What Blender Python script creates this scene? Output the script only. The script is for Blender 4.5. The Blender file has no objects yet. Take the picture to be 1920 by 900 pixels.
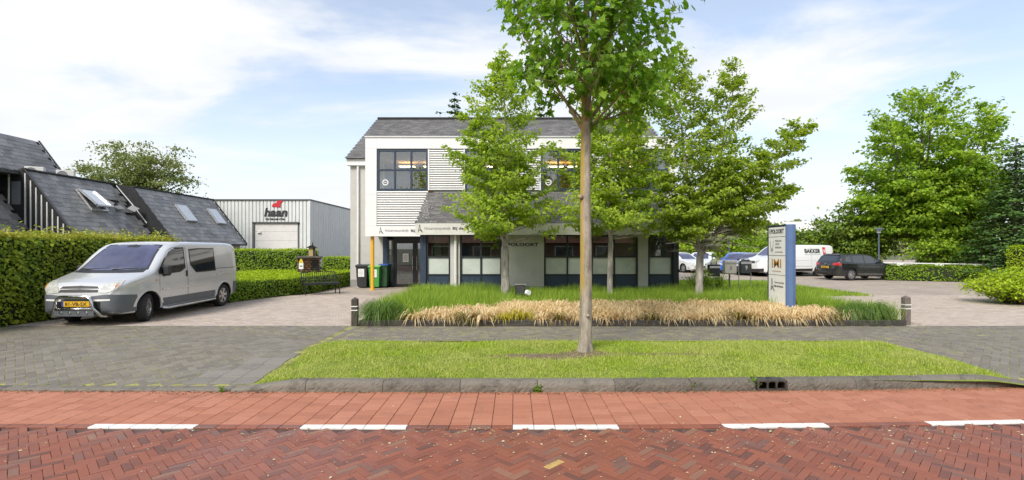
import bpy, bmesh, math, random
import numpy as np
from mathutils import Vector, Matrix
from mathutils.bvhtree import BVHTree

R = math.radians
rng = np.random.default_rng(7)
random.seed(7)
scene = bpy.context.scene
COL = scene.collection

# ------------------------------------------------------------------ camera
cam_d = bpy.data.cameras.new('camera')
cam = bpy.data.objects.new('camera', cam_d)
COL.objects.link(cam)
cam.location = (0, 0, 1.82)
cam.rotation_euler = (R(90), 0, 0)
cam_d.sensor_width = 36
cam_d.lens = 940 / 1920 * 36
cam_d.shift_x = -5 / 1920
cam_d.shift_y = 16 / 1920
cam_d.clip_start = 0.05
cam_d.clip_end = 4000
scene.camera = cam

# ------------------------------------------------------------------ sky
SUN_EL, SUN_AZ = R(44), R(207)      # azimuth clockwise from +Y
world = bpy.data.worlds.new('World')
scene.world = world
world.use_nodes = True
wn, wl = world.node_tree.nodes, world.node_tree.links
wn.clear()
w_out = wn.new('ShaderNodeOutputWorld')
w_bg = wn.new('ShaderNodeBackground')
w_bg.inputs['Strength'].default_value = 0.12
w_sky = wn.new('ShaderNodeTexSky')
w_sky.sky_type = 'NISHITA'
w_sky.sun_disc = False
w_sky.sun_elevation = SUN_EL
w_sky.sun_rotation = SUN_AZ
w_sky.air_density = 1.0
w_sky.dust_density = 0.6
w_sky.ozone_density = 1.5
w_tc = wn.new('ShaderNodeTexCoord')
w_sep = wn.new('ShaderNodeSeparateXYZ')
wl.new(w_tc.outputs['Generated'], w_sep.inputs[0])
def wmath(op, a, b=None):
    n = wn.new('ShaderNodeMath'); n.operation = op
    for i, v in enumerate((a, b)):
        if v is None: continue
        if isinstance(v, (int, float)): n.inputs[i].default_value = v
        else: wl.new(v, n.inputs[i])
    return n.outputs[0]
zz = wmath('ADD', wmath('MAXIMUM', w_sep.outputs['Z'], 0.0), 0.13)
uu = wmath('DIVIDE', w_sep.outputs['X'], zz)
vv = wmath('DIVIDE', w_sep.outputs['Y'], zz)
w_cmb = wn.new('ShaderNodeCombineXYZ')
wl.new(uu, w_cmb.inputs[0]); wl.new(vv, w_cmb.inputs[1])
w_map = wn.new('ShaderNodeMapping')
w_map.inputs['Location'].default_value = (3.1, 1.7, 0.4)
w_map.inputs['Scale'].default_value = (0.62, 0.95, 1)
wl.new(w_cmb.outputs[0], w_map.inputs[0])
w_n = wn.new('ShaderNodeTexNoise')
w_n.inputs['Scale'].default_value = 0.9
w_n.inputs['Detail'].default_value = 9
w_n.inputs['Roughness'].default_value = 0.56
w_n.inputs['Distortion'].default_value = 0.35
wl.new(w_map.outputs[0], w_n.inputs['Vector'])
w_r = wn.new('ShaderNodeMapRange')
w_r.interpolation_type = 'SMOOTHSTEP'
w_r.inputs['From Min'].default_value = 0.45
w_r.inputs['From Max'].default_value = 0.58
w_r.inputs['To Min'].default_value = 0.34
w_r.inputs['To Max'].default_value = 1.0
wl.new(w_n.outputs['Fac'], w_r.inputs['Value'])
w_mix = wn.new('ShaderNodeMix'); w_mix.data_type = 'RGBA'
wl.new(w_r.outputs[0], w_mix.inputs['Factor'])
wl.new(w_sky.outputs[0], w_mix.inputs['A'])
w_n2 = wn.new('ShaderNodeTexNoise')
w_n2.inputs['Scale'].default_value = 2.3; w_n2.inputs['Detail'].default_value = 6; w_n2.inputs['Roughness'].default_value = 0.6
wl.new(w_map.outputs[0], w_n2.inputs['Vector'])
w_cc = wn.new('ShaderNodeMix'); w_cc.data_type = 'RGBA'
w_cr = wn.new('ShaderNodeMapRange'); w_cr.interpolation_type = 'SMOOTHSTEP'
for k_, v_ in (('From Min', 0.38), ('From Max', 0.62)): w_cr.inputs[k_].default_value = v_
wl.new(w_n2.outputs['Fac'], w_cr.inputs['Value']); wl.new(w_cr.outputs[0], w_cc.inputs['Factor'])
w_cc.inputs['A'].default_value = (4.1, 4.22, 4.4, 1); w_cc.inputs['B'].default_value = (4.5, 4.56, 4.62, 1)
wl.new(w_cc.outputs['Result'], w_mix.inputs['B'])
# thin milky veil that thickens towards the horizon all round
w_hz = wn.new('ShaderNodeMapRange'); w_hz.interpolation_type = 'SMOOTHSTEP'
for k_, v_ in (('From Min', 0.0), ('From Max', 0.34), ('To Min', 0.72), ('To Max', 0.0)): w_hz.inputs[k_].default_value = v_
wl.new(w_sep.outputs['Z'], w_hz.inputs['Value'])
w_mix2 = wn.new('ShaderNodeMix'); w_mix2.data_type = 'RGBA'
wl.new(w_hz.outputs[0], w_mix2.inputs['Factor'])
wl.new(w_mix.outputs['Result'], w_mix2.inputs['A'])
w_mix2.inputs['B'].default_value = (4.2, 4.35, 4.55, 1)
wl.new(w_mix2.outputs['Result'], w_bg.inputs['Color'])
wl.new(w_bg.outputs[0], w_out.inputs['Surface'])

# ------------------------------------------------------------------ sun (thin bright cloud: soft)
sun_d = bpy.data.lights.new('sun', 'SUN')
sun_d.energy = 2.1
sun_d.angle = R(22)
sun_d.color = (1.0, 0.95, 0.87)
sun = bpy.data.objects.new('sun', sun_d)
COL.objects.link(sun)
sun.location = (-10, -20, 30)
_sd = Vector((math.sin(SUN_AZ) * math.cos(SUN_EL), math.cos(SUN_AZ) * math.cos(SUN_EL), math.sin(SUN_EL)))
sun.rotation_euler = _sd.to_track_quat('Z', 'Y').to_euler()

vs = scene.view_settings
vs.view_transform = 'Standard'
vs.look = 'None'
vs.exposure = 0.93
vs.gamma = 1.0
vs.use_curve_mapping = False
scene.cycles.max_bounces = 6
scene.cycles.transparent_max_bounces = 8
scene.cycles.caustics_reflective = False
scene.cycles.caustics_refractive = False

# ------------------------------------------------------------------ materials
def nt_new(name):
    m = bpy.data.materials.new(name)
    m.use_nodes = True
    nt = m.node_tree
    nt.nodes.clear()
    out = nt.nodes.new('ShaderNodeOutputMaterial')
    b = nt.nodes.new('ShaderNodeBsdfPrincipled')
    nt.links.new(b.outputs[0], out.inputs['Surface'])
    return m, nt, b, out

def noise(nt, scale, detail=5, rough=0.6, stretch=None, offset=None, coord='pos'):
    n = nt.nodes.new('ShaderNodeTexNoise')
    n.inputs['Scale'].default_value = scale
    n.inputs['Detail'].default_value = detail
    n.inputs['Roughness'].default_value = rough
    if coord == 'pos':
        g = nt.nodes.new('ShaderNodeNewGeometry'); src = g.outputs['Position']
    else:
        g = nt.nodes.new('ShaderNodeTexCoord'); src = g.outputs['Object']
    if stretch or offset:
        mp = nt.nodes.new('ShaderNodeMapping')
        if stretch: mp.inputs['Scale'].default_value = stretch
        if offset: mp.inputs['Location'].default_value = offset
        nt.links.new(src, mp.inputs[0]); src = mp.outputs[0]
    nt.links.new(src, n.inputs['Vector'])
    return n.outputs['Fac']

def maprange(nt, val, a, b, c, d, smooth=True):
    n = nt.nodes.new('ShaderNodeMapRange')
    if smooth: n.interpolation_type = 'SMOOTHSTEP'
    n.inputs['From Min'].default_value = a; n.inputs['From Max'].default_value = b
    n.inputs['To Min'].default_value = c; n.inputs['To Max'].default_value = d
    nt.links.new(val, n.inputs['Value'])
    return n.outputs[0]

def mixc(nt, fac, a, b, blend='MIX'):
    n = nt.nodes.new('ShaderNodeMix'); n.data_type = 'RGBA'; n.blend_type = blend
    for key, v in (('Factor', fac), ('A', a), ('B', b)):
        if isinstance(v, (int, float)): n.inputs[key].default_value = v
        elif isinstance(v, (tuple, list)): n.inputs[key].default_value = tuple(v) + ((1,) if len(v) == 3 else ())
        else: nt.links.new(v, n.inputs[key])
    return n.outputs['Result']

def island(nt):
    return nt.nodes.new('ShaderNodeNewGeometry').outputs['Random Per Island']

def objrand(nt):
    return nt.nodes.new('ShaderNodeObjectInfo').outputs['Random']

def ramp(nt, val, stops, const=False):
    n = nt.nodes.new('ShaderNodeValToRGB')
    cr = n.color_ramp
    if const: cr.interpolation = 'CONSTANT'
    while len(cr.elements) < len(stops): cr.elements.new(0.5)
    for e, (p, c) in zip(cr.elements, stops):
        e.position = p; e.color = tuple(c) + (1,)
    nt.links.new(val, n.inputs[0])
    return n.outputs[0]

def bump(nt, b, h, strength, dist=0.02):
    n = nt.nodes.new('ShaderNodeBump')
    n.inputs['Strength'].default_value = strength
    n.inputs['Distance'].default_value = dist
    nt.links.new(h, n.inputs['Height'])
    nt.links.new(n.outputs[0], b.inputs['Normal'])

MATS = {}
def pm(name, col, rough=0.6, metal=0.0, var=0.12, scale=4.0, bmp=0.0, bscale=60.0, rvar=0.08, spec=0.5, coat=0.0, stretch=None, dirt=None):
    """painted / mineral surface: base colour with soft mottling, fine relief and uneven gloss"""
    if name in MATS: return MATS[name]
    m, nt, b, out = nt_new(name)
    f = noise(nt, scale, 6, 0.65, stretch)
    lo = tuple(c * (1 - var) for c in col); hi = tuple(min(1, c * (1 + var)) for c in col)
    c = mixc(nt, maprange(nt, f, 0.3, 0.7, 0, 1), lo, hi)
    if dirt:
        dc, amt, dsc, dst = dirt
        d = noise(nt, dsc, 7, 0.7, dst, (3.3, 1.2, 5.1))
        c = mixc(nt, maprange(nt, d, 0.5, 0.78, 0, amt), c, dc)
    nt.links.new(c, b.inputs['Base Color'])
    nt.links.new(maprange(nt, noise(nt, scale * 3.1, 4), 0.3, 0.7, max(0.02, rough - rvar), min(1, rough + rvar)), b.inputs['Roughness'])
    b.inputs['Metallic'].default_value = metal
    b.inputs['Specular IOR Level'].default_value = spec
    if coat: b.inputs['Coat Weight'].default_value = coat; b.inputs['Coat Roughness'].default_value = 0.04
    if bmp: bump(nt, b, noise(nt, bscale, 4, 0.6), bmp, 0.01)
    MATS[name] = m
    return m

def stone(name, stops, rough=0.7, obj=False, spot=(0.1, 0.1, 0.1), spot_amt=0.35, bmp=0.5, wet=None, moss=None, spec=0.5, grain=0.35):
    """bricks, tiles, slates: one tone per piece, then grain and grime"""
    m, nt, b, out = nt_new(name)
    r = objrand(nt) if obj else island(nt)
    c = ramp(nt, r, stops)
    g = noise(nt, 55, 5, 0.7)
    c = mixc(nt, maprange(nt, g, 0.35, 0.75, 0, grain), c, tuple(min(1, x * 1.5) for x in stops[len(stops) // 2][1]))
    d = noise(nt, 3.2, 7, 0.72)
    c = mixc(nt, maprange(nt, d, 0.48, 0.74, 0, spot_amt), c, spot)
    if moss:
        mm = noise(nt, moss[2], 6, 0.7, None, (9, 4, 2))
        c = mixc(nt, maprange(nt, mm, 0.56, 0.72, 0, moss[1]), c, moss[0])
    nt.links.new(c, b.inputs['Base Color'])
    if wet:
        w = noise(nt, 0.8, 4, 0.6, None, (1, 7, 3))
        nt.links.new(maprange(nt, w, 0.4, 0.65, wet[0], wet[1]), b.inputs['Roughness'])
    else:
        nt.links.new(maprange(nt, g, 0.3, 0.7, rough - 0.12, rough + 0.1), b.inputs['Roughness'])
    bump(nt, b, g, bmp, 0.006)
    b.inputs['Specular IOR Level'].default_value = spec
    return m

def leafmat(name, stops, trans=0.35, rough=0.5, obj=False, patch=None, tint=(1.2, 1.25, 0.6)):
    m, nt, b, out = nt_new(name)
    r = objrand(nt) if obj else island(nt)
    c = ramp(nt, r, stops)
    big = noise(nt, 0.9, 3, 0.6)
    c = mixc(nt, maprange(nt, big, 0.35, 0.65, 0.0, 0.45), c, stops[-1][1])
    if patch:
        pz = noise(nt, patch[1], 5, 0.7, None, (2, 5, 1))
        c = mixc(nt, maprange(nt, pz, 0.55, 0.7, 0, patch[2]), c, patch[0])
    nt.links.new(c, b.inputs['Base Color'])
    b.inputs['Roughness'].default_value = rough
    b.inputs['Specular IOR Level'].default_value = 0.35
    t = nt.nodes.new('ShaderNodeBsdfTranslucent')
    tc = mixc(nt, 1.0, c, tint, 'MULTIPLY')
    nt.links.new(tc, t.inputs['Color'])
    mx = nt.nodes.new('ShaderNodeMixShader')
    mx.inputs[0].default_value = trans
    nt.links.new(b.outputs[0], mx.inputs[1]); nt.links.new(t.outputs[0], mx.inputs[2])
    nt.links.new(mx.outputs[0], out.inputs['Surface'])
    return m

def glassmat(name, tint=(0.9, 0.95, 0.95), refl=0.12, rough=0.01, opacity=0.0, body=(0.5, 0.52, 0.5)):
    """thin pane: clear with a mirror sheen that grows at grazing angles"""
    m, nt, b, out = nt_new(name)
    nt.nodes.remove(b)
    tr = nt.nodes.new('ShaderNodeBsdfTransparent'); tr.inputs[0].default_value = tint + (1,)
    gl = nt.nodes.new('ShaderNodeBsdfGlossy'); gl.inputs['Roughness'].default_value = rough
    gl.inputs['Color'].default_value = (0.95, 0.97, 1.0, 1)
    lw = nt.nodes.new('ShaderNodeLayerWeight'); lw.inputs[0].default_value = 0.5
    f = maprange(nt, lw.outputs['Facing'], 0.0, 1.0, refl, 0.95, False)
    pw = nt.nodes.new('ShaderNodeMath'); pw.operation = 'MULTIPLY_ADD'
    pw2 = nt.nodes.new('ShaderNodeMath'); pw2.operation = 'POWER'; pw2.inputs[1].default_value = 3.0
    nt.links.new(lw.outputs['Facing'], pw2.inputs[0])
    nt.links.new(pw2.outputs[0], pw.inputs[0]); pw.inputs[1].default_value = 0.8; pw.inputs[2].default_value = refl
    mx = nt.nodes.new('ShaderNodeMixShader')
    nt.links.new(pw.outputs[0], mx.inputs[0])
    src = tr.outputs[0]
    if opacity:
        df = nt.nodes.new('ShaderNodeBsdfDiffuse'); df.inputs[0].default_value = body + (1,)
        m2 = nt.nodes.new('ShaderNodeMixShader'); m2.inputs[0].default_value = opacity
        nt.links.new(tr.outputs[0], m2.inputs[1]); nt.links.new(df.outputs[0], m2.inputs[2])
        src = m2.outputs[0]
    nt.links.new(src, mx.inputs[1]); nt.links.new(gl.outputs[0], mx.inputs[2])
    nt.links.new(mx.outputs[0], out.inputs['Surface'])
    return m

def emitmat(name, col, strength):
    m, nt, b, out = nt_new(name)
    b.inputs['Base Color'].default_value = col + (1,)
    b.inputs['Emission Color'].default_value = col + (1,)
    b.inputs['Emission Strength'].default_value = strength
    return m

# ------------------------------------------------------------------ object helpers
def tag(o, label=None, cat=None, group=None, kind=None):
    if label: o['label'] = label
    if cat: o['category'] = cat
    if group: o['group'] = group
    if kind: o['kind'] = kind
    return o

def link(name, me, parent=None, loc=None, rot=None):
    o = bpy.data.objects.new(name, me)
    COL.objects.link(o)
    if parent is not None: o.parent = parent
    if loc is not None: o.location = loc
    if rot is not None: o.rotation_euler = rot
    return o

def thing(name, label, cat, loc=(0, 0, 0), rz=0.0, group=None):
    o = link(name, None, None, loc, (0, 0, rz))
    o.empty_display_size = 0.2
    return tag(o, label, cat, group)

def copy_tree(o, parent=None):
    c = o.copy(); COL.objects.link(c)
    c.parent = parent
    for ch in o.children: copy_tree(ch, c)
    return c

class MB:
    """mesh builder"""
    def __init__(s): s.v = []; s.f = []; s.m = []; s.cur = 0
    def add(s, vs_, fs, mi=None):
        o = len(s.v); s.v += [tuple(p) for p in vs_]
        s.f += [tuple(i + o for i in f) for f in fs]
        s.m += [s.cur if mi is None else mi] * len(fs)
        return s
    def box(s, x0, x1, y0, y1, z0, z1, mi=None):
        v = [(x0,y0,z0),(x1,y0,z0),(x1,y1,z0),(x0,y1,z0),(x0,y0,z1),(x1,y0,z1),(x1,y1,z1),(x0,y1,z1)]
        return s.add(v, [(0,3,2,1),(4,5,6,7),(0,1,5,4),(1,2,6,5),(2,3,7,6),(3,0,4,7)], mi)
    def cbox(s, x0, x1, y0, y1, z0, z1, c=0.01, mi=None):
        """box with chamfered edges"""
        bm = bmesh.new()
        bmesh.ops.create_cube(bm, size=1)
        for v in bm.verts:
            v.co = Vector(((x0+x1)/2 + v.co.x*(x1-x0), (y0+y1)/2 + v.co.y*(y1-y0), (z0+z1)/2 + v.co.z*(z1-z0)))
        bmesh.ops.bevel(bm, geom=list(bm.edges), offset=c, segments=1, affect='EDGES', profile=0.5)
        bm.verts.index_update()
        s.add([v.co[:] for v in bm.verts], [tuple(v.index for v in f.verts) for f in bm.faces], mi)
        bm.free(); return s
    def prism(s, poly, axis, a, b, mi=None):
        """extrude a 2-D polygon along axis ('x': poly=(y,z), 'y': poly=(x,z), 'z': poly=(x,y))"""
        n = len(poly)
        def p(q, t): return {'x': (t, q[0], q[1]), 'y': (q[0], t, q[1]), 'z': (q[0], q[1], t)}[axis]
        v = [p(q, a) for q in poly] + [p(q, b) for q in poly]
        f = [(i, (i+1) % n, n+(i+1) % n, n+i) for i in range(n)] + [tuple(range(n))[::-1], tuple(range(n, 2*n))]
        return s.add(v, f, mi)
    def cyl(s, p0, p1, r0, r1=None, n=12, mi=None, caps=True):
        r1 = r0 if r1 is None else r1
        p0, p1 = Vector(p0), Vector(p1)
        d = (p1 - p0).normalized()
        a = d.orthogonal().normalized(); b = d.cross(a)
        v = []
        for p, r in ((p0, r0), (p1, r1)):
            for i in range(n):
                t = 2*math.pi*i/n
                v.append(p + a*(r*math.cos(t)) + b*(r*math.sin(t)))
        f = [(i, (i+1) % n, n+(i+1) % n, n+i) for i in range(n)]
        if caps: f += [tuple(range(n))[::-1], tuple(range(n, 2*n))]
        return s.add(v, f, mi)
    def tube(s, pts, rad, n=8, mi=None, caps=True):
        pts = [Vector(p) for p in pts]; k = len(pts)
        if not hasattr(rad, '__len__'): rad = [rad]*k
        v = []; prev = None
        for i, p in enumerate(pts):
            d = (pts[min(i+1, k-1)] - pts[max(i-1, 0)]).normalized()
            if prev is None: a = d.orthogonal().normalized()
            else:
                a = prev - d*prev.dot(d)
                a = a.normalized() if a.length > 1e-6 else d.orthogonal().normalized()
            prev = a; b = d.cross(a)
            for j in range(n):
                t = 2*math.pi*j/n
                v.append(p + a*(rad[i]*math.cos(t)) + b*(rad[i]*math.sin(t)))
        f = [(i*n+j, i*n+(j+1) % n, (i+1)*n+(j+1) % n, (i+1)*n+j) for i in range(k-1) for j in range(n)]
        if caps: f += [tuple(range(n))[::-1], tuple(range((k-1)*n, k*n))]
        return s.add(v, f, mi)
    def lathe(s, prof, axis='z', n=24, c=(0, 0, 0), mi=None):
        """prof: (radius, offset along axis)"""
        v = []
        for r, h in prof:
            for i in range(n):
                t = 2*math.pi*i/n; u, w = r*math.cos(t), r*math.sin(t)
                p = {'z': (u, w, h), 'x': (h, u, w), 'y': (u, h, w)}[axis]
                v.append((p[0]+c[0], p[1]+c[1], p[2]+c[2]))
        k = len(prof)
        f = [(i*n+j, i*n+(j+1) % n, (i+1)*n+(j+1) % n, (i+1)*n+j) for i in range(k-1) for j in range(n)]
        return s.add(v, f, mi)
    def mesh(s, name, mats, smooth=False):
        me = bpy.data.meshes.new(name)
        me.from_pydata(s.v, [], s.f)
        for m in (mats if isinstance(mats, (list, tuple)) else [mats]): me.materials.append(m)
        me.polygons.foreach_set('material_index', s.m)
        if smooth: me.polygons.foreach_set('use_smooth', [True]*len(s.f))
        me.update()
        return me
    def build(s, name, mats, parent=None, smooth=False, loc=None, rot=None):
        return link(name, s.mesh(name, mats, smooth), parent, loc, rot)

def fixnormals(me):
    bm = bmesh.new(); bm.from_mesh(me)
    bmesh.ops.recalc_face_normals(bm, faces=bm.faces)
    bm.to_mesh(me); bm.free()

def np_mesh(name, V, F, mats, mi=None, smooth=False):
    """V (n,3), F (m,k) one polygon size"""
    me = bpy.data.meshes.new(name)
    V = np.ascontiguousarray(V, dtype=np.float32); F = np.ascontiguousarray(F, dtype=np.int32)
    me.vertices.add(len(V)); me.vertices.foreach_set('co', V.ravel())
    m, k = F.shape
    me.loops.add(m*k); me.loops.foreach_set('vertex_index', F.ravel())
    me.polygons.add(m)
    me.polygons.foreach_set('loop_start', np.arange(m, dtype=np.int32)*k)
    me.polygons.foreach_set('loop_total', np.full(m, k, dtype=np.int32))
    for x in (mats if isinstance(mats, (list, tuple)) else [mats]): me.materials.append(x)
    if mi is not None: me.polygons.foreach_set('material_index', np.asarray(mi, dtype=np.int32))
    me.update(calc_edges=True)
    me.polygons.foreach_set('use_smooth', np.full(m, bool(smooth)))
    return me

def frames(N, rg, spin=None):
    """rotation matrices with local z = N and random spin"""
    N = N / np.linalg.norm(N, axis=1, keepdims=True)
    A = np.where(np.abs(N[:, 2:3]) < 0.9, np.array([[0, 0, 1.0]]), np.array([[1.0, 0, 0]]))
    T = np.cross(A, N); T /= np.linalg.norm(T, axis=1, keepdims=True)
    B = np.cross(N, T)
    t = rg.uniform(0, 2*np.pi, len(N)) if spin is None else spin
    c, s_ = np.cos(t)[:, None], np.sin(t)[:, None]
    X = T*c + B*s_; Y = -T*s_ + B*c
    return np.stack([X, Y, N], axis=2)

def hang_frames(Y, N):
    """rotation matrices with local y = Y (leaf tip) and local z close to N"""
    Y = Y/np.linalg.norm(Y, axis=1, keepdims=True)
    N = N - Y*np.sum(N*Y, axis=1, keepdims=True); N /= np.linalg.norm(N, axis=1, keepdims=True)+1e-9
    return np.stack([np.cross(Y, N), Y, N], axis=2)

def scatter_mesh(name, tv, tf, P, M, S, mats, smooth=False):
    tv = np.asarray(tv, float); tf = np.asarray(tf, int)
    S = np.asarray(S, float)
    if S.ndim == 1: S = np.repeat(S[:, None], 3, axis=1)
    V = np.einsum('nij,nkj->nki', M, tv[None]*S[:, None, :]) + P[:, None, :]
    n, k = len(P), len(tv)
    F = (tf[None] + (np.arange(n)*k)[:, None, None]).reshape(-1, tf.shape[1])
    return np_mesh(name, V.reshape(-1, 3), F, mats, smooth=smooth)

# leaf and blade templates
LEAF_Q = (np.array([(0, -.5, 0), (.32, -.05, .10), (0, .5, 0), (-.32, -.05, .10), ]), np.array([(0, 1, 2, 3)]))
LEAF_F = (np.array([(0, -.5, 0), (.33, -.1, .1), (.22, .25, .08), (0, .5, -.05), (-.22, .25, .08), (-.33, -.1, .1), (0, 0, -.02)]),
          np.array([(0, 1, 6), (1, 2, 6), (2, 3, 6), (3, 4, 6), (4, 5, 6), (5, 0, 6)]))
def _maple():
    pts = [(0, -.5), (.12, -.34), (.46, -.36), (.33, -.12), (.52, .12), (.24, .12), (.2, .28), (0, .55)]
    pts += [(-x, y) for x, y in pts[-2:0:-1]]
    v = [(x, y, -0.35*(x*x + 0.8*max(0, y)**2) + 0.05*math.sin(9*x)) for x, y in pts] + [(0, -.12, .05)]
    n = len(pts)
    return np.array(v), np.array([(i, (i+1) % n, n) for i in range(n)])
LEAF_M = _maple()
BLADE = (np.array([(-.5, 0, 0), (.5, 0, 0), (.4, .12, .5), (-.4, .12, .5), (.06, .42, .95), (-.06, .42, .95)]), np.array([(0, 1, 2, 3), (3, 2, 4, 5)]))
ARCH = (np.array([(-.5, 0, 0), (.5, 0, 0), (.45, .22, .55), (-.45, .22, .55), (.35, .6, .8), (-.35, .6, .8), (.05, 1.05, .6), (-.05, 1.05, .6)]),
        np.array([(0, 1, 2, 3), (3, 2, 4, 5), (5, 4, 6, 7)]))

def text_mesh(name, s, w, h, mat, bold=0.0, shear=0.0, depth=0.004, keep=False):
    """flat lettering in the local xz plane, facing -y, origin at lower left; w/h fit the box"""
    cu = bpy.data.curves.new(name, 'FONT')
    cu.body = s; cu.extrude = 0.02; cu.offset = bold; cu.shear = shear; cu.resolution_u = 2
    o = bpy.data.objects.new(name, cu); COL.objects.link(o)
    dg = bpy.context.evaluated_depsgraph_get(); dg.update()
    me = bpy.data.meshes.new_from_object(o.evaluated_get(dg))
    bpy.data.objects.remove(o); bpy.data.curves.remove(cu)
    n = len(me.vertices); a = np.empty(n*3, np.float32); me.vertices.foreach_get('co', a); a = a.reshape(-1, 3)
    mn, mx = a.min(0), a.max(0)
    sx = w/(mx[0]-mn[0]); sz = h/(mx[1]-mn[1])
    out = np.stack([(a[:, 0]-mn[0])*sx, -(a[:, 2]/0.02)*depth/2 - depth/2, (a[:, 1]-mn[1])*sz], axis=1).astype(np.float32)
    me.vertices.foreach_set('co', out.ravel())
    me.materials.clear(); me.materials.append(mat)
    me.name = name; me.update()
    return me

# ================================================================== GROUND
PAV = 0.12
def yoff(x):
    return 0.0055*max(0.0, x)**2 + 0.0012*min(0.0, x)**2
KY = 6.36                # kerb foot, depth from the camera
LAWN_X0, LAWN_X1, LAWN_Y0, LAWN_Y1 = -3.42, 6.75, KY + 0.14, 9.25
def smooth01(t):
    t = min(1, max(0, t)); return t*t*(3-2*t)
def zpav(x, y):
    """pavement level: the two driveways dip to the road"""
    k = max(smooth01((-2.95-x)/0.5), smooth01((x-6.25)/0.6))
    return PAV - k*0.10*(1-smooth01((y-KY-yoff(x))/2.0))

m_earth = pm('earth_ground', (0.10, 0.105, 0.05), 0.9, var=0.4, scale=0.6, bmp=0.4, bscale=8)
def sheet(name, x0, x1, y0, y1, z, mat, nx=1, ny=1, fz=None, hole=None):
    mb = MB()
    xs = np.linspace(x0, x1, nx+1); ys = np.linspace(y0, y1, ny+1)
    v = [(x, y, (fz(x, y) if fz else z)) for y in ys for x in xs]
    f = [(j*(nx+1)+i, j*(nx+1)+i+1, (j+1)*(nx+1)+i+1, (j+1)*(nx+1)+i) for j in range(ny) for i in range(nx)]
    if hole: f = [q for q in f if not hole(sum(v[i][0] for i in q)/4, sum(v[i][1] for i in q)/4)]
    mb.add(v, f)
    return tag(mb.build(name, mat), kind='structure')
sheet('ground', -1500, 1500, -1500, 1500, -0.06, m_earth)

def brick_tpl(L, W, H, c):
    a, b = L/2, W/2
    v = [(sx*a, sy*b, -H) for sx, sy in ((-1,-1),(1,-1),(1,1),(-1,1))]
    v += [(sx*a, sy*b, -c) for sx, sy in ((-1,-1),(1,-1),(1,1),(-1,1))]
    v += [(sx*(a-c), sy*(b-c), 0) for sx, sy in ((-1,-1),(1,-1),(1,1),(-1,1))]
    f = [(i, (i+1) % 4, 4+(i+1) % 4, 4+i) for i in range(4)] + [(4+i, 4+(i+1) % 4, 8+(i+1) % 4, 8+i) for i in range(4)] + [(8, 9, 10, 11)]
    return np.array(v, float), np.array(f)

def lay(name, tpl, items, mats, parent):
    """items: (x, y, z, yaw, tiltx, tilty) -> one joined mesh"""
    A = np.array(items, float)
    c, s = np.cos(A[:, 3]), np.sin(A[:, 3])
    M = np.zeros((len(A), 3, 3))
    M[:, 0, 0] = c; M[:, 0, 1] = -s; M[:, 1, 0] = s; M[:, 1, 1] = c; M[:, 2, 2] = 1
    M[:, 2, 0] = A[:, 4]; M[:, 2, 1] = A[:, 5]
    me = scatter_mesh(name, tpl[0], tpl[1], A[:, :3], M, np.ones(len(A)), mats)
    return tag(link(name, me, parent), kind='stuff')

def herring(cell, n, yaw, inside):
    """herringbone of n:1 bricks; yields (x, y, yaw)"""
    out = []
    ca, sa = math.cos(yaw), math.sin(yaw)
    x0, x1, y0, y1 = inside[:4]
    cx, cy = (x0+x1)/2, (y0+y1)/2
    rr = math.hypot(x1-x0, y1-y0)/2/cell + 2*n
    k = int(rr)
    for j in range(-k, k):
        base = j % (2*n)
        for q in range(-k//(2*n)-1, k//(2*n)+2):
            hx, hy = (base + 2*n*q + n/2)*cell, (j+.5)*cell
            c = base + 2*n*q                      # column of a standing brick starting at row j
            for (px, py, r) in ((hx, hy, 0.0), ((j + 2*n*q + 2*n - .5)*cell, (j + n/2)*cell, math.pi/2)):
                X, Y = cx + px*ca - py*sa, cy + px*sa + py*ca
                if x0 <= X <= x1 and y0 <= Y <= y1: out.append((X, Y, yaw + r))
    return out

# ---------------------------------------------------------------- road: red clinker in herringbone
m_joint = pm('joint_sand', (0.115, 0.062, 0.050), 0.95, var=0.35, scale=9, bmp=0.6, bscale=120)
road = sheet('road', -60, 60, -9, 6.6, -0.016, m_joint)
red_stops = [(0, (0.11, 0.056, 0.046)), (0.12, (0.19, 0.068, 0.046)), (0.35, (0.235, 0.078, 0.048)), (0.65, (0.275, 0.094, 0.056)), (0.88, (0.23, 0.088, 0.060)), (0.95, (0.14, 0.086, 0.072)), (1, (0.27, 0.14, 0.088))]
m_clinker = stone('red_clinker', red_stops, 0.55, False, (0.15, 0.075, 0.065), 0.45, 0.3, wet=(0.38, 0.66), spec=.32)
m_clinker_o = stone('red_clinker_single', red_stops, 0.55, True, (0.15, 0.075, 0.065), 0.45, 0.3, wet=(0.38, 0.66), spec=.32)
m_yellow_brick = pm('yellow_painted_clinker', (0.50, 0.33, 0.11), 0.55, var=0.25, scale=30, bmp=0.3)
CELL = 0.0672
tpl_clk = brick_tpl(0.1985, 0.0645, 0.05, 0.0022)
me_clk = np_mesh('clinker', tpl_clk[0], tpl_clk[1], m_clinker_o)
me_yel = np_mesh('yellow_clinker', tpl_clk[0], tpl_clk[1], m_yellow_brick)
LINE_Y = 5.13            # centre of the row that carries the dashes
hb = [b for b in herring(CELL, 3, R(45), (-8.5, 8.5, 1.4, 5.35)) if b[1] - yoff(b[0]) < LINE_Y - 0.055 - 0.06*abs(math.sin(2*b[2]))]
near = sorted([b for b in hb if b[1] > 3.98 and abs(b[0]) < b[1]*1.03], key=lambda b: b[1])
ycand = min(near, key=lambda b: (b[0]-0.34)**2 + (b[1]-4.26)**2 + (0 if math.sin(b[2]) > 0 and math.cos(b[2]) > 0 else 1))
pick = set(near[:299]) | {ycand}
rest = []
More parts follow.
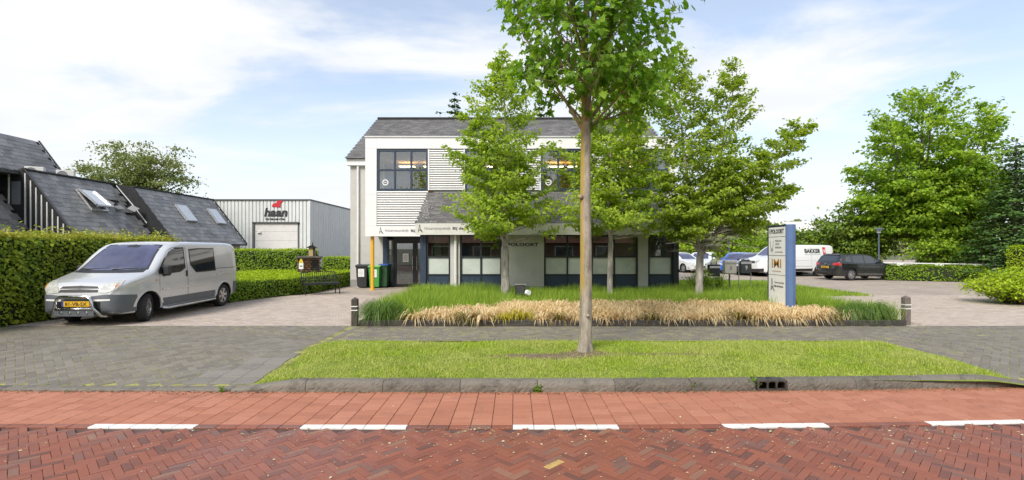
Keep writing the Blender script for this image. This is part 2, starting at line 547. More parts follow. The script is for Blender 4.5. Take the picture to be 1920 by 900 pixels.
for b in hb:
    it = (b[0], b[1], rng.normal(0, 0.0008), b[2] + rng.normal(0, 0.014), rng.normal(0, 0.004), rng.normal(0, 0.008))
    if b in pick:
        o = link('yellow_clinker' if b is ycand else 'clinker', me_yel if b is ycand else me_clk, road, it[:3], (it[5], -it[4], it[3]))
        if b is ycand: o['label'] = 'single clinker painted yellow'
    else: rest.append(it)
lay('clinker_paving', tpl_clk, rest, m_clinker, road)

# row of dark bricks with the white dashes, five tiles to a dash
m_white_tile = pm('white_marking_tile', (0.72, 0.71, 0.68), 0.6, var=0.06, scale=14, bmp=0.2, dirt=((0.45, 0.40, 0.36), 0.5, 9, None))
tpl_row = brick_tpl(0.212, 0.098, 0.05, 0.004)
me_row = np_mesh('border_brick', tpl_row[0], tpl_row[1], m_clinker_o)
me_wht = np_mesh('marking_tile', tpl_row[0], tpl_row[1], m_white_tile)
PITCH = 0.2165
i0 = 0
for i in range(-30, 34):
    x = -0.02 + PITCH*(i+0.5)
    white = (i % 10) < 5
    y = LINE_Y + yoff(x)
    sl = (yoff(x+.05)-yoff(x-.05))/0.1
    link('marking_tile' if white else 'border_brick', me_wht if white else me_row, road,
         (x, y, 0.001 + rng.normal(0, .001)), (rng.normal(0, .006), 0, sl))

# ---------------------------------------------------------------- red cycle strip
m_red_joint = pm('red_joint', (0.13, 0.05, 0.038), 0.95, var=0.3, scale=12)
cyc = sheet('cycle_strip', -60, 60, 5.2, 6.62, -0.012, m_red_joint)
cyc_stops = [(0, (0.345, 0.138, 0.084)), (0.5, (0.39, 0.16, 0.098)), (1, (0.43, 0.185, 0.118))]
m_cyc = stone('red_concrete_tile', cyc_stops, 0.8, False, (0.27, 0.115, 0.078), 0.6, 0.3, spec=.3)
m_cyc_o = stone('red_concrete_tile_single', cyc_stops, 0.8, True, (0.27, 0.115, 0.078), 0.6, 0.3, spec=.3)
TD = 0.163
tpl_cyc = brick_tpl(PITCH-0.006, TD-0.0075, 0.05, 0.003)
tpl_half = brick_tpl(PITCH-0.006, TD/2-0.0075, 0.05, 0.003)
me_half = None
halves = []
me_cyc = np_mesh('cycle_tile', tpl_cyc[0], tpl_cyc[1], m_cyc_o)
tiles = []
for i in range(-48, 52):
    x = -0.02 + PITCH*(i+0.5)
    sl = (yoff(x+.05)-yoff(x-.05))/0.1
    start = LINE_Y + 0.052
    if i % 2:
        halves.append((x, start + TD/4 + yoff(x), 0.0, sl, 0, 0)); start += TD/2
    for k in range(8):
        off = start + TD*(k + 0.5)
        if off > KY + 0.05: continue
        tiles.append((x, off + yoff(x), rng.normal(0, .0005), sl + rng.normal(0, .003), rng.normal(0, .0015), rng.normal(0, .002)))
tiles.sort(key=lambda t: 0 if abs(t[0]) < t[1]*1.03 else 1)
vis = sorted([t for t in tiles if abs(t[0]) < t[1]*1.03], key=lambda t: t[1])
one = set(vis[:260])
me_half = np_mesh('half_tile', tpl_half[0], tpl_half[1], m_cyc_o)
for t in halves:
    if abs(t[0]) < 6.4: link('half_tile', me_half, cyc, t[:3], (0, 0, t[3]))
for t in vis[:260]: link('cycle_tile', me_cyc, cyc, t[:3], (t[5], -t[4], t[3]))
lay('cycle_tiles_beyond', tpl_cyc, [t for t in tiles if t not in one], m_cyc, cyc)

# ---------------------------------------------------------------- kerb
m_kerb = stone('kerb_concrete', [(0, (0.10, 0.088, 0.072)), (0.5, (0.15, 0.132, 0.108)), (1, (0.19, 0.17, 0.14))], 0.85, True, (0.045, 0.04, 0.03), 0.85, 1.0, moss=((0.09, 0.09, 0.04), 0.6, 9), grain=.75)
kerb = link('kerb', None); tag(kerb, kind='structure')
def kerb_stone(x0, x1, h0, h1):
    """rounded kerb with slight bow along its length"""
    mb = MB(); n = 30
    prof = [(0.0, -0.03, 0), (0.0, 0.2, 0), (0.002, 0.4, 0), (0.008, 0.6, 0), (0.02, 0.78, 0), (0.04, 0.91, 0), (0.07, 0.98, 0), (0.11, 1.0, 0), (0.165, 1.0, 0), (0.165, -0.03, 0)]
    v = []
    for i in range(n+1):
        t = i/n; x = x0 + (x1-x0)*t; h = h0 + (h1-h0)*smooth01(t); yb = KY + yoff(x)
        e = 0.006 if i in (0, n) else 0
        for (py, pz, _) in prof: v.append((x, yb + py + (e if py < .03 else 0) + (rng.normal(0, .003) if 0 < i < n and py < .1 else 0), h*pz - (e if pz > .8 else 0) + rng.normal(0, .0025)))
    k = len(prof)
    f = [(i*k+j, (i+1)*k+j, (i+1)*k+j+1, i*k+j+1) for i in range(n) for j in range(k-1)]
    f += [tuple(range(k)), tuple(range(n*k, (n+1)*k))[::-1]]
    mb.add(v, f)
    o = mb.build('kerb_stone', m_kerb, kerb, smooth=False)
    return o
edges = [-0.69 - 0.985*2, -0.69-0.985, -0.69, 0.295, 1.28, 2.265, 3.09]
kerb_stone(-3.62, edges[0]-0.007, 0.035, 0.135)
for a, b in zip(edges, edges[1:]): kerb_stone(a, b-0.007, 0.135, 0.135)
for a, b in ((3.505, 4.42), (4.42, 5.31), (5.31, 6.06)): kerb_stone(a, b-0.007, 0.135, 0.135)
kerb_stone(6.06, 7.0, 0.135, 0.035)
for k in range(9):
    kerb_stone(-3.63 - 0.98*(k+1), -3.63 - 0.98*k - 0.008, 0.028, 0.028)
    kerb_stone(7.0 + 0.98*k + 0.008, 7.0 + 0.98*(k+1), 0.028, 0.028)

# street gully set in the kerb
m_iron = pm('cast_iron', (0.10, 0.09, 0.082), 0.55, metal=0.6, var=0.3, scale=20, bmp=0.3)
m_dark_void = pm('dark_void', (0.008, 0.008, 0.008), 0.9, var=0.1)
gy = KY + yoff(3.3)
g = thing('street_gully', 'dark cast iron kerb gully with three openings beside the lawn', 'drain', (3.30, gy, 0))
mb = MB()
mb.box(-0.195, 0.195, 0.0, 0.03, 0.112, 0.128); mb.box(-0.195, 0.195, 0.0, 0.03, 0.0, 0.022)
for x0, x1 in ((-0.195, -0.168), (-0.066, -0.048), (0.048, 0.066), (0.168, 0.195)): mb.box(x0, x1, 0.001, 0.03, 0.022, 0.112)
for cx in (-0.117, 0.0, 0.117):                       # rounded upper corners of each opening
    for sx in (-1, 1):
        mb.prism([(cx+sx*0.051, 0.112), (cx+sx*0.051, 0.085), (cx+sx*0.042, 0.102), (cx+sx*0.025, 0.112)], 'y', 0.002, 0.028)
mb.build('front_grate', m_iron, g)
MB().cbox(-0.195, 0.195, 0.03, 0.20, 0.105, 0.130, 0.006).build('lid', m_iron, g)
MB().box(-0.19, 0.19, 0.16, 0.19, -0.02, 0.117).build('sump', m_dark_void, g)
mb = MB(); mb.tube([(-0.04, 0.1, 0.128), (-0.03, 0.1, 0.14), (0.03, 0.1, 0.14), (0.04, 0.1, 0.128)], 0.006, 6).build('lifting_eye', m_iron, g)

# ---------------------------------------------------------------- grey pavement and driveway mouths
m_moss_joint = None
def mossy():
    m, nt, b, out = nt_new('mossy_joint')
    f = noise(nt, 1.6, 6, 0.7)
    f2 = noise(nt, 18, 4, 0.6)
    c = mixc(nt, maprange(nt, f, 0.36, 0.56, 0, 1), (0.10, 0.09, 0.06), (0.36, 0.34, 0.10))
    c = mixc(nt, maprange(nt, f2, 0.4, 0.7, 0, .5), c, (0.16, 0.15, 0.08))
    nt.links.new(c, b.inputs['Base Color']); b.inputs['Roughness'].default_value = 0.95
    return m
m_moss_joint = mossy()
pav = sheet('pavement', -13.5, 14.5, 6.48, 10.98, 0, m_moss_joint, 224, 72, lambda x, y: zpav(x, y) - 0.0055, lambda x, y: (LAWN_X0 + .02 < x < LAWN_X1 - .25 and y < LAWN_Y1 - .05) or y < KY + yoff(x) + .10)
grey_stops = [(0, (0.132, 0.115, 0.092)), (0.3, (0.158, 0.139, 0.112)), (0.6, (0.182, 0.161, 0.130)), (0.85, (0.212, 0.188, 0.153)), (1, (0.16, 0.132, 0.104))]
m_grey = stone('grey_paver', grey_stops, 0.72, False, (0.24, 0.215, 0.175), 0.55, 0.5, moss=((0.18, 0.18, 0.06), 0.5, 2.3), wet=(0.62, 0.88))
tpl_pav = brick_tpl(0.203, 0.0965, 0.06, 0.003)
items = []
def inlawn(x, y): return LAWN_X0 - 0.02 < x < LAWN_X1 + 0.02 and y < LAWN_Y1 + 0.03
for (x, y, a) in herring(0.1045, 2, R(45), (-13, -3.3, 6.6, 10.95)) + herring(0.1045, 2, R(45), (6.4, 14, 6.7, 10.95)):
    if y < KY + yoff(x) + 0.24 or inlawn(x, y): continue
    gx, gy_ = (zpav(x+.05, y)-zpav(x-.05, y))/.1, (zpav(x, y+.05)-zpav(x, y-.05))/.1
    items.append((x, y, zpav(x, y) + rng.normal(0, .0008), a + rng.normal(0, .014), gx*math.cos(a)+gy_*math.sin(a)+rng.normal(0, .003), -gx*math.sin(a)+gy_*math.cos(a)+rng.normal(0, .004)))
for j in range(0, 17):                                       # footway: courses along the street
    y = LAWN_Y1 + 0.08 + 0.104*j
    if y > 10.93: break
    for i in range(-16, 31):
        x = -0.05 + 0.2115*(i + (0.5 if j % 2 else 0))
        if -3.26 < x < 6.42:
            items.append((x, y, zpav(x, y) + rng.normal(0, .0008), rng.normal(0, .01), rng.normal(0, .003), rng.normal(0, .004)))
lay('grey_paving', tpl_pav, items, m_grey, pav)
# cushions of moss standing in the joints
m_moss = pm('joint_moss', (0.33, 0.315, 0.11), 0.95, var=.35, scale=14, bmp=.6, bscale=90)
mv = []
for k in range(1800):
    reg = random.random()
    if reg < .30:
        j = random.randrange(16); x = random.uniform(-3.2, 6.4); y = LAWN_Y1 + 0.028 + .104*j; a = 0.0
        if y > 10.9 or y < LAWN_Y1 + .05 or random.random() > .35 + .65*math.sin(x*.9+j)**2: continue
    else:
        x = random.uniform(-11, -3.5) if reg < .75 else random.uniform(6.9, 12.5); y = random.uniform(6.75, 10.9)
        if math.sin(x*1.1+.4*y)*math.sin(y*1.3+.7*x) < .05 or inlawn(x, y): continue
        a = R(45) if random.random() < .6 else R(-45)
        u_ = (-x*math.sin(a)+y*math.cos(a)); u2 = round(u_/.1045)*.1045; x -= -math.sin(a)*(u_-u2); y -= math.cos(a)*(u_-u2)
    mv.append((x, y, zpav(x, y), a, random.uniform(.05, .20), random.uniform(.005, .010)))
A_ = np.array(mv); c_, s_ = np.cos(A_[:, 3]), np.sin(A_[:, 3]); M_ = np.zeros((len(A_), 3, 3)); M_[:, 0, 0] = c_; M_[:, 0, 1] = -s_; M_[:, 1, 0] = s_; M_[:, 1, 1] = c_; M_[:, 2, 2] = 1
tm = (np.array([(-.5, -.5, -.5), (.5, -.5, -.5), (.5, .5, -.5), (-.5, .5, -.5), (-.42, -.2, .5), (.42, -.2, .5), (.42, .2, .5), (-.42, .2, .5)]), np.array([(0, 1, 5, 4), (1, 2, 6, 5), (2, 3, 7, 6), (3, 0, 4, 7), (4, 5, 6, 7)]))
tag(link('joint_moss', scatter_mesh('joint_moss', *tm, A_[:, :3], M_, np.column_stack([A_[:, 4], A_[:, 5], np.full(len(A_), .007)]), m_moss), pav), kind='stuff')
# paler concrete flags beside the lawn
m_flag = stone('pale_concrete_flag', [(0, (0.17, 0.155, 0.13)), (1, (0.23, 0.21, 0.18))], 0.8, True, (0.12, 0.11, 0.09), 0.6, 0.4)
tpl_flag = brick_tpl(0.298, 0.298, 0.05, 0.004)
me_flag = np_mesh('flagstone', tpl_flag[0], tpl_flag[1], m_flag)
for j, (cnt, sh) in enumerate(((3, 0), (3, 0.02), (2, 0), (2, 0.03), (1, 0))):
    for i in range(cnt):
        x, y = -3.62 - 0.302*i - sh, 6.80 + 0.302*j
        link('flagstone', me_flag, pav, (x, y, zpav(x, y) + 0.006), (math.atan2(zpav(x, y+.1)-zpav(x, y-.1), .2), 0, rng.normal(0, .01)))

# ---------------------------------------------------------------- light clinker of the forecourt and car park
def forecourt():
    m, nt, b, out = nt_new('forecourt_clinker')
    tc = nt.nodes.new('ShaderNodeNewGeometry')
    mp = nt.nodes.new('ShaderNodeMapping'); mp.inputs['Rotation'].default_value = (0, 0, R(4))
    nt.links.new(tc.outputs['Position'], mp.inputs[0])
    br = nt.nodes.new('ShaderNodeTexBrick')
    br.inputs['Scale'].default_value = 1.0
    br.inputs['Brick Width'].default_value = 0.21; br.inputs['Row Height'].default_value = 0.10
    br.inputs['Mortar Size'].default_value = 0.006; br.inputs['Mortar Smooth'].default_value = 0.3
    br.inputs['Color1'].default_value = (0.37, 0.30, 0.245, 1); br.inputs['Color2'].default_value = (0.47, 0.395, 0.33, 1)
    br.inputs['Mortar'].default_value = (0.20, 0.175, 0.12, 1)
    nt.links.new(mp.outputs[0], br.inputs['Vector'])
    d = noise(nt, 0.35, 6, 0.7)
    c = mixc(nt, maprange(nt, d, 0.4, 0.68, 0, 0.55), br.outputs['Color'], (0.25, 0.205, 0.17))
    d2 = noise(nt, 3.0, 6, 0.75, None, (4, 2, 0))
    c = mixc(nt, maprange(nt, d2, 0.5, 0.75, 0, 0.4), c, (0.50, 0.44, 0.38))
    nt.links.new(c, b.inputs['Base Color']); b.inputs['Roughness'].default_value = 0.85
    bump(nt, b, br.outputs['Fac'], -0.5, 0.01)
    return m
m_fore = forecourt()
fore = sheet('forecourt', -13.5, 60, 10.98, 75, PAV - 0.012, m_fore)
# the courses nearest the street are laid piece by piece
fst = [(0, (0.34, 0.27, 0.215)), (0.4, (0.41, 0.335, 0.275)), (0.75, (0.47, 0.395, 0.33)), (1, (0.37, 0.31, 0.275))]
m_forep = stone('forecourt_clinker_piece', fst, 0.8, False, (0.24, 0.19, 0.16), 0.4, 0.5)
items = []
for (xa, xb) in ((-12.9, -3.55), (9.2, 16.5)):
    for j in range(70):
        y = 11.04 + 0.104*j
        for i in range(int((xb-xa)/0.212)):
            x = xa + 0.212*(i + (0.5 if j % 2 else 0))
            if xa < 0 and x < -8.9 and y > 15: continue
            if abs(x) > y*1.06 + 1.5: continue
            items.append((x, y, PAV + rng.normal(0, .001), rng.normal(0, .02), rng.normal(0, .005), rng.normal(0, .007)))
lay('forecourt_paving', tpl_pav, items, m_forep, fore)
# asphalt-grey edging course between forecourt and footway
m_edge = pm('edge_concrete', (0.16, 0.15, 0.135), 0.85, var=0.25, scale=8, bmp=0.4)
me_edge = MB().cbox(-0.495, 0.495, -0.03, 0.03, -0.1, 0.004, 0.006).mesh('edging_stone', m_edge)
for k in range(10): link('edging_stone', me_edge, pav, (-3.95 - 1.0*k, 10.975, PAV))
for k in range(6): link('edging_stone', me_edge, pav, (9.5 + 1.0*k, 10.975, PAV))

# ---------------------------------------------------------------- lawn verge
def lawnmat():
    m, nt, b, out = nt_new('lawn_soil')
    f = noise(nt, 3.5, 6, 0.7)
    c = mixc(nt, maprange(nt, f, 0.35, 0.65, 0, 1), (0.12, 0.17, 0.02), (0.22, 0.27, 0.035))
    nt.links.new(c, b.inputs['Base Color']); b.inputs['Roughness'].default_value = 1
    return m
def lawn_in(x, y):
    # rounded right-hand corner, straight left side that follows the kerb
    if y < LAWN_Y0 + yoff(x): return False
    if y > LAWN_Y1 + 0.02*math.sin(3*x): return False
    xl = LAWN_X0 - 0.05 + 0.05*math.sin(5*y) + max(0, (y-8.7))*0.25
    xr = LAWN_X1 + 0.1*math.sin(2*y) - max(0, 7.3-y)*0.15
    return xl < x < xr
def zlawn(x, y):
    e = min(x-LAWN_X0+.05, LAWN_X1-x+.1, y-LAWN_Y0-yoff(x), LAWN_Y1-y)
    k = min(smooth01((x+3.55)/.75), smooth01((7.0-x)/.9)); k = k + (1-k)*smooth01((y-LAWN_Y0-yoff(x))/1.6)
    return (0.012 + 0.095*k) + 0.05*smooth01(e/0.7) + 0.012*math.sin(1.7*x+.6)*math.sin(2.3*y)
lawn = sheet('lawn', LAWN_X0-.06, LAWN_X1+.12, LAWN_Y0, LAWN_Y1, 0, lawnmat(), 70, 24, zlawn)
lg = [(0, (0.18, 0.28, 0.02)), (0.3, (0.30, 0.42, 0.03)), (0.65, (0.42, 0.53, 0.05)), (0.9, (0.52, 0.60, 0.10)), (1, (0.60, 0.55, 0.24))]
m_lawn = leafmat('lawn_blade', lg, 0.35, 0.55, patch=((0.20, 0.27, 0.04), 2.4, 0.75))
N = 105000
P = np.stack([rng.uniform(LAWN_X0-.1, LAWN_X1+.2, N), rng.uniform(LAWN_Y0, LAWN_Y1+.05, N)], 1)
def bare(x, y):      # worn earth round the tree foot
    return math.exp(-((x-0.35)/0.75)**2 - ((y-7.75)/0.20)**2) + 0.75*math.exp(-((x-2.2)/1.0)**2 - ((y-7.85)/0.13)**2) + .8*math.exp(-((x-1.14)/.35)**2-((y-8.0)/.22)**2)
keep = np.array([lawn_in(x, y) and random.random() > bare(x, y) for x, y in P])
P = P[keep]; N = len(P)
Pz = np.array([zlawn(x, y) for x, y in P]) - 0.004
P3 = np.column_stack([P, Pz])
tall = 0.6 + 0.9*(0.5+0.5*np.sin(P[:, 0]*2.1+1)*np.sin(P[:, 1]*3.7+P[:, 0])) 
M = frames(np.column_stack([rng.normal(0, .35, N), rng.normal(0, .35, N), np.ones(N)]), rng)
S = np.column_stack([rng.uniform(.006, .011, N), rng.uniform(.03, .055, N), rng.uniform(.02, .042, N)*tall*(1+1.2*(rng.random(N) < .03))])
o = link('lawn_grass', scatter_mesh('lawn_grass', *BLADE, P3, M, S, m_lawn))
tag(o, 'short bright green grass of the verge behind the kerb', 'grass', kind='stuff')
# worn soil patch
m_soil = pm('bare_soil', (0.17, 0.125, 0.075), 0.95, var=0.35, scale=12, bmp=0.8, bscale=40)
def soilz(x, y): return zlawn(x, y) + 0.010*min(1, bare(x, y)*1.4) - 0.004
mb = MB(); xs = np.linspace(-1.2, 3.6, 50); ys = np.linspace(7.35, 8.3, 16)
idx = {}
for j, y in enumerate(ys):
    for i, x in enumerate(xs): idx[i, j] = len(mb.v); mb.v.append((x, y, soilz(x, y)))
for j in range(15):
    for i in range(49):
        if bare((xs[i]+xs[i+1])/2, (ys[j]+ys[j+1])/2) > 0.25:
            mb.f.append((idx[i, j], idx[i+1, j], idx[i+1, j+1], idx[i, j+1])); mb.m.append(0)
mb.build('bare_earth', m_soil, lawn)

# blossom litter blown over the road
m_petal = leafmat('petal', [(0, (0.55, 0.50, 0.22)), (0.6, (0.62, 0.58, 0.30)), (1, (0.70, 0.62, 0.45))], 0.2, 0.7)
N = 1050
px = rng.normal(1.2, 3.0, N); py = rng.uniform(3.6, 6.3, N); py = np.where(rng.random(N) < .75, 5.08-np.abs(rng.normal(0, .42, N)), py)
P3 = np.column_stack([px, py + 0.0055*np.maximum(0, px)**2, np.full(N, 0.006)])
M = frames(np.column_stack([rng.normal(0, .2, N), rng.normal(0, .2, N), np.ones(N)]), rng)
S = rng.uniform(.009, .022, N)*np.where(rng.random(N) < .12, 1.7, 1)
o = link('blossom_litter', scatter_mesh('blossom_litter', *LEAF_Q, P3, M, S, m_petal))
tag(o, 'pale yellow blossom litter scattered over the red road', 'litter', kind='stuff')
# dirt and leaf crumbs washed against the kerb
m_crumb = leafmat('gutter_crumb', [(0, (0.05, 0.035, 0.025)), (.6, (0.12, 0.085, 0.05)), (.9, (0.22, 0.18, 0.08)), (1, (0.3, 0.26, 0.12))], .1, .9)
N = 2600
px = rng.uniform(-9, 9.5, N); dd = np.abs(rng.normal(0, .035, N))*(1+1.2*np.maximum(0, np.sin(px*1.3+.5)))
P3 = np.column_stack([px, KY + np.where(px > 0, .0055, .0012)*px**2 - .006 - dd, np.full(N, .004)])
M = frames(np.column_stack([rng.normal(0, .25, N), rng.normal(0, .25, N), np.ones(N)]), rng)
o = link('gutter_dirt', scatter_mesh('gutter_dirt', *LEAF_Q, P3, M, rng.uniform(.008, .03, N), m_crumb))
tag(o, 'dark dirt and leaf crumbs gathered along the kerb foot', 'litter', kind='stuff')
# weeds in the kerb joints
m_weed = leafmat('weed_leaf', [(0, (0.10, 0.20, 0.02)), (1, (0.25, 0.36, 0.04))], 0.3)
for nm, (wx, wy, wz, cnt, rad), lab in (('weed', (0.29, KY-0.01, 0.0, 60, .07), 'small green weed growing from the kerb joint nearest the tree'),
                                      ('weed', (3.07, KY+.04, 0.06, 70, .09), 'green weed beside the cast iron gully'),
                                      ('weed', (2.27, KY+.02, 0.03, 40, .06), 'small weed in the kerb joint between tree and gully'),
                                      ('weed', (-3.72, KY-.01, 0.0, 40, .07), 'low weed at the lowered kerb end beside the lawn corner')):
    P3 = np.column_stack([wx + rng.normal(0, rad*.4, cnt), wy + yoff(wx) + rng.normal(0, .014, cnt), wz + np.abs(rng.normal(0.03, .035, cnt))])
    Nn = np.column_stack([rng.normal(0, .6, cnt), rng.normal(-.3, .5, cnt), np.ones(cnt)])
    tag(link(nm, scatter_mesh(nm, *LEAF_F, P3, frames(Nn, rng), rng.uniform(.02, .045, cnt), m_weed)), lab, 'weed', 'weeds along the kerb')

# ================================================================== OFFICE BUILDING
m_stucco = pm('grey_stucco', (0.50, 0.485, 0.455), 0.85, var=0.05, scale=3, bmp=0.35, bscale=140, dirt=((0.36, 0.35, 0.33), 0.35, 1.2, (1, 1, .25)))
m_plinth = pm('plinth_grey', (0.27, 0.265, 0.255), 0.85, var=0.08, scale=4, bmp=0.3)
m_white = pm('white_panel', (0.78, 0.775, 0.755), 0.45, var=0.025, scale=2, dirt=((0.62, 0.61, 0.57), 0.35, 1.6, (1, 1, .2)))
m_slat = pm('white_metal_slat', (0.74, 0.735, 0.72), 0.38, var=0.03, scale=3)
m_slat_back = pm('slat_backing', (0.52, 0.52, 0.515), 0.7, var=0.05)
m_blue = pm('dark_blue_frame', (0.030, 0.048, 0.082), 0.38, var=0.12, scale=5)
m_bluep = pm('blue_panel', (0.026, 0.045, 0.078), 0.42, var=0.15, scale=2)
m_dkframe = pm('black_blue_frame', (0.016, 0.020, 0.028), 0.4, var=0.1)
m_pipe = pm('white_plastic_pipe', (0.72, 0.715, 0.70), 0.4, var=0.03, dirt=((.5, .48, .45), .4, 3, None))
m_yellow = pm('yellow_paint', (0.78, 0.42, 0.03), 0.38, var=0.06, scale=6, dirt=((0.45, 0.28, 0.06), 0.5, 9, None))
m_lett = pm('dark_lettering', (0.025, 0.025, 0.03), 0.5, var=0.05)
m_lettg = pm('grey_lettering', (0.22, 0.22, 0.23), 0.5, var=0.05)
m_glass = glassmat('clear_pane', (0.80, 0.86, 0.86), 0.16)
m_glass_g = glassmat('ground_floor_pane', (0.72, 0.78, 0.76), 0.15)
m_frost = pm('frosted_pane', (0.52, 0.56, 0.52), 0.25, var=0.08, scale=1.5, spec=0.6)
m_ceil = pm('lamp_glow_ceiling', (0.85, 0.50, 0.16), 0.8, var=0.1)  # orange glow of the room lamps is put into the ceiling colour
m_in = pm('interior_wall', (0.42, 0.36, 0.29), 0.9, var=0.15)
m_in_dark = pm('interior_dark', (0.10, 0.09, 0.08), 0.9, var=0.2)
m_in_wood = pm('interior_wood', (0.36, 0.22, 0.12), 0.6, var=0.25, scale=3, stretch=(6, 1, .5))
m_curtain = pm('interior_blind', (0.62, 0.55, 0.45), 0.8, var=0.1, stretch=(14, 1, .2))
m_lamp = emitmat('ceiling_lamp', (1.0, 0.80, 0.50), 3.6)
sl_stops = [(0, (0.068, 0.064, 0.060)), (0.4, (0.098, 0.092, 0.086)), (0.8, (0.128, 0.12, 0.112)), (1, (0.16, 0.15, 0.14))]
m_slate_r = stone('roof_slate', sl_stops, 0.55, False, (0.16, 0.152, 0.14), 0.4, 0.4)
m_slate_u = pm('slate_underlay', (0.04, 0.04, 0.04), 0.9, var=0.1)

B = thing('office_building', 'two storey office with white upper storey, slate roof and dark blue windows', 'building', (0, 20.4, PAV))
BY = 20.4
def bx(name, x0, x1, y0, y1, z0, z1, mat, par=None, c=0):
    """box given in world coordinates, child of the office"""
    mb = MB()
    (mb.cbox if c else mb.box)(x0, x1, y0-BY, y1-BY, z0-PAV, z1-PAV, *([c] if c else []))
    return mb.build(name, mat, par or B)

YW, YB = 22.3, 18.15                    # entrance wall, ground-floor bay front
YBOX = 20.4                             # face of the white upper storey
XL, XR = -7.31, 6.95
XBL, XBR = -6.08, 6.55
Z0 = PAV
# rear block
bx('wall', XL, -5.86, YW, YW+0.25, Z0+0.32, 5.72, m_stucco)
bx('plinth', XL, -5.86, YW-0.012, YW+0.24, Z0-.1, Z0+0.32, m_plinth)
bx('wall', XL, XL+0.25, YW+0.25, 32.0, Z0-.1, 5.72, m_stucco)
bx('wall', XR-0.25, XR, YW, 32.0, Z0-.1, 5.72, m_stucco)
bx('wall', XL, XR, 32.0, 32.25, Z0-.1, 5.72, m_stucco)
bx('eaves_board', XL-0.12, XBL-0.01, YW-0.16, YW+0.1, 5.50, 5.78, m_white)
# main roof : slates on two slopes
ridge = (27.2, 8.85); eave = (YW-0.25, 5.80)
sl = math.hypot(ridge[0]-eave[0], ridge[1]-eave[1])
def rz(y): return eave[1] + (y-eave[0])/(ridge[0]-eave[0])*(ridge[1]-eave[1])
mb = MB()
ey2 = 2*ridge[0]-eave[0]
mb.prism([(eave[0]-BY, eave[1]-PAV-.02), (ridge[0]-BY, ridge[1]-PAV-.02), (ey2-BY, eave[1]-PAV-.02)], 'x', XL-0.12, XR+0.12)
roof = mb.build('roof', m_slate_u, B)
def slate_field(origin, udir, vdir, ndir, U, Vl, w, e, thick, mat, skip=None, jit=0.004):
    """joined slates: udir along the course, vdir up the slope"""
    u, v, n = (np.array(d, float) for d in (udir, vdir, ndir))
    v0, f0 = brick_tpl(w-0.006, e*1.35, thick, 0.002)
    P, Ms = [], []
    tilt = thick*0.75/(e*1.35)
    rows = int(Vl/e)
    for j in range(rows):
        cols = int(U/w) + 1
        for i in range(cols):
            a = (i + (0.5 if j % 2 else 0.0))*w
            b = (j+0.5)*e
            if a > U - w*0.3: continue
            a = max(a, w*0.35)
            if skip and skip(a, b): continue
            P.append(np.array(origin) + u*a + v*(b) + n*(thick*1.1 + rng.normal(0, jit*.3)))
            vv_ = v - n*(tilt + rng.normal(0, jit)); nn = n + v*tilt + u*rng.normal(0, jit)
            Ms.append(np.stack([u, vv_, nn], axis=1))
    return scatter_mesh('slates', v0, f0, np.array(P), np.array(Ms), np.ones(len(P)), mat)
vd = np.array([0, ridge[0]-eave[0], ridge[1]-eave[1]])/sl
nd = np.array([0, -vd[2], vd[1]])
tag(link('roof_slates', slate_field((XL-.12, eave[0]-BY, eave[1]-PAV), (1, 0, 0), vd, nd, XR-XL+.24, sl, 0.30, 0.20, 0.012, m_slate_r), roof), kind='stuff')
mb = MB(); mb.tube([(XL-.12, ridge[0]-BY, ridge[1]-PAV+.03), (XR+.12, ridge[0]-BY, ridge[1]-PAV+.03)], 0.07, 8); mb.build('ridge_cap', m_slate_u, roof)

# white upper storey: box with frame, windows between panels of horizontal slats
zt, zb_, ZSILL, ZHEAD = 6.36, 2.32, 4.19, 5.86
bx('upper_roof', XBL, XBR, YBOX+0.06, 24.0, zt-0.22, zt-0.02, m_white)
bx('coping', XBL-0.03, XBR+0.03, YBOX-0.035, YBOX+0.25, zt-0.02, zt+0.035, pm('coping_metal', (0.62, 0.62, 0.61), 0.35, metal=.3, var=.04))
bx('top_panel', XBL, -5.62, YBOX, YBOX+0.2, ZHEAD+.03, zt-0.022, m_white)
for i, (a, b) in enumerate(((-5.615, -2.6), (-2.595, 0.4), (0.405, 3.4), (3.405, XBR))):
    bx('top_panel', a, b, YBOX, YBOX+0.2, ZHEAD+.03, zt-0.022, m_white)
bx('corner_panel', XBL, -5.62, YBOX, YBOX+0.2, 4.03, ZHEAD+.025, m_white)
bx('corner_panel', XBL, -5.62, YBOX, YBOX+0.2, 2.745, 4.025, m_white)
bx('corner_panel', 6.30, XBR, YBOX, YBOX+0.2, 2.745, ZHEAD+.025, m_white)
bx('side_wall', XBL, XBL+0.1, YBOX+0.2, YW, zb_+.02, zt-.23, m_white)
bx('side_wall', XBR-0.1, XBR, YBOX+0.2, YW, zb_+.02, zt-.23, m_white)
bx('fascia', XBL, -3.36, YBOX-0.006, YBOX+0.2, zb_, 2.74, m_white)
bx('soffit', XBL+.1, -3.3, YBOX+0.2, YW-.02, zb_+.03, zb_+.07, m_white)
bx('floor_slab', XBL+.1, XBR-.1, YBOX+0.35, 24.5, 3.1, 3.25, m_in)
# rooms behind the upper windows
bx('room_wall', XBL+.1, XBR-.1, 24.5, 24.6, 3.25, 6.0, m_in)
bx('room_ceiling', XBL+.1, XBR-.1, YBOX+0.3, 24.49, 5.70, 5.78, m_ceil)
for xx in (-2.9, -0.6, 3.7): bx('room_partition', xx, xx+.08, YBOX+.3, 24.48, 3.26, 5.69, m_in)
for xx in (-5.2, -4.1, -1.7, 1.5, 2.4, 4.6): bx('room_lamp', xx, xx+0.7, 22.5, 22.75, 5.50, 5.53, m_lamp)

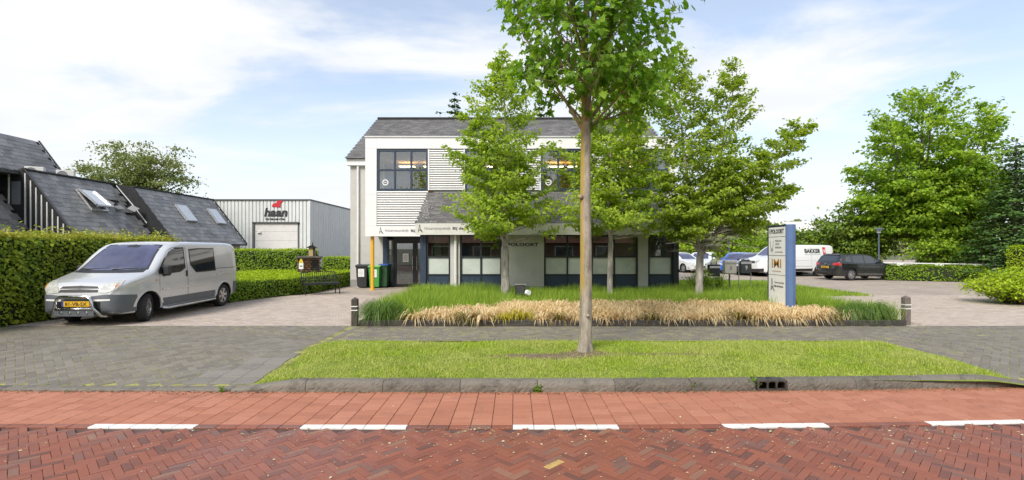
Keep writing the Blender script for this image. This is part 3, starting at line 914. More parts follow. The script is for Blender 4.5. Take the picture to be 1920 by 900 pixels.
def window(parent, x0, x1, z0, z1, y, cols, rows, fm, panes, fw=0.07, depth=0.12, names=None):
    """frame of bars as one mesh, each pane its own sub-part; cols/rows: inner bar positions as fractions"""
    w = MB()
    ya, yb = y-BY, y+depth-BY; a, b = z0-PAV, z1-PAV
    w.box(x0, x1, ya, yb, b-fw, b); w.box(x0, x1, ya, yb, a, a+fw)
    w.box(x0, x0+fw, ya, yb, a+fw, b-fw); w.box(x1-fw, x1, ya, yb, a+fw, b-fw)
    xs = [x0+fw] + [x0+(x1-x0)*c for c in cols] + [x1-fw]
    zs = [a+fw] + [a+(b-a)*r for r in rows] + [b-fw]
    h = fw*0.5
    for c in xs[1:-1]: w.box(c-h, c+h, ya+.004, yb, a+fw, b-fw)
    for r in zs[1:-1]:
        for i in range(len(xs)-1):
            w.box(xs[i]+(h if i else 0), xs[i+1]-(h if i < len(xs)-2 else 0), ya+.007, yb, r-h*.9, r+h*.9)
    o = w.build('window', fm, parent)
    for j in range(len(zs)-1):
        for i in range(len(xs)-1):
            mt = panes[j % len(panes)]
            nm = 'panel' if mt is m_bluep else ('frosted_pane' if mt is m_frost else 'pane')
            p = MB(); yy = ya + (0.03 if nm == 'panel' else 0.055)
            p.box(xs[i]-.005, xs[i+1]+.005, yy, yy+0.012, zs[j]-.005, zs[j+1]+.005)
            p.build(nm, mt, o)
    return o
UW = ((-5.6, -3.54), (-2.02, 0.02), (1.07, 3.12), (4.2, 6.24))
for a, b in UW: window(B, a, b, ZSILL, ZHEAD, YBOX+0.03, (0.345, 0.67), (0.5,), m_blue, (m_glass,))
# stickers on two panes
m_sticker = pm('white_sticker', (0.80, 0.80, 0.78), 0.5, var=.02)
for sx in (-5.28, 1.38):
    mb = MB(); mb.lathe([(0.085, 0), (0.125, 0), (0.125, .004)], 'y', 20, (sx, YBOX+0.07-BY, 4.52-PAV)); mb.box(sx-.05, sx+.05, YBOX+.07-BY, YBOX+.074-BY, 4.505-PAV, 4.535-PAV)
    mb.build('sticker', m_sticker, B)
def slat_panel(x0, x1, z0, z1, xend=None):
    base = bx('cladding', x0, x1, YBOX+0.09, YBOX+0.2, z0, z1, m_slat_back)
    if xend: bpy.data.objects.remove(base); mb = MB(); mb.prism([(x0, z0-PAV), (xend, z0-PAV), (x1, z1-PAV), (x0, z1-PAV)], 'y', YBOX+.09-BY, YBOX+.2-BY); base = mb.build('cladding', m_slat_back, B)
    n = round((z1-z0)/0.094); h = (z1-z0)/n
    for i in range(n):
        za = z0 + h*i; xe = x1 if not xend else xend + (x1-xend)*(i+.5)/n
        mb = MB()
        mb.prism([(YBOX+0.088-BY, za+.008-PAV), (YBOX+0.02-BY, za+.016-PAV), (YBOX+0.012-BY, za+h*.42-PAV), (YBOX+0.02-BY, za+h*.72-PAV), (YBOX+.088-BY, za+h*.94-PAV)], 'x', x0+.004, xe-.004)
        mb.build('slat', m_slat, base)
slat_panel(-5.615, -3.53, 2.75, ZSILL-.01, -3.51)
for a, b in ((-3.47, -2.09), (0.09, 1.0), (3.19, 4.13)):
    slat_panel(a, b, ZSILL, ZHEAD)
for a in (-3.53, -2.085, 0.025, 1.005, 3.125, 4.135): bx('mullion_post', a, a+0.06, YBOX-.004, YBOX+.2, ZSILL, ZHEAD, m_white)
bx('lower_wall', -3.3, 6.30, YBOX+0.1, YBOX+.3, 2.4, ZSILL-.012, m_slat_back)

# lean-to slate roof over the ground-floor bay
LX0, LX1 = -3.51, 5.97
lt, le = (YBOX+0.02, 4.13), (17.83, 2.75)
mb = MB(); mb.prism([(le[0]-BY, le[1]-PAV-.03), (lt[0]-BY, lt[1]-PAV-.03), (lt[0]-BY, le[1]-PAV-.06), (le[0]-BY, le[1]-PAV-.06)], 'x', LX0, LX1)
lroof = mb.build('lean_to_roof', m_slate_u, B)
ll = math.hypot(lt[0]-le[0], lt[1]-le[1])
vd = np.array([0, lt[0]-le[0], lt[1]-le[1]])/ll; nd = np.array([0, -vd[2], vd[1]])
tag(link('roof_slates', slate_field((LX0, le[0]-BY, le[1]-PAV-.02), (1, 0, 0), vd, nd, LX1-LX0, ll, 0.30, 0.19, 0.012, m_slate_r), lroof), kind='stuff')
bx('verge_trim', LX0-.03, LX0-.002, le[0]-.02, le[0]+.05, le[1]-.02, le[1]+.05, m_slate_u)
bx('fascia', LX0-.02, LX1+.02, 17.80, 17.88, 2.31, 2.72, pm('fascia_cream', (0.66, 0.65, 0.60), 0.5, var=.04, scale=2, dirt=((.45, .44, .40), .45, 2.5, (1, 1, .3))))
bx('soffit', LX0, LX1, 17.88, YB+.1, 2.33, 2.37, m_white)
# ground-floor bay
m_bayw = m_stucco
bx('corner_post', -3.42, -3.21, YB-.02, YB+.19, Z0-.05, 2.33, m_blue)
bx('corner_post', 5.745, 5.94, YB-.02, YB+.19, Z0-.05, 2.33, m_dkframe)
for (a, b, big) in ((-2.33, -1.985, 0), (-0.46, 1.06, 1), (4.47, 4.83, 0)):
    bx('wall', a, b, YB, YB+.2, Z0+0.34, 2.33, m_stucco)
    bx('plinth', a, b, YB-.01, YB+.19, Z0-.1, Z0+0.34, m_plinth)
GP = (m_bluep, m_frost, m_glass_g)
rows3 = (0.33, 0.63)
window(B, -3.205, -2.335, Z0+.03, 2.325, YB+.03, (), rows3, m_dkframe, GP, 0.06)
window(B, -1.98, -0.465, Z0+.03, 2.325, YB+.03, (0.5,), rows3, m_dkframe, GP, 0.06)
window(B, 1.065, 2.76, Z0+.03, 2.325, YB+.03, (0.5,), rows3, m_dkframe, GP, 0.06)
window(B, 2.765, 4.465, Z0+.03, 2.325, YB+.03, (0.5,), rows3, m_dkframe, GP, 0.06)
window(B, 4.835, 5.74, Z0+.03, 2.325, YB+.03, (), rows3, m_dkframe, GP, 0.06)
# rooms seen through the upper panes of the bay
bx('room_floor', -3.3, 5.9, YB+.2, 22.2, Z0, Z0+.02, m_in_dark)
bx('room_wall', -3.3, 5.9, 21.0, 21.1, Z0+.02, 2.6, m_in)
bx('room_ceiling', -3.3, 5.9, YB+.2, 20.98, 2.45, 2.5, m_in)
bx('side_wall', -3.40, -3.3, YB+.2, YW, Z0-.1, 2.33, m_stucco)
bx('side_wall', 5.82, 5.92, YB+.2, YW, Z0-.1, 2.33, m_stucco)
for a, b, mt in ((-3.0, -2.75, m_curtain), (-2.74, -2.36, m_in_wood), (-1.3, -.5, m_in_wood), (-1.9, -1.6, m_in_dark), (2.9, 3.4, m_in_wood), (3.5, 4.4, m_curtain), (4.9, 5.3, m_in_wood), (5.35, 5.7, m_curtain)):
    bx('blind', a, b, YB+.5, YB+.53, 1.5, 2.4, mt)

# entrance: blue post, side light, double glazed doors
bx('door_post', -5.86, -5.66, YW-.02, YW+.2, Z0, zb_, m_blue)
sd = window(B, -5.655, -5.38, Z0+.02, 2.22, YW, (), (), m_blue, (m_glass_g,), 0.05)
bx('intercom', -5.56, -5.47, YW-.03, YW-.002, 1.55, 1.72, pm('grey_plastic', (.35, .35, .36), .5))
bx('white_blind', -5.59, -5.44, YW+.2, YW+.22, Z0+.1, 2.18, m_white)
bx('door_head', -5.375, -3.42, YW, YW+.2, 2.16, zb_+.02, m_dkframe)
door_m = pm('door_frame_black', (0.014, 0.015, 0.018), 0.4, var=.1)
for a, b, hx in ((-5.37, -4.44, -4.53), (-4.43, -3.5, -4.34)):
    d = window(B, a, b, Z0+.02, 2.155, YW+.02, (), (), door_m, (m_glass_g,), 0.10, 0.08)
    d.name = 'entrance_door'
    mb = MB(); mb.cyl((hx, YW-.05-BY, 0.75), (hx, YW-.05-BY, 1.35), 0.014, None, 8)
    for zz_ in (0.80, 1.30): mb.cyl((hx, YW-.05-BY, zz_), (hx, YW+.025-BY, zz_), 0.01, None, 6)
    mb.build('handle', pm('steel', (.6, .6, .6), .25, metal=1, var=.03), d)
bx('notice', -4.98, -4.72, YW+.012, YW+.018, 1.22, 1.60, m_sticker)
for i in range(6): bx('notice_line', -4.94, -4.76, YW+.008, YW+.011, 1.27+.045*i, 1.285+.045*i, m_lettg)
bx('notice', -3.75, -3.6, YW+.012, YW+.018, 1.1, 1.45, m_sticker)
bx('hall_wall', -5.8, -3.35, 25.0, 25.1, Z0, 2.4, m_in_dark)
bx('hall_floor', -5.8, -3.35, YW+.22, 25.0, Z0, Z0+.02, m_in_dark)
bx('hall_ceiling', -5.8, -3.35, YW+.22, 25.0, 2.4, 2.44, m_in_dark)
bx('hall_side', -5.85, -5.8, YW+.25, 25.0, Z0, 2.4, m_in)
# the yellow post carrying the overhang
mb = MB(); mb.cyl((-5.85, 20.62-BY, -.01), (-5.85, 20.62-BY, zb_-PAV+.03), 0.075, None, 16); mb.cyl((-5.85, 20.62-BY, -.01), (-5.85, 20.62-BY, .012), 0.12, None, 16)
mb.build('yellow_post', m_yellow, B)
# rainwater pipes
def downpipe(x, y, z1, elbow=False):
    mb = MB(); mb.cyl((x, y-BY, -0.02), (x, y-BY, z1-PAV), 0.05, None, 12)
    for zc in (0.75, 1.9, 3.4, 4.6):
        if zc < z1-PAV-.1: mb.cyl((x, y-BY, zc), (x, y-BY, zc+.06), 0.058, None, 12); mb.box(x-.012, x+.012, y-BY, y+.1-BY, zc+.01, zc+.04)
    return mb.build('downpipe', m_pipe, B)
downpipe(-6.95, YW-.075, 5.5)
downpipe(-2.13, YB-.07, 2.34)
# lettering
def lettering(s, x, y, z, w, h, mat, bold=0.0, nm='lettering'):
    return link(nm, text_mesh(nm, s, w, h, mat, bold), B, (x, y-BY, z-PAV))
lettering('POLOORT', -0.27, YB-.002, 1.90, 1.13, 0.125, m_lett, 0.035)
bx('logo_bar', -0.40, -0.345, YB-.008, YB-.002, 1.88, 2.05, m_lett)
def easel(x, y, z, s):
    mb = MB(); y -= BY; z -= PAV
    P = lambda a, b: (x+a*s, y, z+b*s)
    for p, q, r in (((.0, 0), (.16, 1), .012), ((.16, 1), (.42, .1), .010), ((.05, .3), (.36, .3), .010), ((.36, .12), (.62, .0), .012), ((.2, .35), (.45, .2), .03)):
        mb.cyl(P(*p), P(*q), r*s*2.2, None, 5)
    mb.build('logo', m_lett, B)
easel(-5.50, YBOX-.012, 2.42, 0.27)
lettering('Huisartsenpraktijk', -5.27, YBOX-.008, 2.47, 0.96, 0.14, m_lettg)
lettering('Bij de', -4.22, YBOX-.008, 2.46, 0.40, 0.14, m_lett, 0.02)
easel(-3.42, 17.79, 2.40, 0.27)
lettering('Huisartsenpraktijk', -3.20, 17.798, 2.46, 0.92, 0.13, m_lettg)
lettering('Bij de H', -2.20, 17.798, 2.46, 0.55, 0.13, m_lett, 0.02)

# ---------------------------------------------------------------- wheeled bins
def bin_(name, label, x, y, w, d, h, body, lid, sticker=True, rot=0.0):
    t = thing(name, label, 'bin', (x, y, PAV), rot)
    a, b = w/2, d/2
    mb = MB(); k = .84
    mb.add([(-a*k,-b*k,.05),(a*k,-b*k,.05),(a*k,b*k,.05),(-a*k,b*k,.05),(-a,-b,h*.93),(a,-b,h*.93),(a,b,h*.93),(-a,b,h*.93)], [(0,3,2,1),(4,5,6,7),(0,1,5,4),(1,2,6,5),(2,3,7,6),(3,0,4,7)])
    mb.build('body', body, t)
    mb = MB(); mb.cbox(-a-.03, a+.03, -b-.03, b+.03, h*.90, h*.945, .008); mb.build('rim', body, t)
    mb = MB(); mb.prism([(-b-.035, h*.947), (b+.02, h*.947), (b+.02, h*.985), (0, h+.012), (-b-.035, h*.965)], 'x', -a-.03, a+.03); mb.build('lid', lid, t)
    mb = MB(); mb.cyl((-a-.01, b+.05, h*.94), (a+.01, b+.05, h*.94), .016, None, 8); mb.build('handle', body, t)
    for s in (-1, 1):
        mb = MB(); mb.cyl((s*(a-.02), b-.03, .1), (s*(a+.04), b-.03, .1), .1, None, 14); mb.build('wheel', MATS['dark_void'], t)
    if sticker:
        mb = MB(); yy0, yy1 = -b*(k+(1-k)*.42)-.012, -b*(k+(1-k)*.88)-.004
        mb.add([(-.14, yy0, h*.48), (.12, yy0, h*.48), (.12, yy1, h*.82), (-.14, yy1, h*.82)], [(0, 1, 2, 3)])
        st = mb.build('sticker', m_sticker, t)
        mb = MB()
        for q in range(4):
            z_ = h*(.55+.06*q); tt = (z_/h-.48)/.34; y_ = yy0+(yy1-yy0)*tt-.003
            mb.add([(-.11, y_, z_), (.06+.02*(q % 2), y_, z_), (.06+.02*(q % 2), y_-.0004, z_+.012), (-.11, y_-.0004, z_+.012)], [(0, 1, 2, 3)])
        mb.build('print', m_lettg, st)
    return t
m_binb = pm('black_plastic', (0.028, 0.030, 0.033), 0.5, var=.1)
m_bing = pm('green_plastic', (0.06, 0.30, 0.055), 0.5, var=.1)
m_binlid = pm('blue_lid_plastic', (0.03, 0.10, 0.38), 0.45, var=.05)
m_glid = pm('lime_lid_plastic', (0.25, 0.55, 0.12), 0.45, var=.05)
bin_('wheeled_bin', 'black wheeled bin with white sticker beside the downpipe', -6.62, 21.9, .47, .52, 1.0, m_binb, m_binb)
bin_('wheeled_bin', 'bright green wheeled bin behind the yellow post', -6.05, 21.8, .46, .52, .97, m_bing, m_glid)
bin_('wheeled_bin', 'dark green bin with blue lid at the entrance wall', -5.72, 22.0, .36, .45, 1.02, pm('dark_green_plastic', (0.02, .075, .03), .5, var=.1), m_binlid, False)

# ================================================================== SLATE-ROOFED NEIGHBOUR (left)
nb_stops = [(0, (0.12, 0.116, 0.114)), (0.4, (0.18, 0.175, 0.171)), (0.8, (0.23, 0.223, 0.218)), (1, (0.30, 0.29, 0.284))]
m_nslate = stone('neighbour_slate', nb_stops, 0.42, False, (0.085, 0.083, 0.085), 0.7, 0.3, wet=(0.28, 0.55))
m_nslate_o = stone('neighbour_slate_single', nb_stops, 0.42, True, (0.085, 0.083, 0.085), 0.7, 0.3, wet=(0.28, 0.55))
m_tar = pm('black_tar_board', (0.016, 0.016, 0.018), 0.5, var=0.3, scale=5)
m_batten = pm('pale_batten', (0.62, 0.61, 0.60), 0.6, var=.06)
m_pale = pm('pale_render', (0.52, 0.50, 0.47), 0.85, var=.06, bmp=.3)
m_alu = pm('aluminium', (0.60, 0.60, 0.60), 0.32, metal=.7, var=.05)
m_flat = pm('roof_felt', (0.07, 0.07, 0.07), 0.9, var=.2)
NB = thing('slate_house', 'low dark building with steep slate roofs and black boarded gable beyond the hedge', 'building', (-17, 20, PAV))
NO = (-17, 20, PAV)
def L(p): return (p[0]-NO[0], p[1]-NO[1], p[2]-NO[2])
def nbox(name, x0, x1, y0, y1, z0, z1, mat, par=None):
    mb = MB(); mb.box(x0-NO[0], x1-NO[0], y0-NO[1], y1-NO[1], z0-NO[2], z1-NO[2]); return mb.build(name, mat, par or NB)
SW, SE = 0.32, 0.21
v0, f0 = brick_tpl(SW-.008, SE*1.35, .012, .002)
me_nsl = np_mesh('slate', v0, f0, m_nslate_o)
def slope(name, xr, zr, xe, ze, y0, y1, single=True, holes=(), far=False):
    """a roof slope facing +x, ridge at xr, eave at xe, running from y0 to y1"""
    mb = MB()
    mb.prism([(xr-NO[0], zr-NO[2]-.03), (xe-NO[0], ze-NO[2]-.03), (xe-NO[0]-.25, ze-NO[2]-.03), (xr-NO[0]-.25, zr-NO[2]-.06)], 'y', y0-NO[1], y1-NO[1])
    r = mb.build(name, m_tar, NB)
    ln = math.hypot(xr-xe, zr-ze)
    v = np.array([(xr-xe)/ln, 0, (zr-ze)/ln]); u = np.array([0, 1.0, 0]); n = np.cross(u, v); n = n if n[2] > 0 else -n
    def skip(a, b):
        return any(abs(a-h[0]) < h[2] and abs(b-h[1]) < h[3] and random.random() < h[4] for h in holes)
    if not single:
        tag(link('roof_slates', slate_field(L((xe, y0, ze)), u, v, n, y1-y0, ln, SW, SE, .012, m_nslate, skip), r), kind='stuff')
    else:
        org = np.array(L((xe, y0, ze))); tilt = .009/(SE*1.35)
        for j in range(int(ln/SE)):
            for i in range(int((y1-y0)/SW)+1):
                a = max((i + (.5 if j % 2 else 0))*SW, SW*.35); b = (j+.5)*SE
                if a > y1-y0-SW*.3 or skip(a, b): continue
                p = org + u*a + v*b + n*.013
                M = Matrix((u*1, v - n*(tilt+rng.normal(0, .006)), n + v*tilt + u*rng.normal(0, .006))).transposed()
                o = link('slate', me_nsl, r); o.matrix_local = Matrix.Translation(Vector(p)) @ M.to_4x4()
    return r, (org if single else None), u, v, n
# roof nearest the camera (beyond frame at left), set back
slope('roof', -18.45, 4.57, -16.5, 2.0, 11.0, 17.40, False)
r1 = slope('roof', -17.07, 4.57, -15.1, 2.0, 17.46, 21.38, True, [(2.95, 2.05, .28, .22, .95), (3.75, 1.9, .28, .45, .8), (3.3, 1.65, .2, .15, .6)])
r2 = slope('roof', -16.28, 4.45, -14.46, 2.05, 21.42, 27.0, True)
slope('roof', -20.9, 6.52, -19.35, 4.45, 9.0, 22.0, False)
# tarred cheek between the two roofs
mb = MB(); mb.prism([(-17.1-NO[0], 4.57-NO[2]), (-16.28-NO[0], 4.47-NO[2]), (-14.42-NO[0], 2.02-NO[2]), (-15.3-NO[0], 2.02-NO[2])], 'y', 21.36-NO[1], 21.42-NO[1])
mb.build('cheek', m_tar, NB)
mb = MB(); mb.tube([L((-15.65, 21.33, 2.9)), L((-16.2, 21.33, 3.62)), L((-16.95, 21.33, 4.5))], .02, 6); mb.build('cheek_flashing', m_pipe, NB)
# torn slates hanging at the damaged patch
for (x, y, z, a) in ((-16.3, 20.05, 3.62, .5), (-16.2, 20.45, 3.5, -.3), (-16.02, 21.0, 3.5, .2)):
    o = link('loose_slate', me_nsl, NB, L((x+.05, y, z)), (0.5+a, .5, a)); 
# boarded gable with pale battens
gy_ = 17.42
mb = MB(); mb.prism([(-17.07-NO[0], 4.56-NO[2]), (-15.12-NO[0], 2.0-NO[2]), (-15.3-NO[0], 0.3), (-19.5-NO[0], 0.3), (-19.5-NO[0], 4.56-NO[2])], 'y', gy_-NO[1], gy_+.04-NO[1])
gab = mb.build('gable', m_tar, NB)
for k in range(13):
    x = -15.28 - 0.19*k
    if -17.55 < x < -17.15 : continue
    top = min(4.52, 4.57 - (x+17.07)/(17.07-15.12)*2.57 if x > -17.07 else 4.52)
    mb = MB(); mb.box(x-.02-NO[0], x+.02-NO[0], gy_-.03-NO[1], gy_-.001-NO[1], 1.3, top-.03-NO[2]); mb.build('batten', m_batten, gab)
wn_ = nbox('gable_window', -17.46, -17.16, gy_-.02, gy_-.002, 3.35, 4.15, pm('window_grey', (.16, .17, .19), .15, var=.05), gab)
nbox('verge_board', -17.12, -17.0, gy_-.03, gy_+.05, 4.54, 4.62, m_tar)
mb = MB(); mb.tube([L((-17.05, gy_, 4.60)), L((-15.08, gy_, 2.02))], .035, 6); mb.build('verge_board', m_tar, NB)
mb = MB(); mb.tube([L((-16.26, 27.02, 4.49)), L((-14.42, 27.02, 2.06))], .035, 6); mb.build('verge_board', m_tar, NB)
mb = MB(); mb.tube([L((-20.9, 22.02, 6.55)), L((-19.35, 22.02, 4.48))], .035, 6); mb.build('verge_board', m_tar, NB)
# ridge flashings, flat roof, walls
nbox('ridge_cap', -17.25, -17.0, 17.42, 21.36, 4.56, 4.61, m_flat)
nbox('ridge_cap', -16.46, -16.22, 21.40, 27.03, 4.45, 4.49, m_flat)
nbox('flat_roof', -20.5, -17.2, 11, 21.4, 4.40, 4.52, m_flat)
nbox('flat_roof', -20.5, -16.45, 21.42, 27.0, 4.30, 4.42, m_flat)
mb = MB(); mb.prism([(-22.45-NO[0], 4.5-NO[2]), (-20.9-NO[0], 6.49-NO[2]), (-19.4-NO[0], 4.5-NO[2])], 'y', 21.97-NO[1], 21.99-NO[1]); mb.build('upper_gable', m_tar, NB)
nbox('wall', -15.0, -14.75, 21.5, 26.95, PAV-.1, 2.06, m_pale)
mb = MB(); mb.prism([(-24-NO[0], 0), (-14.76-NO[0], 0), (-14.76-NO[0], 2.2-NO[2]), (-16.45-NO[0], 4.25-NO[2]), (-24-NO[0], 4.25-NO[2])], 'y', 26.7-NO[1], 26.95-NO[1]); mb.build('wall', m_pale, NB)
nbox('wall', -15.65, -15.4, 17.5, 21.4, PAV-.1, 2.02, m_pale)
nbox('gutter', -14.52, -14.40, 21.4, 27.0, 1.97, 2.05, m_flat)
nbox('wall_lamp', -14.74, -14.68, 26.2, 26.35, 1.5, 1.75, m_flat)
# roof windows
def rooflight(rf, org, u, v, n, a, b, w, h, open_=0.0, nm='roof_window'):
    """glazed frame lying on the slope (a along, b up from the eave)"""
    c = Vector(org + u*a + v*b + n*.03)
    Mx = Matrix((u, v, n)).transposed().to_4x4(); Mx.translation = c
    e = link(nm, None, rf); e.matrix_local = Mx; e.empty_display_size = .1
    mb = MB()
    for (x0, x1, y0, y1) in ((-w/2, w/2, -h/2, -h/2+.07), (-w/2, w/2, h/2-.07, h/2), (-w/2, -w/2+.07, -h/2+.07, h/2-.07), (w/2-.07, w/2, -h/2+.07, h/2-.07)):
        mb.box(x0, x1, y0, y1, 0, .07)
    mb.build('frame', m_alu, e)
    s = link('sash', None, e)
    mb = MB(); k = .06
    def tip(y): return .075 + (h/2 - y)*math.sin(open_)
    y0, y1 = -h/2+.03, h/2-.03
    mb.add([(-w/2+k, y0, tip(y0)), (w/2-k, y0, tip(y0)), (w/2-k, y1, tip(y1)), (-w/2+k, y1, tip(y1))], [(0, 1, 2, 3)])
    bpy.data.objects.remove(s)
    mb.build('pane', m_rglass, e)
    if open_:
        mb = MB()
        for sx in (-1, 1): mb.prism([(y0, tip(y0)-.01), (y1, tip(y1)-.01), (y1, tip(y1)+.05), (y0, tip(y0)+.05)], 'x', sx*(w/2-.05)-.03, sx*(w/2-.05)+.03)
        mb.box(-w/2+.02, w/2-.02, y0-.03, y0+.05, tip(y0)-.02, tip(y0)+.05)
        mb.build('sash', m_alu, e)
m_rglass = pm('roof_glass', (0.62, 0.64, 0.66), 0.05, var=.05, spec=1.0, coat=1.0)
rooflight(*r1, 1.9, 2.05, .80, 1.0, 0.22)
rooflight(*r2, 2.2, 1.75, .80, .95)
rooflight(*r2, 4.6, 1.75, .80, .95)
# air-conditioning units on the flat roof
m_ac = pm('ac_casing', (0.66, 0.65, 0.62), 0.5, var=.04)
for k, (x, y) in enumerate(((-18.75, 19.6), (-18.35, 20.5))):
    t = thing('air_conditioner', ('pale air conditioning unit on the flat roof, nearer the gable', 'pale air conditioning unit on the flat roof, nearer the roof window tree')[k], 'air conditioner', (x, y, 4.52), 0.5, 'air conditioning units on the flat roof')
    if k: t['label'] = 'pale air conditioning unit on the flat roof, farther from the boarded gable'
    t.scale = (.68, .68, .68)
    mb = MB(); mb.cbox(-.42, .42, -.17, .17, .12, .72, .02); mb.build('casing', m_ac, t)
    mb = MB(); mb.lathe([(.001, -.176), (.22, -.176), (.24, -.19), (.24, -.171)], 'y', 24, (-.12, 0, .42)); mb.build('fan_grille', pm('ac_grille', (.22, .22, .22), .5), t)
    for s in (-1, 1): MB().box(s*.3-.04, s*.3+.04, -.2, .2, 0, .12).build('foot', m_flat, t)

# ================================================================== GREY HALL WITH SIGN
m_hall = pm('hall_sheet', (0.66, 0.67, 0.66), 0.5, var=.05, scale=.8, dirt=((0.36, 0.33, 0.30), 0.45, 1.6, (1, 1, .15)))
m_hall_s = pm('hall_side_sheet', (0.64, 0.65, 0.65), 0.55, var=.04, scale=.5, dirt=((0.42, 0.40, 0.38), 0.35, .8, (1, 1, .1)))
m_halldk = pm('hall_trim', (0.10, 0.10, 0.105), 0.6, var=.1)
m_door = pm('roller_door', (0.66, 0.64, 0.62), 0.5, var=.03, dirt=((.45, .41, .38), .4, 1.5, None))
HO = (-18.0, 44.0, PAV)
H = thing('warehouse', 'pale grey ribbed metal warehouse with white overhead door and haan sign', 'building', HO)
def hb_(name, x0, x1, y0, y1, z0, z1, mat, par=None):
    mb = MB(); mb.box(x0-HO[0], x1-HO[0], y0-HO[1], y1-HO[1], z0-HO[2], z1-HO[2]); return mb.build(name, mat, par or H)
HT = 6.13
dx0, dx1, dz1 = -22.85, -19.1, 4.07
wall_f = hb_('front_wall', -30, -18.05, 44.14, 44.3, PAV, HT-.08, m_halldk)
x = -29.95; k = 0
while x < -18.1:
    x1 = x + .315
    zlo = PAV if (x1 < dx0 or x > dx1) else dz1+.06
    mb = MB(); xl, xr_ = x-HO[0], x1-HO[0]
    mb.prism([(xl, .14), (xl+.03, .055), (xr_-.05, .055), (xr_-.02, .14)], 'z', zlo-HO[2], HT-.09-HO[2])
    mb.build('wall_panel', m_hall, wall_f); x = x1
side = hb_('side_wall', -18.18, -18.02, 44.3, 64, PAV, HT-.08, m_hall_s)
for k in range(32):
    y = 44.2 + .6*k
    mb = MB(); mb.prism([(-.02, y-HO[1]), (.02, y+.04-HO[1]), (.02, y+.5-HO[1]), (-.02, y+.58-HO[1])], 'z', 0, HT-.09-HO[2]); mb.build('wall_panel', m_hall_s, side)
hb_('roof_trim', -30.1, -17.95, 43.98, 44.2, HT-.09, HT+.03, m_halldk)
hb_('roof_trim', -18.1, -17.93, 44.2, 64, HT-.09, HT+.03, m_halldk)
hb_('roof', -30, -18.1, 44.2, 64, HT-.2, HT-.1, m_flat)
hb_('corner_trim', -18.12, -17.96, 44.02, 44.18, PAV, HT-.09, m_hall)
for j in range(5):
    z0_ = PAV + j*.80
    hb_('door_section', dx0, dx1, 44.11, 44.135, z0_+.006, min(dz1-.02, z0_+.794), m_door)
hb_('door_lintel', dx0-.2, dx1+.2, 43.95, 44.13, dz1-.01, dz1+.09, m_halldk)
hb_('door_jamb', dx0-.12, dx0-.01, 44.02, 44.13, PAV, dz1-.02, m_halldk)
hb_('door_lamp', dx0+.25, dx0+.55, 43.95, 44.10, 3.2, 3.3, m_sticker)
m_red = pm('sign_red', (0.55, 0.02, 0.03), 0.45, var=.03)
sx0 = -22.0
o = link('sign_lettering', text_mesh('sign_lettering', 'haan', 2.05, .78, m_lett, 0.03, 0.18, .03), H, (-22.0-HO[0], 44.04-HO[1], 4.62-HO[2]))
o = link('sign_lettering', text_mesh('sign_lettering', 'TEXTIELDIENSTEN', 1.75, .15, m_lett, 0.012, 0, .03), H, (-21.92-HO[0], 44.04-HO[1], 4.33-HO[2]))
mb = MB()
fl = [(0, .12), (.02, .38), (.17, .62), (.16, .42), (.36, .72), (.36, .55), (.62, 1.0), (1.25, 1.06), (.95, .72), (.86, .30), (.84, .0), (.45, .10)]
mb.prism([(-21.3-HO[0]+a*.85, 5.42-HO[2]+b*.62) for a, b in fl], 'y', 44.0-HO[1], 44.04-HO[1])
me = mb.mesh('sign_flame', m_red); fixnormals(me)
bm = bmesh.new(); bm.from_mesh(me); bmesh.ops.triangulate(bm, faces=bm.faces); bm.to_mesh(me); bm.free()
link('sign_flame', me, H)

# white flat building far behind the car park
W = thing('flat_white_building', 'long low white building far behind the car park bushes', 'building', (48, 82, PAV))
m_farw = pm('far_white', (0.80, 0.80, 0.80), .6, var=.02)
MB().box(-8, 12, 0, 6, 4.3, 6.1).build('white_band', m_farw, W)
MB().box(-7.7, 11.7, .4, 6, 0, 4.3).build('wall', pm('far_wall', (.14, .13, .125), .7, var=.2), W)
for k in range(9): MB().box(-7.2+2.1*k, -5.6+2.1*k, .3, .42, 1.5, 4.0).build('window', pm('far_glass', (.06, .07, .08), .1), W)
for k in range(8): MB().box(-5.45+2.1*k, -5.3+2.1*k, .25, .4, 0, 4.3).build('column', m_farw, W)

# ================================================================== STREET FURNITURE
m_post = pm('weathered_dark_timber', (0.060, 0.048, 0.040), 0.75, var=.4, scale=8, bmp=.6, bscale=30, stretch=(6, 6, .6))
m_postg = pm('weathered_grey_timber', (0.17, 0.14, 0.12), 0.8, var=.35, scale=8, bmp=.6, bscale=30, stretch=(6, 6, .6))
def bollard(label, x, y, mat, h):
    t = thing('bollard', label, 'bollard', (x, y, PAV), 0.05, 'timber bollards at the ends of the planted bed')
    MB().cbox(-.066, .066, -.066, .066, -.05, h-.02, .008).build('post', mat, t)
    mb = MB(); mb.add([(-.066,-.066,h-.02),(.066,-.066,h-.02),(.066,.066,h-.02),(-.066,.066,h-.02),(0,0,h+.03)], [(0,1,4),(1,2,4),(2,3,4),(3,0,4)]); mb.build('cap', mat, t)
    for z in (h*.70, h*.56): MB().box(-.069, .069, -.069, .069, z, z+.02).build('white_band', m_sticker, t)
bollard('dark timber bollard with white bands at the forecourt end of the bed', -3.52, 11.05, m_post, .60)
bollard('greyish timber bollard with white bands at the car park end of the bed', 8.78, 11.25, m_postg, .62)

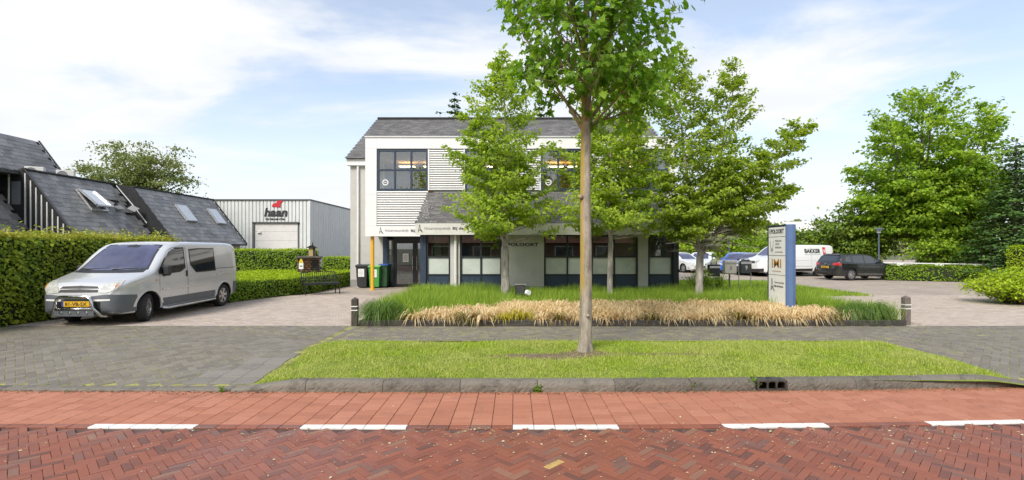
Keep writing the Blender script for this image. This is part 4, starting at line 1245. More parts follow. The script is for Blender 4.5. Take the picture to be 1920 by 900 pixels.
# tenant sign
m_sblue = pm('sign_blue', (0.10, 0.165, 0.33), 0.4, var=.06, scale=3)
m_swht = pm('sign_white', (0.90, 0.895, 0.88), .35, var=.02)
m_gold = pm('sign_gold', (0.52, 0.28, 0.06), .4, metal=.2, var=.1)
SX, SY0, SY1, SH = 6.74, 12.45, 13.36, 2.30
S = thing('tenant_sign', 'tall white and blue tenant sign pillar standing in the straw coloured grass', 'sign', (SX, SY0, PAV))
mb = MB()
mb.prism([(0, .0), (.035, -.05), (.12, -.085), (.205, -.05), (.24, .0), (.24, .03), (0, .03)], 'z', -.05, SH); mb.build('front_post', m_sblue, S)
mb = MB(); w_ = SY1-SY0
mb.prism([(0, w_-.05), (0, w_), (.04, w_+.03), (.2, w_+.03), (.24, w_), (.24, w_-.05)], 'z', -.05, SH); mb.build('rear_post', m_blue, S)
MB().box(-.002, .242, .03, w_-.05, SH-.035, SH).build('top_rail', m_blue, S)
MB().box(.04, .2, .03, w_-.05, 0, SH-.036).build('core', m_plinth, S)
zs = [0.12, 1.02, 1.52, 2.0, 2.255]
for a, b in zip(zs, zs[1:]): MB().box(.004, .03, .032, w_-.052, a+.007, b-.007).build('panel', m_swht, S)
def sgn(s, a, z, w, h, mat, bold=0.0):
    """lettering on the panel face that looks to -x; a = distance from the far edge"""
    o = link('lettering', text_mesh('lettering', s, w, h, mat, bold), S, (.002, w_-.05-a, z), (0, 0, R(-90)))
    return o
sgn('POLOORT', .13, 2.085, .62, .115, m_lett, .02)
MB().box(-.003, .003, w_-.05-.085, w_-.05-.06, 2.075, 2.215).build('logo_bar', m_lett, S)
for i, tx in enumerate(('MAKELAARS', 'VESTE', 'NEDERLAND')): sgn(tx, .34, 1.88-.085*i, .30 if i != 1 else .2, .04, m_lettg)
sgn('assurantien', .34, 1.60, .36, .03, m_lettg)
mb = MB()                                             # tall slim W-shaped mark
for p, q in (((.10, 1.90), (.14, 1.62)), ((.14, 1.62), (.18, 1.72)), ((.18, 1.72), (.21, 1.62)), ((.21, 1.62), (.25, 1.90))):
    mb.cyl((.001, w_-.05-p[0], p[1]), (.001, w_-.05-q[0], q[1]), .008, None, 5)
mb.build('logo', m_lettg, S)
sgn('IMI', .17, 1.21, .46, .22, m_gold, .01)
sgn('makelaardij', .19, 1.10, .42, .035, m_gold)
mb = MB()
for p, q, r in (((.12, .62), (.17, .93), .006), ((.17, .93), (.24, .68), .006), ((.13, .70), (.25, .70), .012), ((.22, .68), (.30, .60), .008), ((.12, .62), (.18, .66), .008)):
    mb.cyl((.001, w_-.05-p[0], p[1]), (.001, w_-.05-q[0], q[1]), r, None, 5)
mb.build('logo', m_lett, S)
sgn('Huisartsenpraktijk', .30, .80, .46, .055, m_lettg); sgn('Bij de Haven', .30, .70, .42, .06, m_lett, .015)

# letter boxes
def letterbox(label, x, y, w, h, z0, mat, kind, num=None):
    t = thing('letter_box', label, 'letter box', (x, y, PAV), 0, 'letter boxes beside the car park')
    mb = MB()
    if kind == 'round':
        n = 10; poly = [(-w/2, z0), (w/2, z0), (w/2, z0+h*.72)] + [(w/2*math.cos(math.pi*i/n), z0+h*.72+h*.3*math.sin(math.pi*i/n)) for i in range(1, n)] + [(-w/2, z0+h*.72)]
        mb.prism(poly, 'y', -.13, .13)
    else: mb.cbox(-w/2, w/2, -.13, .13, z0, z0+h, .012)
    mb.build('box', mat, t)
    MB().box(-w/2-.006, w/2+.006, -.138, -.131, z0+h*.70, z0+h*.86).build('flap', m_alu if kind != 'pale' else m_pale, t)
    MB().box(-w/2+.03, w/2-.03, -.141, -.1385, z0+h*.77, z0+h*.785).build('slot', m_lett, t)
    if kind == 'round':
        for s in (-1, 1):
            mb = MB(); mb.tube([(s*(w/2+.035), 0, -.02), (s*(w/2+.035), 0, z0+h*.75)], .018, 8); mb.build('leg', m_alu, t)
        mb = MB(); mb.tube([(( w/2+.035)*math.cos(math.pi*i/12), 0, z0+h*.75+(h*.36)*math.sin(math.pi*i/12)) for i in range(13)], .018, 8); mb.build('hoop', m_alu, t)
    else: mb = MB(); mb.cyl((0, 0, -.02), (0, 0, z0), .03, None, 10); mb.build('post', m_alu if kind != 'pale' else m_postg, t)
    if num: link('number', text_mesh('number', num, .085, .17, m_sticker if kind == 'round' else m_lettg, .01), t, (-.04, -.1315, z0+h*.25))
letterbox('black letter box on a single post, nearest the tree trunk', 7.78, 19.6, .40, .46, .62, m_binb, 'plain')
letterbox('cream letter box with number 9, between the two dark ones', 8.44, 19.7, .46, .52, .72, pm('cream_box', (.72, .67, .58), .5, var=.04), 'pale', '9')
letterbox('dark grey letter box with large white 9 under a steel hoop', 9.00, 19.6, .40, .52, .74, pm('anthracite', (.05, .055, .06), .45), 'round', '9')

# ground floodlights in the bed
F = thing('floodlight', 'black square floodlight standing in the grass before the grey wall', 'floodlight', (.17, 15.0, PAV), .1)
MB().cbox(-.15, .15, -.05, .09, .30, .62, .02).build('housing', m_binb, F)
MB().box(-.12, .12, -.056, -.049, .34, .585).build('lens', pm('lamp_glass', (.05, .055, .06), .08, var=.1), F)
MB().box(-.16, .16, -.07, .1, .615, .635).build('visor', m_alu, F)
for s in (-1, 1): MB().box(s*.13-.012, s*.13+.012, 0, .04, -.05, .32).build('bracket', m_binb, F)
F = thing('spotlight', 'small white spotlight low in the straw grass beside the black floodlight', 'spotlight', (.37, 14.6, PAV), .6)
mb = MB(); mb.lathe([(.001, -.08), (.075, -.08), (.08, .02), (.03, .09), (.001, .1)], 'y', 14, (0, 0, .42)); mb.build('head', m_sticker, F)
MB().cyl((0, .02, -.05), (0, .02, .36), .012, None, 6).build('stake', m_binb, F)

# bench
BN = thing('garden_bench', 'black metal garden bench with arched back before the clipped hedge', 'bench', (-7.25, 18.75, PAV), R(38))
m_blackm = pm('black_metal', (0.018, 0.018, 0.02), .45, var=.15)
hw = .62
for s in (-1, 1):
    mb = MB(); mb.tube([(s*hw, -.24, -.01), (s*hw, -.23, .42), (s*hw, -.22, .62), (s*hw, 0, .64), (s*hw, .22, .62)], .02, 8); mb.build('leg', m_blackm, BN)
    mb = MB(); mb.tube([(s*hw, .24, -.01), (s*hw, .22, .42), (s*hw, .30, .80)], .02, 8); mb.build('leg', m_blackm, BN)
for k in range(7): MB().box(-hw, hw, -.235+.068*k, -.185+.068*k, .41, .43).build('seat_slat', m_blackm, BN)
MB().box(-hw, hw, -.25, -.235, .36, .43).build('seat_rail', m_blackm, BN)
arch = [(-hw+2*hw*i/16, .30, .80 + .17*math.exp(-((i-8)/3.2)**2)) for i in range(17)]
mb = MB(); mb.tube(arch, .018, 8); mb.build('top_rail', m_blackm, BN)
mb = MB(); mb.tube([(-hw, .235, .5), (hw, .235, .5)], .014, 8); mb.build('lower_rail', m_blackm, BN)
for i in range(1, 16):
    for_i = arch[i]
    mb = MB(); mb.tube([(for_i[0], .235, .5), (for_i[0], .30, for_i[2])], .012, 5); mb.build('back_bar', m_blackm, BN)

# garden oven of brick, behind the hedge
m_obrick = stone('oven_brick', [(0, (0.16, 0.085, 0.05)), (.5, (0.24, 0.13, 0.08)), (1, (0.30, 0.19, 0.12))], .8, True, (.05, .04, .035), .5, .5)
OV = thing('brick_oven', 'old brown brick garden oven with dark slab top behind the bench', 'oven', (-8.95, 21.9, PAV), R(20))
MB().box(-.40, .40, -.30, .30, 0, 1.25).build('core', m_in_dark, OV)
tb = brick_tpl(.20, .085, .05, .003)
me_ob = np_mesh('brick', np.stack([tb[0][:, 0], tb[0][:, 2], tb[0][:, 1]], 1), tb[1][:, ::-1], m_obrick)
for j in range(14):
    for i in range(4):
        xx = -.31 + .205*i + (.05 if j % 2 else -.03)
        if xx < .38: link('brick', me_ob, OV, (xx, -.335, .045+.092*j), (0, 0, 0)).location.y = -.345
        if i < 3: link('brick', me_ob, OV, (-.445, -.2+.205*i + (.04 if j % 2 else -.02), .045+.092*j), (0, 0, R(-90)))
MB().box(.08, .36, -.36, -.352, .75, 1.22).build('soot_stain', m_tar, OV)
MB().cbox(-.52, .52, -.42, .42, 1.27, 1.37, .02).build('top_slab', pm('slab_dark', (.09, .08, .07), .9, var=.35, scale=6, bmp=.6), OV)
LN = thing('lantern', 'small yellowish lantern with dark cap standing on the brick oven', 'lantern', (-8.85, 21.9, PAV+1.37), .3)
MB().box(-.13, .13, -.13, .13, 0, .36).build('case', pm('lantern_ochre', (.45, .33, .17), .6, var=.2), LN)
mb = MB(); mb.prism([(-.24, .36), (.24, .36), (.05, .47), (-.05, .47)], 'y', -.2, .2); mb.build('cap', m_tar, LN)
MB().cyl((.02, 0, .46), (.02, 0, .62), .03, .01, 8).build('finial', m_tar, LN)
MB().box(.05, .12, -.14, -.131, 0, .36).build('corner_strip', m_tar, LN)
WS = thing('warning_sign', 'small white notice with yellow triangle standing in the hedge', 'sign', (-8.52, 20.0, PAV), .15)
MB().box(-.085, .085, -.005, .005, .88, 1.12).build('notice', m_sticker, WS)
mb = MB(); mb.prism([(-.085, 1.125), (.085, 1.125), (.05, 1.24), (0, 1.30), (-.05, 1.24)], 'y', -.006, .005); mb.build('triangle', pm('warn_yellow', (.75, .55, .04), .5), WS)
MB().box(-.05, .05, -.008, -.0055, .98, 1.02).build('print', m_lett, WS)
MB().cyl((0, .012, 0), (0, .012, 1.0), .012, None, 6).build('stake', m_alu, WS)

# lamp posts
def lamppost(label, x, y, h):
    t = thing('lamp_post', label, 'lamp post', (x, y, PAV), 0, 'lamp posts in the car park')
    m_lp = pm('lamp_post_paint', (.10, .13, .17), .45, var=.08)
    mb = MB(); mb.cyl((0, 0, -.05), (0, 0, .9), .075, None, 12); mb.cyl((0, 0, .9), (0, 0, h-.35), .045, .04, 12); mb.build('post', m_lp, t)
    mb = MB(); mb.lathe([(.04, h-.36), (.11, h-.33), (.13, h-.12), (.001, h-.12)], 'z', 16); mb.build('lantern', pm('lamp_opal', (.55, .57, .58), .3), t)
    mb = MB(); mb.lathe([(.001, h), (.16, h-.03), (.29, h-.10), (.29, h-.13), (.1, h-.12)], 'z', 20); mb.build('hood', m_lp, t)
lamppost('dark lamp post with flat hood beside the black estate car', 21.5, 29.6, 2.95)
lamppost('lamp post rising behind the blue car and letter boxes', 17.1, 40.0, 3.0)

# rail with plates along the low hedge at the car park end
RL = thing('parking_rail', 'white topped parking rail with three number plates above the low hedge', 'rail', (21.9, 26.9, PAV))
a0, a1 = Vector((-1.9, .35, .92)), Vector((2.9, -.9, .86))
mb = MB(); mb.tube([a0, a1], .035, 8); mb.build('rail', m_pipe, RL)
for t_ in (.02, .34, .66, .97):
    p = a0.lerp(a1, t_); MB().cyl((p.x, p.y+.05, -.05), (p.x, p.y+.05, p.z), .03, None, 8).build('post', m_postg, RL)
for t_ in (.17, .52, .86):
    p = a0.lerp(a1, t_); MB().box(p.x-.24, p.x+.24, p.y-.06, p.y-.04, p.z-.13, p.z+.03).build('plate', m_sticker, RL)

# planting bed edging
m_bedge = pm('dark_timber_edging', (0.050, 0.043, 0.038), .8, var=.35, scale=5, bmp=.5, bscale=25, stretch=(.6, 6, 6), dirt=((.20, .18, .15), .6, 5, None))
E = thing('bed_edging', 'low dark timber edging along the front of the grass bed', 'edging', (0, 11.05, PAV))
xs = [-3.40, -1.0, 1.4, 3.8, 6.2, 8.62]
for a, b in zip(xs, xs[1:]):
    MB().cbox(a+.004, b-.004, -.035, .035, -.08, .125, .008).build('plank', m_bedge, E)
MB().box(-3.44, -3.38, .04, 6.6, -.08, .10).build('side_plank', m_bedge, E)
MB().box(8.58, 8.65, .04, 6.6, -.08, .10).build('side_plank', m_bedge, E)

# ================================================================== VEHICLES
def carpaint(name, col, metal=0.0, rough=0.32, coat=1.0):
    return pm(name, col, rough, metal=metal, var=.012, scale=.8, rvar=.008, coat=coat, spec=.5)
m_tyre = pm('tyre_rubber', (0.018, 0.018, 0.019), 0.8, var=.25, scale=20)
m_rim = pm('alloy_rim', (0.55, 0.55, 0.56), 0.3, metal=.85, var=.05)
m_rimdk = pm('rim_dark', (0.03, 0.03, 0.032), 0.6, var=.1)
m_well = pm('wheel_well', (0.010, 0.010, 0.010), 0.9, var=.1)
m_bplast = pm('black_trim_plastic', (0.022, 0.022, 0.024), 0.5, var=.1)
m_gplast = pm('grey_bumper_plastic', (0.115, 0.125, 0.14), 0.45, var=.06)
m_cglass = pm('car_glass', (0.020, 0.026, 0.030), 0.03, var=.1, rvar=.01, spec=1.0, coat=1.0)
m_wscreen = pm('windscreen_glass', (0.045, 0.042, 0.10), 0.03, var=.4, scale=2.5, rvar=.01, spec=1.0, coat=1.0)
m_lampc = pm('headlamp_glass', (0.50, 0.50, 0.46), 0.06, var=.25, scale=14, spec=1.0, coat=1.0)
m_tail = pm('tail_lamp', (0.42, 0.015, 0.012), 0.12, var=.15, scale=12, coat=1.0)
m_plate = pm('yellow_plate', (0.72, 0.42, 0.02), 0.45, var=.03)
m_plateb = pm('plate_blue', (0.03, 0.06, 0.30), .5, var=.02)
m_chrome = pm('polished_tube', (0.62, 0.62, 0.63), 0.16, metal=1.0, var=.03)
m_orange = pm('indicator_orange', (.65, .22, .02), .2, var=.05)

def interp(tab, s):
    xs_, ys_ = zip(*tab)
    return np.interp(s, xs_, ys_)

def loft(spec):
    L_, zt_, zb_, wt, belt, tum = spec['L'], spec['top'], spec['bot'], spec['w'], spec['belt'], spec['tum']
    st = sorted(set([round(x, 3) for x in list(np.linspace(0, L_, spec.get('n', 46))) + [a for a, _ in zt_] + [a for a, _ in wt] + [.015, .03, L_-.015, L_-.03] if 0 <= x <= L_]))
    rows = []
    for s_ in st:
        zt = float(interp(zt_, s_)); zb = float(interp(zb_, s_)); w = float(interp(wt, s_))
        bl = min(float(interp(belt, s_)), zt-.06)
        cr = spec.get('corner', .10); cr = min(cr, (zt-bl)*.8, .9*(zt-zb)/2)
        wr = w - tum*max(0, zt-cr-bl)
        pts = [(0, zb), (w*.55, zb), (w*.90, zb), (w*.965, zb+.035*min(1, (bl-zb))), (w*.985, zb+.10*min(1, bl-zb))]
        for t in (.25, .45, .62, .78, .90):
            pts.append((w*(1 - .022*abs(t-.62)/.62), zb+(bl-zb)*t))
        pts.append((w*.992, bl))
        for t in (.25, .5, .75, 1.0): pts.append((w*.992 + (wr-w*.992)*t, bl+(zt-cr-bl)*t))
        for k in range(1, 6):
            a = math.pi/2*k/5; pts.append((wr - cr*1.25*(1-math.cos(a)), zt-cr+cr*math.sin(a)))
        wi = wr-cr*1.25; cz = spec.get('crown', .02)
        for t in (.66, .33): pts.append((wi*t, zt+cz*(1-t*t)))
        pts.append((0, zt+cz))
        rows.append((s_, pts))
    m = len(rows[0][1]); ring = 2*m-2
    V = []
    for s_, pts in rows:
        V += [(x, s_-L_/2, z) for x, z in pts]
        V += [(-x, s_-L_/2, z) for x, z in pts[-2:0:-1]]
    F = [(i*ring+j, i*ring+(j+1) % ring, (i+1)*ring+(j+1) % ring, (i+1)*ring+j) for i in range(len(rows)-1) for j in range(ring)]
    F += [tuple(range(ring))[::-1], tuple(range((len(rows)-1)*ring, len(rows)*ring))]
    me = bpy.data.meshes.new('body'); me.from_pydata(V, [], F); fixnormals(me)
    return me

class Car:
    def __init__(c, name, label, spec, paint, loc, rz, group=None):
        c.s = spec; c.L = spec['L']
        c.root = thing(name, label, spec.get('cat', 'car'), loc, rz, group)
        me = loft(spec)
        bm = bmesh.new(); bm.from_mesh(me); c.bvh = BVHTree.FromBMesh(bm); bm.free()
        me.materials.append(paint); me.materials.append(m_well)
        o = link('body', me, c.root)
        # wheel arches
        cut = MB()
        for s_ in spec['axles']:
            for sx in (-1, 1):
                W_ = float(interp(spec['w'], s_))
                cut.cyl((sx*(W_-.30), s_-c.L/2, spec['r']+.0), (sx*(W_+.3), s_-c.L/2, spec['r']+.0), spec['r']+spec.get('gap', .055), None, 36)
        cme = cut.mesh('cut', [paint, m_well]); fixnormals(cme); co = link('cut', cme, c.root)
        md = o.modifiers.new('b', 'BOOLEAN'); md.operation = 'DIFFERENCE'; md.object = co; md.solver = 'EXACT'
        dg = bpy.context.evaluated_depsgraph_get(); dg.update()
        co.parent = None
        nm = bpy.data.meshes.new_from_object(o.evaluated_get(dg))
        o.modifiers.clear(); o.data = nm; bpy.data.objects.remove(co)
        mi = np.zeros(len(nm.polygons), np.int32)
        R_ = spec['r']+spec.get('gap', .055)
        for p in nm.polygons:
            x, y, z = p.center
            for s_ in spec['axles']:
                d = math.hypot(y-(s_-c.L/2), z-spec['r'])
                if d < R_+.006 and (d < R_*.985 or abs(d-R_) < .02) and abs(p.normal.x) < 2 and abs(x) < float(interp(spec['w'], s_))*.97:
                    if d < R_*.9 or abs(p.normal.x) < .3: mi[p.index] = 1
        nm.polygons.foreach_set('material_index', mi)
        nm.polygons.foreach_set('use_smooth', np.ones(len(nm.polygons), bool))
        try: nm.set_sharp_from_angle(angle=R(32))
        except Exception: pass
        for s_ in spec['axles']:
            for sx in (-1, 1):
                c.wheel(s_, sx, spec.get('steer', 0) if s_ == spec['axles'][0] else 0)
    def ray(c, view, a, b):
        if view in ('R', 'L'):
            sx = 1 if view == 'R' else -1
            r = c.bvh.ray_cast(Vector((sx*3, a-c.L/2, b)), Vector((-sx, 0, 0)))
        elif view == 'F': r = c.bvh.ray_cast(Vector((a, -c.L, b)), Vector((0, 1, 0)))
        elif view == 'B': r = c.bvh.ray_cast(Vector((a, c.L, b)), Vector((0, -1, 0)))
        elif view == 'T': r = c.bvh.ray_cast(Vector((a, b-c.L/2, 4)), Vector((0, 0, -1)))
        elif view == 'CF':      # wrap round the nose: a = angle from straight ahead
            d = Vector((math.sin(a), -math.cos(a), 0)); o_ = Vector((0, .9-c.L/2, b))
            r = c.bvh.ray_cast(o_ + d*3, -d)
        elif view == 'CB':
            d = Vector((math.sin(a), math.cos(a), 0)); o_ = Vector((0, c.L/2-.9, b))
            r = c.bvh.ray_cast(o_ + d*3, -d)
        if r[0] is None: return None, None
        return r[0], r[1]
    def patch(c, name, mat, view, lo, hi, off=.004, n=14, m=6, parent=None, smooth=True):
        """panel lying on the body between a lower and an upper polyline given in that view"""
        def samp(pl, t):
            pl = np.array(pl, float); d = np.r_[0, np.cumsum(np.hypot(*np.diff(pl, axis=0).T))]
            return np.array([np.interp(t*d[-1], d, pl[:, k]) for k in (0, 1)])
        V = []; Vin = []
        for j in range(m+1):
            for i in range(n+1):
                q = samp(lo, i/n)*(1-j/m) + samp(hi, i/n)*(j/m)
                p, nn = c.ray(view, *q)
                if p is None:
                    ok = V[-1] if V else Vector((0, 0, 0)); V.append(ok.copy()); Vin.append(ok.copy()); continue
                V.append(p + nn*off); Vin.append(p - nn*.012)
        F = [(j*(n+1)+i, j*(n+1)+i+1, (j+1)*(n+1)+i+1, (j+1)*(n+1)+i) for j in range(m) for i in range(n)]
        k = len(V); bd = [i for i in range(n+1)] + [j*(n+1)+n for j in range(1, m+1)] + [m*(n+1)+i for i in range(n-1, -1, -1)] + [j*(n+1) for j in range(m-1, 0, -1)]
        V = V + [Vin[i] for i in bd]
        F += [(bd[i], bd[(i+1) % len(bd)], k+(i+1) % len(bd), k+i) for i in range(len(bd))]
        me = bpy.data.meshes.new(name); me.from_pydata([v[:] for v in V], [], F); me.materials.append(mat); fixnormals(me)
        if smooth:
            me.polygons.foreach_set('use_smooth', np.ones(len(me.polygons), bool))
            try: me.set_sharp_from_angle(angle=R(35))
            except Exception: pass
        return link(name, me, parent or c.root)
    def wheel(c, s_, sx, steer):
        r = c.s['r']; W_ = float(interp(c.s['w'], s_))
        e = link('wheel', None, c.root, (sx*(W_-.125), s_-c.L/2, r), (0, 0, steer)); e.empty_display_size = .1
        ro = r*.66; t = .10
        mb = MB(); mb.lathe([(ro, -sx*t), (r*.93, -sx*t), (r, -sx*t*.7), (r, sx*t*.7), (r*.95, sx*t), (ro+.01, sx*t), (ro, sx*t*.8), (ro, -sx*t)], 'x', 32); me = mb.mesh('tyre', m_tyre, True); fixnormals(me)
        try: me.set_sharp_from_angle(angle=R(35))
        except Exception: pass
        link('tyre', me, e)
        mb = MB(); mb.lathe([(ro, sx*t*.86), (ro*.90, sx*t*.88), (ro*.86, sx*t*.45), (ro*.86, -sx*t*.2), (.001, -sx*t*.2)], 'x', 28); mb.m = [0]*28 + [0]*28 + [1]*28*2
        ns = c.s.get('spokes', 6)
        for k in range(ns):
            a = 2*math.pi*k/ns + .2
            u = Vector((0, math.cos(a), math.sin(a))); w_ = Vector((0, -math.sin(a), math.cos(a)))
            x0, x1 = sx*t*.35, sx*t*.80
            q = []
            for rr, hw_, xx in ((ro*.16, ro*.15, sx*t*.72), (ro*.90, ro*.17, sx*t*.84)):
                for sg in (-1, 1): q.append(u*rr + w_*(hw_*sg) + Vector((xx, 0, 0)))
            for rr, hw_, xx in ((ro*.16, ro*.16, x0), (ro*.90, ro*.18, x0)):
                for sg in (-1, 1): q.append(u*rr + w_*(hw_*sg) + Vector((xx, 0, 0)))
            mb.add(q, [(0, 1, 3, 2), (4, 6, 7, 5), (0, 2, 6, 4), (1, 5, 7, 3), (2, 3, 7, 6)], 0)
        mb.lathe([(ro*.24, sx*t*.5), (ro*.22, sx*t*.80), (.001, sx*t*.83)], 'x', 14, mi=0)
        me = mb.mesh('rim', [m_rim, m_rimdk]); fixnormals(me); link('rim', me, e)

# ---------------------------------------------------------------- silver van
VAN = dict(L=4.78, cat='van', r=.325, axles=(.86, 3.96), gap=.06, tum=.13, corner=.12, crown=.025, spokes=6, steer=R(20),
    top=[(0, .62), (.03, .74), (.08, .86), (.16, .93), (.35, 1.00), (.6, 1.075), (.9, 1.165), (1.02, 1.21), (1.2, 1.37), (1.4, 1.55), (1.6, 1.70), (1.75, 1.785), (1.9, 1.83), (2.1, 1.86), (2.6, 1.875), (4.3, 1.865), (4.6, 1.845), (4.70, 1.80), (4.745, 1.68), (4.78, 1.15)],
    bot=[(0, .40), (.05, .30), (.2, .245), (.5, .23), (4.3, .28), (4.6, .32), (4.78, .42)],
    w=[(0, .56), (.02, .66), (.06, .74), (.14, .81), (.3, .875), (.55, .92), (.9, .945), (1.4, .952), (4.2, .952), (4.55, .94), (4.7, .91), (4.78, .84)],
    belt=[(0, .8), (.9, 1.02), (1.3, 1.06), (4.78, 1.12)])
m_silver = carpaint('silver_paint', (0.62, 0.625, 0.63), .30, .28)
V = Car('delivery_van', 'silver van with tubular bull bar and side windows parked beside the beech hedge', VAN, m_silver, (-9.52, 13.26, PAV), R(1.0))
P = V.patch
P('bumper', m_gplast, 'CF', [(-1.15, .30), (-.5, .26), (.5, .26), (1.15, .30)], [(-1.15, .66), (-.6, .70), (-.3, .655), (.3, .655), (.6, .70), (1.15, .66)], .014, 44, 8)
P('windscreen_seal', m_bplast, 'F', [(-.80, 1.20), (-.4, 1.175), (.4, 1.175), (.80, 1.20)], [(-.655, 1.79), (-.3, 1.815), (.3, 1.815), (.655, 1.79)], .003, 16, 10)
P('windscreen', m_wscreen, 'F', [(-.76, 1.215), (-.4, 1.19), (.4, 1.19), (.76, 1.215)], [(-.615, 1.765), (-.3, 1.79), (.3, 1.79), (.615, 1.765)], .006, 16, 10)
P('scuttle', m_bplast, 'F', [(-.80, 1.145), (-.4, 1.135), (.4, 1.135), (.80, 1.145)], [(-.77, 1.20), (-.4, 1.178), (.4, 1.178), (.77, 1.20)], .007, 16, 2)
P('sun_strip', m_bplast, 'F', [(-.14, 1.73), (.14, 1.73)], [(-.14, 1.785), (.14, 1.785)], .010, 4, 2)
P('grille', m_bplast, 'F', [(-.44, .745), (.44, .745)], [(-.40, .80), (0, .815), (.40, .80)], .008, 12, 3)
P('grille', m_bplast, 'F', [(-.42, .825), (.42, .825)], [(-.37, .872), (0, .885), (.37, .872)], .008, 12, 3)
mb = MB(); mb.lathe([(.001, -.012), (.05, -.010), (.055, .004)], 'y', 16, (0, .085-VAN['L']/2, .82)); mb.build('badge', m_chrome, V.root)
P('bonnet_vent', m_bplast, 'T', [(-.16, .80), (.26, .80)], [(-.20, .90), (.30, .90)], .006, 6, 2)
for sx in (-1, 1):
    lo = [(sx*a, b) for a, b in ((.42, .735), (.60, .725), (.75, .79), (.81, .90))]; hi = [(sx*a, b) for a, b in ((.42, .76), (.48, .87), (.62, .975), (.785, .99))]
    hl = P('headlamp', m_lampc, 'F', lo, hi, .012, 12, 6)
    P('indicator', m_orange, 'F', [(sx*.735, .83), (sx*.765, .87)], [(sx*.735, .90), (sx*.765, .93)], .016, 4, 3, hl)
    mb = MB(); mb.lathe([(.001, -.035), (.045, -.035), (.055, -.01), (.055, .02)], 'y', 16, (sx*.56, .07-VAN['L']/2+.055, .385)); mb.build('fog_lamp', m_lampc, V.root)
    P('bumper_vent', m_bplast, 'CF', [(sx*.36, .33), (sx*.50, .33)], [(sx*.36, .44), (sx*.50, .44)], .018, 5, 3)
    P('marker_strip', m_sticker, 'CF', [(sx*.36, .555), (sx*.66, .565)], [(sx*.36, .595), (sx*.66, .60)], .019, 8, 2)
    sd = 'R' if sx > 0 else 'L'
    P('window_seal', m_bplast, sd, [(1.17, 1.085), (1.5, 1.08), (1.98, 1.10), (2.20, 1.20)], [(1.17, 1.17), (1.55, 1.63), (1.74, 1.725), (2.20, 1.735)], .003, 16, 8)
    P('door_window', m_cglass, sd, [(1.22, 1.115), (1.5, 1.11), (1.95, 1.13), (2.16, 1.22)], [(1.22, 1.17), (1.58, 1.60), (1.75, 1.69), (2.16, 1.70)], .005, 16, 8)
    P('door_seam', m_bplast, sd, [(1.20, .42), (1.205, .42)], [(1.20, 1.09), (1.205, 1.09)], .003, 1, 8)
    P('door_seam', m_bplast, sd, [(2.27, .42), (2.28, .42)], [(2.25, 1.74), (2.26, 1.74)], .003, 1, 12)
    P('window_seal', m_bplast, sd, [(2.39, 1.27), (2.60, 1.06), (3.0, 1.06), (3.53, 1.07)], [(2.39, 1.69), (2.8, 1.71), (3.1, 1.71), (3.53, 1.71)], .003, 16, 6)
    P('side_window', m_cglass, sd, [(2.42, 1.28), (2.62, 1.09), (3.0, 1.09), (3.5, 1.10)], [(2.42, 1.66), (2.8, 1.68), (3.1, 1.68), (3.5, 1.68)], .005, 16, 6)
    P('slide_rail', m_bplast, sd, [(3.52, 1.125), (4.62, 1.125)], [(3.52, 1.14), (4.62, 1.14)], .004, 12, 1)
    P('sill_panel', m_gplast, sd, [(1.31, .315), (3.48, .335)], [(1.27, .50), (3.50, .52)], .010, 16, 3)
    P('waist_crease', m_silver, sd, [(.70, .83), (1.0, .90), (1.5, .845), (2.6, .86), (3.5, .88), (3.9, .98), (4.3, .93), (4.6, .93)], [(.70, .845), (1.0, .915), (1.5, .862), (2.6, .877), (3.5, .897), (3.9, .997), (4.3, .947), (4.6, .947)], .016, 40, 2)
    P('rubbing_strip', m_silver, sd, [(1.28, .70), (3.5, .715)], [(1.28, .735), (3.5, .75)], .014, 16, 2)
    P('rear_corner', m_gplast, 'CB', [(sx*.62, .42), (sx*1.02, .36)], [(sx*.62, .72), (sx*1.02, .70)], .012, 10, 4)
    P('door_handle', m_bplast, sd, [(2.19, .98), (2.235, .98)], [(2.19, 1.13), (2.235, 1.13)], .022, 3, 4)
    P('repeater', m_orange, sd, [(1.06, .93), (1.12, .93)], [(1.06, .96), (1.12, .96)], .006, 3, 2)
    P('tail_lamp', m_tail, 'CB', [(sx*.72, .85), (sx*.86, .85)], [(sx*.70, 1.3), (sx*.80, 1.3)], .008, 5, 6)
    # wheel-arch lips
    for s_ in VAN['axles']:
        a_ = [R(8)+R(164)*k/20 for k in range(21)]
        def q(rr): return [(s_-rr*math.cos(t), .325+rr*math.sin(t)) for t in a_]
        P('arch_lip', m_silver, sd, q(.392), q(.455), .020, 24, 3)
    # mirror
    m_ = link('mirror', None, V.root, (sx*1.04, 1.33-VAN['L']/2, 1.17))
    mb = MB(); mb.cbox(-.10, .10, -.06, .05, -.13, .13, .045); mb.build('housing', m_bplast, m_)
    mb = MB(); mb.cyl((-sx*.02, .0, -.10), (-sx*.15, .02, -.13), .03, None, 8); mb.build('arm', m_bplast, m_)
    mb = MB(); mb.tube([(sx*.93, 1.30-VAN['L']/2, .27), (sx*1.00, 1.42-VAN['L']/2, .25), (sx*1.00, 3.4-VAN['L']/2, .27), (sx*.93, 3.52-VAN['L']/2, .29)], .032, 8); mb.build('side_bar', m_chrome, V.root, smooth=True)
